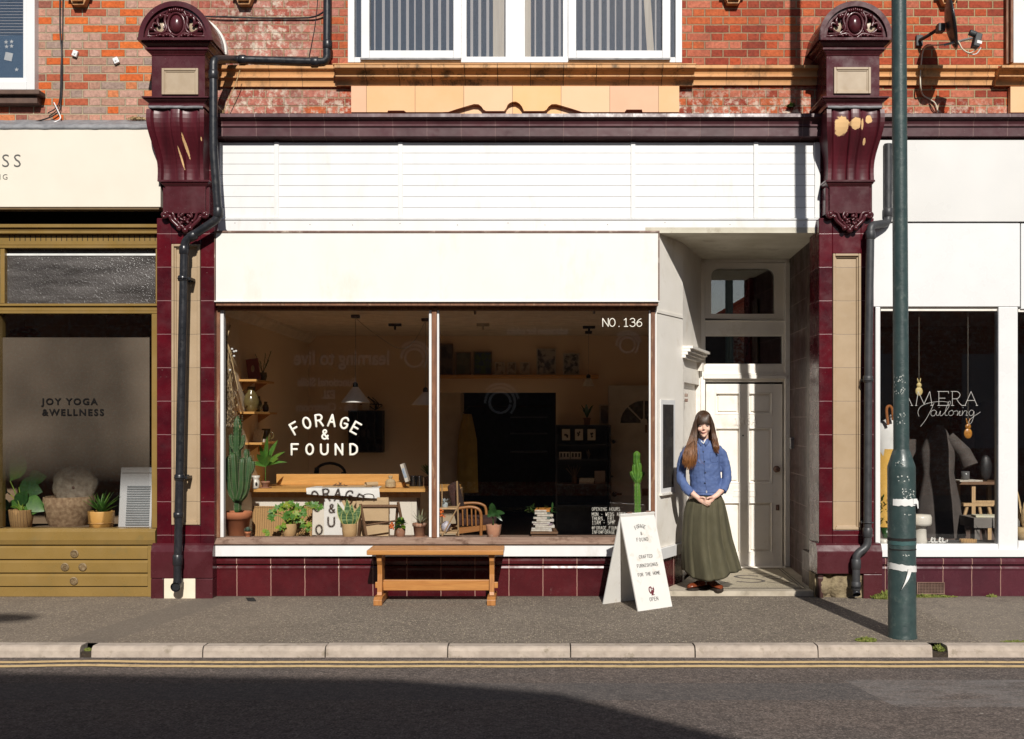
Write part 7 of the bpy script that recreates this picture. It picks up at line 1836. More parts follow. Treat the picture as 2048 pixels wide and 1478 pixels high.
m = M(); q = P(148, 975, .38); m.ell(q, .02, .02, .02); obj('cushion_button', m, m_trim, bpy.data.objects['pale_cushion'])
t, c, r, h = wpot(177, 228, 1022, 1057, .13, mat('yellow ochre planter', (.50, .27, .07), (.45, .23, .06), 8, rough=.5), 'aloe in a yellow ochre planter behind the yoga window', taper=.85)
m = M()
for i in range(22): a = i*2.4; e = .5+.9*i/22; leaf(m, c+V((0, 0, h-.02)), (cos(a)*cos(e), sin(a)*cos(e)*.7, sin(e)), random.uniform(.16, .26), .042, .1, .5, 6, lambda u: (1-u)**.7)
obj('leaves', m, m_leaf, t)
m = M(); m.lathe([(r*.93, h*.30), (r*.99, h*.34), (r*.95, h*.38)], c, 28, caps=False); obj('pot_groove', m, mat('ochre groove', (.40, .2, .05), rough=.5), t)
t = thing('heater', P(270, 1057, .2), 'white slatted appliance beside the ochre planter in the yoga window', 'heater')
x0, x1, z0_, z1_ = X(236, .2), X(302, .2), Z(1057, .2), Z(935, .2)
m = M(); m.box(x0, x1, .2, .34, z0_, z1_); m.box(x0+.01, x1-.01, .19, .199, z1_-.05, z1_-.004); m.v = [v+V((.08*(v.z-z0_)*.6, 0, 0)) for v in m.v]; obj('body', m, m_pvc, t, bev=.012, seg=3)
m = M(); n = 17
for i in range(n): zq = z0_+.03+i*(z1_-z0_-.19)/n; m.box(x0+.07+.048*(zq-z0_), x1-.02+.048*(zq-z0_), .192, .1995, zq, zq+.012)
obj('grille', m, mat('grey slats', (.30, .32, .33), rough=.5, bump=0), t)
m = M(); q = P(52, 672, 1.0); m.lathe([(.16, 0), (.14, .05), (.02, .09)], q, 20); obj('studio_lamp', m, m_cush, label='dark lamp shade under the yoga studio ceiling', cat='lamp')

# ================= tailor window
t = thing('mannequin', P(1776, 1088, .28), 'dressmaker mannequin in a white top and yellow apron skirt, half behind the lamp post', 'mannequin')
q = V((X(1782, .3), .30, 0))
def ring2(z_, rx, ry, dx=0., wav=0, n=26): return [V((q.x+dx+rx*cos(a)*(1+wav*cos(9*a)), q.y+ry*sin(a)*(1+wav*cos(9*a)), z_)) for a in [k*2*pi/n for k in range(n)]]
zt1 = Z(838, .3); m = M(); m.loft([ring2(zt1+.04, .045, .045), ring2(zt1+.0, .05, .05), ring2(zt1-.03, .10, .07), ring2(zt1-.08, .165, .09), ring2(zt1-.20, .155, .105), ring2(zt1-.33, .13, .10), ring2(zt1-.40, .12, .09)]); obj('white_top', m, m_paperw, t)
m = M(); m.loft([ring2(zt1-.28, .135, .105, wav=.02), ring2(zt1-.38, .125, .10, wav=.02), ring2(zt1-.40, .14, .11, wav=.03), ring2(zt1-.7, .19, .15, wav=.06), ring2(zt1-1.0, .21, .17, wav=.08)]); obj('yellow_skirt', m, mat('yellow linen', (.74, .46, .12), (.62, .36, .07), 8, rough=.9, bump=.5, bsc=18, bd=.01), t)
m = M(); m.tube(smooth_path([P(1776, 850, .18), P(1773, 820, .2), P(1778, 812, .22), P(1784, 818, .2), P(1786, 840, .18)], 5), .014, 8); obj('scarf', m, mat('rust scarf', (.30, .10, .02), rough=.9), t)
m = M(); m.tube([V((q.x, q.y, zt1-1.0)), V((q.x, q.y, .5))], .02, 8); obj('stand', m, m_blackw, t)
m = M()
for i in range(40): leaf(m, P(1770+random.uniform(-6, 8), 1030+random.uniform(-30, 20), .18), (random.uniform(-1, 1), -.3, random.uniform(-.3, 1)), .07, .02, .5)
m.lathe([(.03, 0), (.045, .09), (.04, .09)], P(1772, 1075, .18), 14)
obj('window_plant', m, m_leafd, label='small bushy plant at the foot of the mannequin in the tailor window', cat='plant')
m = M(); q = P(1768, 1088, .15); m.lathe([(.04, 0), (.05, .05), (.045, .05)], q, 16); obj('white_dish', m, m_ceram, label='low white dish in the left corner of the tailor window', cat='dish')
def bunny(px, py, s_, mt, lab):
    q = P(px, py, .10); t = thing('hanging_rabbit', q, lab, 'ornament', 'rabbit ornaments hanging in the tailor window')
    m = M(); m.ell(q+V((0, 0, .052*s_)), .034*s_, .012, .042*s_, 16, 10); m.ell(q+V((0, 0, .108*s_)), .024*s_, .012, .024*s_, 14, 9)
    for s2 in (-1, 1): m.ell(q+V((s2*.010*s_, 0, .15*s_)), .006*s_, .006, .026*s_, 8, 6, rot=Matrix.Rotation(s2*R(12), 3, 'Y'))
    obj('body', m, mt, t)
    m = M(); m.tube([q+V((0, 0, .17*s_)), V((q.x, q.y, Z(622, .1)))], .0012, 4); obj('thread', m, m_flex, t)
bunny(1838, 794, 1.0, mat('pale yellow wood', (.62, .50, .22), (.5, .36, .14), 60, rough=.6), 'pale yellow hanging rabbit ornament above the silver lettering')
bunny(1936, 880, 1.15, mat('amber varnished wood', (.50, .22, .03), (.34, .13, .02), 60, rough=.3), 'amber hanging rabbit ornament below the silver lettering')
# grey dress on a stand
t = thing('grey_dress', P(1876, 1088, 1.3), 'long grey dress with short sleeves on a stand deep in the tailor shop', 'dress')
m_gd = mat('grey dress cloth', (.085, .07, .062), (.06, .05, .045), 8, rough=.95, bump=.3)
q = V((X(1876, 1.3), 1.3, 0)); zt2 = Z(850, 1.3)
m = M(); m.loft([ring2(zt2, .05, .05), ring2(zt2-.08, .10, .08), ring2(zt2-.25, .18, .11, wav=.02), ring2(zt2-.5, .16, .12, wav=.04), ring2(zt2-.8, .22, .18, wav=.07), ring2(zt2-1.15, .27, .22, wav=.09)]); obj('dress_body', m, m_gd, t)
m = M(); m.tube([V((q.x+.1, 1.28, zt2-.12)), V((q.x+.24, 1.24, zt2-.28)), V((q.x+.29, 1.2, zt2-.42))], [.06, .075, .085], 12); obj('sleeve', m, m_gd, t)
m = M(); m.loft([[V((q.x-.3+dx, 1.5, z_)) for dx in (0, .05, .1, .16)] for z_ in (zt2-.15, zt2-1.2)], closed=False); obj('hanging_cloth', m, m_gd, label='grey cloth hanging behind the grey dress', cat='cloth')
t = thing('work_desk', P(1960, 1080, 1.6), 'wooden sewing desk with papers at the right of the tailor shop', 'desk')
a, b_ = P(1908, 964, 1.5), P(2030, 964, 1.5); m = M(); m.box(a.x, b_.x, 1.5, 2.0, a.z-.03, a.z); obj('top', m, m_walnut, t, bev=.003)
for x in (a.x+.2, b_.x-.1):
    for yy in (1.55, 1.95): m = M(); m.box(x, x+.04, yy-.02, yy+.02, .1, a.z-.031); obj('leg', m, m_pale, t)
m = M(); m.box(a.x+.2, b_.x-.1, 1.56, 1.58, a.z-.25, a.z-.2); obj('rail', m, m_pale, t)
m = M(); m.box(a.x+.06, a.x+.32, 1.55, 1.75, a.z+.001, a.z+.014, rot=Matrix.Rotation(R(8), 3, 'Z')); obj('desk_papers', m, m_bookw, label='sheets of pale paper lying on the sewing desk', cat='papers')
m = M(); m.lathe([(.03, 0), (.045, .01), (.045, .09), (.04, .09)], (a.x+.2, 1.7, a.z+.014), 16); obj('glass_jar', m, mat('smoky glass', (.12, .12, .12), rough=.1, bump=0), label='smoky glass jar on the sewing desk', cat='jar')
m = M(); q = V((a.x+.42, 1.6, a.z)); m.ell(q+V((0, .1, .14)), .065, .045, .14, 16, 10); m.box(q.x+.15, q.x+.3, 1.65, 1.75, a.z+.001, a.z+.2); obj('sewing_machine', m, mat('grey machine cover', (.018, .018, .019), rough=.5), label='covered grey sewing machine standing on the desk', cat='sewing machine', bev=.01)
t = thing('side_table', P(1970, 1080, .9), 'low grey table with papers on it in front of the sewing desk', 'table')
a, b_ = P(1948, 1036, .8), P(2040, 1040, .8); m = M(); m.box(a.x, b_.x, .8, 1.15, a.z-.10, a.z); obj('top', m, mat('grey table', (.20, .18, .16), rough=.6), t, bev=.003)
m = M(); m.box(a.x+.02, a.x+.07, .83, .9, .1, a.z-.101); m.box(b_.x-.1, b_.x-.05, .83, .9, .1, a.z-.101); obj('leg', m, bpy.data.materials['grey table'], t)
m = M(); m.box(a.x+.05, a.x+.3, .84, 1.0, a.z+.001, a.z+.02, rot=Matrix.Rotation(R(-6), 3, 'Z')); obj('pattern_papers', m, mat('lit paper', (.66, .62, .40), (.6, .58, .5), 30, rough=.8), label='yellowish pattern papers on the low grey table', cat='papers')
m = M()
for x, dx in ((X(1935, 1.2), -.18), (X(1958, 1.2), .1), (X(1976, 1.2), .16)): m.tube([V((x, 1.2, Z(1010, 1.2))), V((x+dx, 1.2, .1))], .018, 6)
m.box(X(1925, 1.2), X(1985, 1.2), 1.17, 1.23, Z(1012, 1.2), Z(1006, 1.2)); obj('easel', m, m_pale, label='splayed pale wooden easel in the middle of the tailor shop', cat='easel')
t = thing('white_stool', P(1846, 1088, .2), 'white padded stool partly hidden by the lamp post in the tailor window', 'stool')
q = P(1840, 1088, .24); m = M(); m.lathe([(.07, 0), (.06, .06), (.055, .16), (.062, .17)], q, 24); obj('base', m, m_ceram, t)
m = M(); m.lathe([(.05, .171), (.098, .175), (.105, .20), (.105, .25), (.095, .275), (.0, .28)], q, 28); obj('seat', m, m_ceram, t)
m = M()
for k in range(2):
    q = P(1866+k*16, 1086, .16); n = len(m.v)
    m.ell(q+V((0, 0, .008)), .05, .028, .010, 14, 6); m.tube(smooth_path([q+V((-.03, -.026, .01)), q+V((-.01, 0, .05)), q+V((.02, .026, .01))], 5), .006, 6); m.tube(smooth_path([q+V((.0, -.028, .01)), q+V((.015, 0, .045)), q+V((-.02, .028, .01))], 5), .006, 6); m.tube(smooth_path([q+V((.045, -.02, .01)), q+V((.06, 0, .03)), q+V((.045, .02, .01))], 5), .005, 6)
obj('sandals', m, m_paperw, label='pair of white strappy sandals on the tailor window ledge', cat='sandals')
m = M(); q = P(1936, 1088, .2); m.lathe([(.06, 0), (.078, .01), (.08, .045), (.07, .045), (.065, .02)], q, 20, sy=.6); obj('cane_basket', m, m_weave, label='shallow oblong basket on the tailor window ledge', cat='basket')
m = M(); q = P(2046, 1080, .3); m.lathe([(.05, 0), (.07, .01), (.07, .12), (.06, .12)], q, 16)
for i in range(20): leaf(m, q+V((0, 0, .12)), (random.uniform(-1, 1), random.uniform(-.6, .4), 1.6), random.uniform(.2, .45), .02, .6)
obj('white_planter', m, m_straw, label='planter of thin dry leaves at the right edge of the tailor window', cat='plant')
# hanging garments, dim
for px, cc, lb_ in ((1925, (.05, .02, .02), 'dark maroon garment hanging at the back of the tailor shop, next to the dress'), (1975, (.07, .04, .04), 'dusty brown garment hanging at the back of the tailor shop, by the window frame')):
    q = V((X(px, 2.6), 2.6, 0)); zt3 = Z(800, 2.6); m = M(); m.loft([ring2(zt3, .03, .03), ring2(zt3-.08, .16, .07), ring2(zt3-.5, .15, .08, wav=.08), ring2(zt3-.95, .17, .10, wav=.12)]); obj('hanging_garment', m, mat('garment %d' % px, cc, rough=.95), label=lb_, cat='garment', group='garments hanging in the tailor shop')
# ================= the woman in the doorway
from mathutils.bvhtree import BVHTree
YP = .10
def Q(px, py, dy=0.): return P(px, py, YP+dy)
pt_ = thing('person', (X(1412, YP), YP, .048), 'person in a blue work jacket and long olive skirt standing in the doorway, hands clasped', 'person')
def skin_():
    g = NG('skin'); p = g.pos()
    c = g.mix(g.rng(g.noise(p, 14, 3), .35, .65), (.74, .49, .38), (.70, .43, .33))
    return g.bsdf(c, .5, None, Subsurface_Weight=.12, Subsurface_Scale=.01, Specular_IOR_Level=.35)
m_skin = skin_()
b = M()
hd = Q(1407.5, 843, .0)
b.ell(hd+V((0, .012, .004)), .070, .088, .088, 24, 16)
b.ell(Q(1407.5, 856, -.028), .057, .062, .070, 20, 14)
b.ell(Q(1407.5, 868.5, -.050), .034, .036, .026, 14, 9)                         # jaw and chin
b.ell(Q(1407.6, 872, -.072), .017, .015, .013, 12, 8)
for s_ in (-1, 1):
    b.ell(Q(1407.5+s_*7.5, 858, -.068), .022, .020, .022, 12, 8)                # cheeks
    b.ell(Q(1407.5+s_*15.5, 853, .01), .008, .018, .028, 10, 8)                 # ears
    b.ell(Q(1407.5+s_*1.7, 859.3, -.098), .006, .007, .005, 8, 6)               # nostrils
b.ell(Q(1407.5, 847.0, -.070), .042, .016, .012, 14, 8)                         # brow
b.tube([Q(1407.5, 850, -.088), Q(1407.6, 855, -.098), Q(1407.7, 858.6, -.107)], [.006, .007, .009], 10)
b.ell(Q(1407.5, 864.3, -.076), .024, .014, .011, 12, 8)
b.tube([Q(1407, 866, .01), Q(1407, 880, .015), Q(1407, 892, .02)], [.045, .043, .055], 16)
def rings(mm, spec, n=28, wav=None):
    rg = []
    for px, py, dy, rx, ry in spec:
        c = Q(px, py, dy); rg.append([c+V((rx*cos(a)*(1 if wav is None else 1+wav(a, py)), ry*sin(a)*(1 if wav is None else 1+wav(a, py)), 0)) for a in [k*2*pi/n for k in range(n)]])
    mm.loft(rg)
rings(b, [(1407, 886, .02, .06, .05), (1407, 895, .02, .115, .07), (1407, 915, .01, .11, .085), (1408, 945, .01, .11, .085), (1410, 970, .01, .120, .09), (1411, 1000, .01, .155, .11), (1411, 1030, .01, .16, .11)])
armL = [(1386, 897, .01, .030), (1369, 912, .018, .018), (1363, 958, .0, .020), (1374, 976, -.06, .031), (1389, 990, -.115, .024), (1398, 997, -.135, .022)]
armR = [(1428, 897, .01, .030), (1445, 912, .018, .018), (1453, 956, .0, .020), (1447, 976, -.06, .031), (1434, 990, -.115, .024), (1425, 996, -.135, .022)]
for arm in (armL, armR):
    b.tube([Q(*a[:3]) for a in arm], [a[3] for a in arm], 14)
# hands: palm, then four fingers and a thumb each, closed on one another
def hand(base, knuckle, fingers, thumb):
    b.tube([base, base+(knuckle-base)*.5, knuckle], [(.018, .024), (.016, .030), (.013, .030)], 12, up=V((0, 1, 0)))
    for f in fingers: b.tube(smooth_path([Q(*q) for q in f], 3), [.0092]*3+[.0086]*3+[.0078]*(len(smooth_path(f, 3))-7)+[.006], 8)
    b.tube(smooth_path([Q(*q) for q in thumb], 3), [.011]*3+[.0095]*(len(smooth_path(thumb, 3))-4)+[.007], 8)
hand(Q(1397, 996.5, -.135), Q(1407, 1001.5, -.150), [
    [(1406, 998.5, -.150), (1412, 1000, -.172), (1418, 1003, -.165), (1420, 1006, -.150)], [(1407, 1001, -.152), (1413, 1003, -.174), (1419, 1006, -.166), (1420.5, 1009, -.150)],
    [(1406.5, 1003.5, -.150), (1412, 1006, -.172), (1417, 1009, -.163), (1418.5, 1011, -.148)], [(1405.5, 1006, -.145), (1410, 1008.5, -.163), (1414.5, 1011, -.155), (1415.5, 1012.5, -.145)]],
    [(1400, 995.5, -.148), (1406, 994.5, -.168), (1411, 997, -.178)])
hand(Q(1426, 996, -.135), Q(1418, 1001, -.140), [
    [(1419, 1001, -.138), (1412, 1004, -.150), (1406, 1006, -.140), (1402, 1007, -.13)], [(1419, 1003.5, -.135), (1412, 1007, -.148), (1406, 1009, -.138), (1403, 1010, -.128)],
    [(1418.5, 1006, -.132), (1412, 1010, -.145), (1407, 1012, -.135), (1404, 1012.5, -.125)], [(1418, 1008, -.130), (1413, 1012, -.140), (1409, 1013.5, -.132), (1406.5, 1014, -.124)]],
    [(1424, 994.5, -.150), (1418, 995, -.176), (1413, 997.5, -.188)])
for px, ex in ((1401, 1407), (1420, 1421)):
    b.tube([Q(px, 1020, .02), Q((px+ex)/2, 1090, .01), Q((px+ex)/2, 1105, .0), Q(ex, 1135, .04), Q(ex, 1165, .05)], [.075, .052, .048, .046, .032], 16)
bm_ = remesh(b, .0045, 2)
bo_ = obj('body', bm_, m_skin, pt_)
# face
m = M()
for s_ in (-1, 1): m.ell(Q(1407.5+s_*7.0, 851.6, -.085), .0115, .010, .0050, 10, 6)
obj('eyes', m, mat('eye white', (.62, .58, .55), rough=.25, bump=0), pt_)
m = M()
for s_ in (-1, 1):
    m.ell(Q(1407.5+s_*7.0, 851.7, -.0925), .0040, .0030, .0040, 8, 6)
    m.tube(smooth_path([Q(1407.5+s_*10.2, 851.4, -.086), Q(1407.5+s_*7.2, 850.2, -.0945), Q(1407.5+s_*4.2, 851.2, -.091)], 4), .0018, 5)
    m.tube(smooth_path([Q(1407.5+s_*11, 848.2, -.082), Q(1407.5+s_*7.5, 846.6, -.094), Q(1407.5+s_*3.6, 847.4, -.096)], 4), .0022, 5)
obj('lashes', m, mat('dark lashes', (.03, .018, .012), rough=.6, bump=0), pt_)
m = M(); m.tube(smooth_path([Q(1402.2, 863.2, -.083), Q(1404.6, 864.2, -.0895), Q(1407.6, 864.5, -.0925), Q(1410.6, 864.1, -.0895), Q(1413, 863.0, -.083)], 4), [.0008]+[.0024]*15+[.0008], 6); m.tube(smooth_path([Q(1404, 865.3, -.086), Q(1407.6, 866.2, -.091), Q(1411.2, 865.2, -.086)], 5), [.001]+[.0034]*9+[.001], 6)
obj('lips', m, mat('lips', (.46, .17, .14), rough=.4, bump=0), pt_)
# jacket
def wr(amp, sc=18):
    return lambda p, n: amp*(NZ.noise(V((p.x*sc, p.y*sc, p.z*sc*.7)))+.5*NZ.noise(p*sc*2.6))
j = M()
rings(j, [(1407, 881.5, .012, .064, .056), (1407, 886, .015, .085, .066), (1406.5, 889.5, .02, .125, .080), (1406.5, 896, .014, .150, .098), (1407, 906, .01, .152, .112), (1408, 925, .005, .148, .120), (1410, 950, .005, .142, .120), (1412, 970, .005, .146, .124), (1413, 989.5, .0, .152, .130)])
j.tube([Q(1388, 894, .012), Q(1377, 898.5, .014), Q(1369, 909, .018), Q(1365, 925, .02), Q(1362.5, 943, .012), Q(1363, 960, -.01), Q(1372, 976, -.06), Q(1383.5, 988.5, -.10)], [.034, .042, .046, .046, .043, .043, .040, .039], 18)
j.tube([Q(1426, 894, .012), Q(1436, 898.5, .014), Q(1444, 909, .018), Q(1449, 925, .02), Q(1453, 943, .012), Q(1454, 959, -.01), Q(1449, 973, -.055), Q(1444.5, 983, -.085)], [.034, .042, .046, .046, .044, .044, .041, .040], 18)
jm = remesh(j, .0065, 3, wr(.0075, 15))
jk = obj('jacket', jm, mat('blue work cloth', (.080, .125, .275), (.062, .10, .235), 22, rough=.85, bump=.35, bsc=120, bd=.002, dirt=(.13, .18, .34), dsc=14), pt_)
bv = BVHTree.FromPolygons([tuple(v) for v in jm.v], jm.f)
camp = V((0, -D0, CZ))
def on(px, py, off=.003, tree=bv):
    d = (Q(px, py)-camp).normalized(); h = tree.ray_cast(camp, d)
    return (h[0]-d*off) if h[0] is not None else Q(px, py, -.12)
def line(mm, pts, r, k=6, off=.001): 
    q = smooth_path([V((a, 0, b_)) for a, b_ in pts], k); mm.tube([on(v.x, v.z, off) for v in q], r, 6)
m = M(); line(m, [(1405.5, 886), (1406, 905), (1408.5, 930), (1410, 955), (1413.5, 985)], .0016)
line(m, [(1420, 905), (1436, 906), (1436, 922), (1428, 925), (1421, 922), (1420, 905)], .0012, 5)
line(m, [(1385, 958), (1395, 955)], .0014); line(m, [(1425, 955), (1436, 958)], .0014)
line(m, [(1382, 983), (1395, 985), (1412, 985)], .0012); line(m, [(1416, 985), (1430, 984.5), (1439, 983)], .0012)
obj('seams', m, mat('dark blue seam', (.025, .045, .14), rough=.9, bump=0), jk)
m_navy = mat('navy button', (.015, .025, .06), rough=.3, bump=0)
for px, py in ((1406.6, 903.5), (1408.8, 923), (1410.5, 945), (1410, 966)): m = M(); q = on(px, py, .004); m.ell(q, .0075, .004, .0075, 10, 6); obj('button', m, m_navy, jk)
m = M()
for s_ in (-1, 1):
    a = [on(1407+s_*3.0, 880, .008), on(1407+s_*9.5, 879, .004), on(1407+s_*11, 885, .008), on(1407+s_*4.5, 893, .010), on(1407+s_*.8, 885.5, .010)]
    a[0] = Q(1407+s_*2.0, 881, -.055); a[1] = Q(1407+s_*9.5, 876.5, -.02)
    c = sum(a, V((0, 0, 0)))/5
    m.add(a+[c+V((0, -.006, 0))]+[p+V((0, .008, 0)) for p in a], [(i, (i+1) % 5, 5) for i in range(5)]+[(i, (i+1) % 5, 6+(i+1) % 5, 6+i) for i in range(5)], True)
obj('collar', m, bpy.data.materials['blue work cloth'], jk)
m = M()
m.tube([Q(1402, 882, -.05), Q(1407, 887, -.062), Q(1411, 879, -.05)], .006, 8); q = on(1413.3, 983, -.004); m.ell(q, .008, .006, .02, 8, 6); obj('white_shirt', m, m_paperw, pt_)
# skirt
def ss(a, b_, x): x = max(0, min(1, (x-a)/(b_-a))); return x*x*(3-2*x)
def hemf(a):
    x = cos(a); f = -sin(a)
    return 1146-6*ss(.0, .9, x)-6*ss(.6, 1., -x)+8*ss(0, .8, f)*(1-.9*ss(-.1, .6, x))
LV = [(0, 1412, .112, .105), (.05, 1412, .140, .125), (.13, 1411, .172, .148), (.28, 1411, .196, .165), (.6, 1414, .226, .190), (1.001, 1423, .268, .220)]
def lv(u):
    for (a, c1, r1, d1), (b_, c2, r2, d2) in zip(LV[:-1], LV[1:]):
        if u <= b_: t = (u-a)/(b_-a); return c1+(c2-c1)*t, r1+(r2-r1)*t, d1+(d2-d1)*t
def skirt():
    n = 160; rg = []; K_ = 40
    for i in range(K_+1):
        u = i/K_; cx_, rx, ry = lv(u); r = []
        for k in range(n):
            a = 2*pi*k/n-pi
            py = 984+(hemf(a)-984)*u
            am = .006*min(1, u*5)+.040*u**.8
            ph = a+.10*sin(u*2.5)
            w_ = (abs(sin(4.5*ph+.7))**.7-.6)*.7+.5*sin(3*ph+.4)+.35*sin(11*ph+2.)*(1-u*.5)+.5*NZ.noise(V((cos(a)*1.6, sin(a)*1.6, u*1.2)))
            gth = .0035*sin(46*a+sin(a*9))*max(0, 1-u*3.2)
            c = Q(cx_, py, .01+.01*u); dr_ = am*w_+gth
            r.append(c+V(((rx+dr_*.6)*cos(a), (ry+dr_*1.5)*sin(a), 0)))
        rg.append(r)
    lo = rg[-1]; c0 = sum(lo, V((0, 0, 0)))/len(lo)
    rg.append([p+(c0-p)*.03+V((0, 0, .002)) for p in lo]); rg.append([p+(c0-p)*.32+V((0, 0, .25)) for p in lo])
    mm = M(); mm.loft(rg, caps=False); return mm
obj('skirt', skirt(), mat('olive twill', (.086, .076, .042), (.068, .061, .033), 16, rough=.9, bump=.4, bsc=90, bd=.003, stretch=(1, 1, .4)), pt_)
# socks and shoes
m_sock = mat('white ribbed sock', (.72, .70, .66), rough=.9, bump=.3)
m_shoe = mat('chestnut leather', (.20, .045, .015), (.13, .028, .010), 14, rough=.3, bump=.1)
m_sole = mat('dark rubber sole', (.03, .018, .012), rough=.7, bump=0)
for ex, ay, dr, pxk in ((1408, .13, V((-.80, -.60, 0)), 0), (1421, .15, V((.30, -.95, 0)), 1)):
    ax = X(ex, ay); zf_ = .0485; d = dr.normalized(); s_ = V((d.y, -d.x, 0))
    m = M(); m.tube([V((ax, ay, .20)), V((ax, ay, .13)), V((ax, ay, .09))+d*.01], [.042, .037, .036], 16); obj('sock', m, m_sock, pt_)
    o = V((ax, ay, zf_))
    sec = [(-.062, .018, .05), (-.058, .030, .062), (-.03, .036, .072), (.0, .036, .078), (.03, .037, .074), (.06, .040, .064), (.10, .046, .054), (.14, .047, .046), (.17, .043, .040), (.19, .032, .033), (.203, .014, .022)]
    rg = []
    for t_, w_, h_ in sec:
        rg.append([o+d*t_+s_*(w_*cos(a)*(1 if sin(a) < .2 else .86))+V((0, 0, .020+max(0, h_)*(.5+.5*sin(a)))) for a in [k*2*pi/18 for k in range(18)]])
    m = M(); m.loft(rg); sh = obj('shoe', m, m_shoe, pt_)
    m = M(); rg = []
    for zq in (0, .012, .022):
        rg.append([o+d*t_+s_*w_*k_*1.06+V((0, 0, zq)) for t_, w_, h_ in sec for k_ in (1,)]+[o+d*t_-s_*w_*1.06+V((0, 0, zq)) for t_, w_, h_ in sec[::-1]])
    m.loft(rg, smooth=False); obj('sole', m, m_sole, sh)
    m = M()
    for q_ in range(3):
        t_ = .045+.022*q_; hz = .020+.070-.011*q_; m.tube([o+d*t_+s_*.022+V((0, 0, hz-.006)), o+d*(t_-.002)+V((0, 0, hz+.004)), o+d*t_-s_*.022+V((0, 0, hz-.006))], .0028, 5)
    m.tube(smooth_path([o+d*.10+s_*.036+V((0, 0, .052)), o+d*.115+V((0, 0, .072)), o+d*.10-s_*.036+V((0, 0, .052))], 4), .003, 5)
    m.tube(smooth_path([o+d*.04+V((0, 0, .10)), o+d*.06+s_*.03+V((0, 0, .10)), o+d*.075+s_*.02+V((0, 0, .088))], 4), .0022, 5)
    obj('laces', m, m_sole, sh)
# hair
rnd = random.Random(7)
h = M()
h.ell(hd+V((0, .030, .016)), .078, .082, .088, 24, 16)
h.tube([Q(1400, 834, .015), Q(1391, 855, .01), Q(1387, 875, .01), Q(1384, 895, -.03), Q(1381, 912, -.075), Q(1380, 922, -.10)], [(.014, .014), (.022, .020), (.028, .026), (.030, .038), (.024, .040), (.010, .018)], 14)
h.tube([Q(1415, 834, .015), Q(1423.5, 855, .01), Q(1426.5, 872, .0), Q(1429, 885, -.03), Q(1432, 897, -.07)], [(.014, .014), (.020, .018), (.024, .020), (.020, .022), (.006, .010)], 14)
h.tube([Q(1407, 850, .07), Q(1407, 880, .08), Q(1405, 910, .10)], [.075, .075, .05], 14)
top = (1409, 823.5, .0)
def strand(pts, r):
    p = smooth_path([Q(*q) for q in pts], 4); n = len(p); h.tube(p, [r*(1 if i < n*.75 else 1-.8*(i/n-.75)*4) for i in range(n)], 4, caps=False)
LF = [(823.6, 1407.5, 1.5, -.02), (829, 1400, 3.0, -.045), (838, 1394, 3.5, -.058), (850, 1390.5, 4.2, -.062), (866, 1388, 6.0, -.070), (884, 1384.5, 9.0, -.095), (903, 1381, 12.5, -.135), (920, 1379, 14, -.152), (938, 1378, 11, -.150)]
RF = [(823.6, 1410.5, 1.5, -.02), (829, 1416, 3.0, -.045), (838, 1421, 3.0, -.055), (850, 1424.5, 3.4, -.060), (866, 1427, 4.4, -.066), (880, 1429.5, 5.5, -.085), (893, 1432.5, 6.0, -.115), (906, 1436, 4.5, -.125)]
def fall(tab, n, e0, e1, r0):
    for i in range(n):
        w_ = rnd.uniform(-1, 1); ye = rnd.uniform(e0, e1)-abs(w_)**2*9; back = rnd.random(); ph = rnd.uniform(0, 6.28); pts = []
        for (py, cx_, hw_, dy) in tab:
            if py > ye: break
            t_ = (py-823)/115
            pts.append((cx_+w_*hw_+1.3*t_*sin(py*.16+ph)+rnd.uniform(-.4, .4), py, dy+(.055*back if py < 880 else .03*back)+.012*w_*w_))
        pts.append((pts[-1][0]+rnd.uniform(-1.5, 1.5), ye, pts[-1][2]+.005))
        strand(pts, rnd.uniform(.0018, r0))
fall(LF, 620, 902, 940, .0032); fall(RF, 360, 878, 908, .0030)
for i in range(150):      # fringe
    v = rnd.uniform(-1, 1); x = 1408+v*14.5; e = 846.4+2.6*abs(v)+rnd.uniform(-2.4, 1.6)+(1.0 if abs(v) > .75 else 0)
    strand([(1409+v*3, 823.6, -.02), (1408.5+v*9, 827.5+1.2*abs(v), -.062), (1408+v*13, 836, -.090+.030*v*v), (x, e, -.104+.050*v*v)], .0026)
for i in range(9):       # stray wisps
    x = rnd.uniform(1366, 1402); strand([(1388, 880, -.09), (x, 900, -.14), (x+rnd.uniform(-5, 7), 918, -.15), (x+rnd.uniform(-4, 12), 930+rnd.uniform(-8, 4), -.14)], .0012)
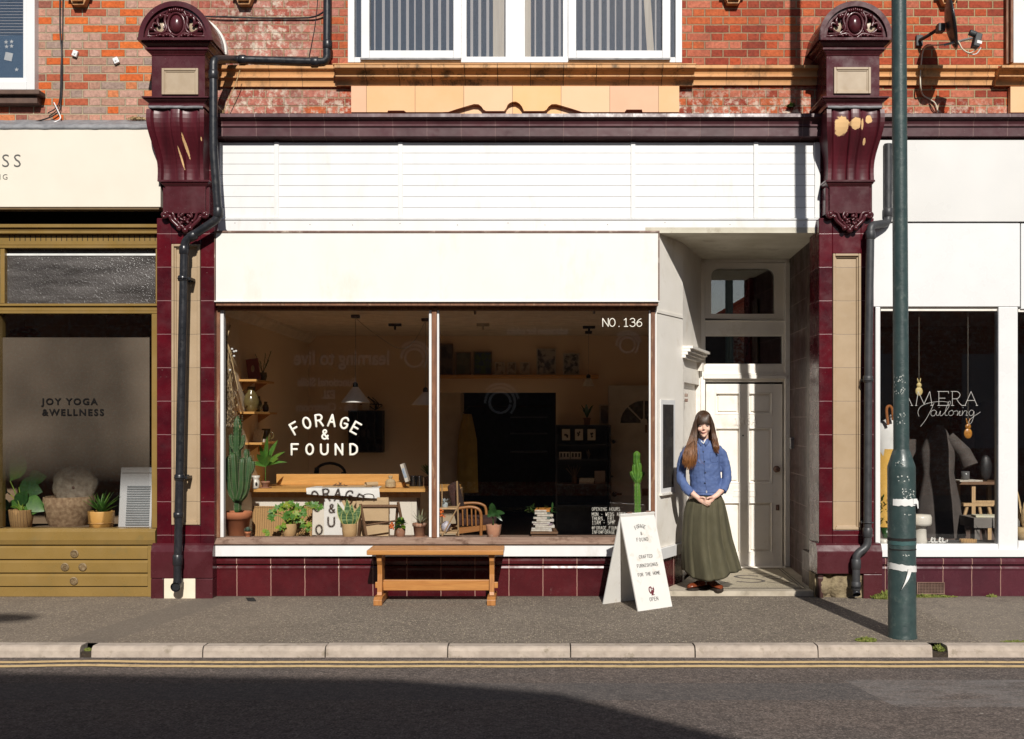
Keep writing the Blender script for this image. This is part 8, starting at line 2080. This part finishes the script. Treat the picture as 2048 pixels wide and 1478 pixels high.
def hair_():
    g = NG('brown hair'); p = g.pos(); sx = g.sep(p)
    n = g.noise(g.stretch(p, (1, 1, .12)), 90, 4, .7); t_ = g.math('ADD', g.rng(sx[2], Z(925, 0), Z(855, 0), 1., 0.), g.math('MULTIPLY', g.math('SUBTRACT', n, .5), .6), clamp=True)
    c = g.mix(t_, (.045, .021, .010), (.26, .105, .032)); c = g.mix(1., c, g.ramp(n, [(.3, .6), (.7, 1.4)]), 'MULTIPLY')
    return g.bsdf(c, .42, None, Specular_IOR_Level=.5)
obj('hair', h, hair_(), pt_)
# ================= light, sky, camera
W = bpy.data.worlds.new('World'); S.world = W; W.use_nodes = True
nt = W.node_tree; nt.nodes.clear()
sky = nt.nodes.new('ShaderNodeTexSky'); sky.sky_type = 'NISHITA'; sky.sun_disc = False
sd_ = V((-.14, 1., -.70)).normalized()
el = math.asin(-sd_.z); toward = -sd_
sky.sun_elevation = el; sky.sun_rotation = math.atan2(toward.x, toward.y)
sky.air_density = 1.0; sky.dust_density = .6
bg = nt.nodes.new('ShaderNodeBackground'); bg.inputs[1].default_value = .052
ow = nt.nodes.new('ShaderNodeOutputWorld'); nt.links.new(sky.outputs[0], bg.inputs[0]); nt.links.new(bg.outputs[0], ow.inputs[0])
L = bpy.data.lights.new('sun', 'SUN'); L.energy = 4.75; L.angle = R(.53); L.color = (1., .955, .88)
lo = bpy.data.objects.new('sun', L); COL.objects.link(lo); lo.rotation_euler = sd_.to_track_quat('-Z', 'Y').to_euler(); lo.location = (3, -10, 12)
cam = bpy.data.cameras.new('camera'); co = bpy.data.objects.new('camera', cam); COL.objects.link(co)
co.location = (0, -D0, CZ); co.rotation_euler = (pi/2, 0, 0)
cam.sensor_width = 36; cam.lens = FP/2048*36; cam.shift_x = -(CX-1024)/2048; cam.shift_y = (840-739)/2048
cam.clip_end = 500; cam.clip_start = .05
S.camera = co
S.view_settings.view_transform = 'Standard'; S.view_settings.look = 'None'; S.view_settings.exposure = .10; S.view_settings.gamma = 1
S.render.engine = 'CYCLES'
cy = S.cycles; cy.use_denoising = True; cy.max_bounces = 10; cy.diffuse_bounces = 7; cy.glossy_bounces = 4; cy.transparent_max_bounces = 12; cy.transmission_bounces = 4
cy.sample_clamp_indirect = 8; cy.caustics_reflective = False; cy.caustics_refractive = False
try: cy.denoiser = 'OPENIMAGEDENOISE'; cy.denoising_prefilter = 'ACCURATE'
except Exception: pass
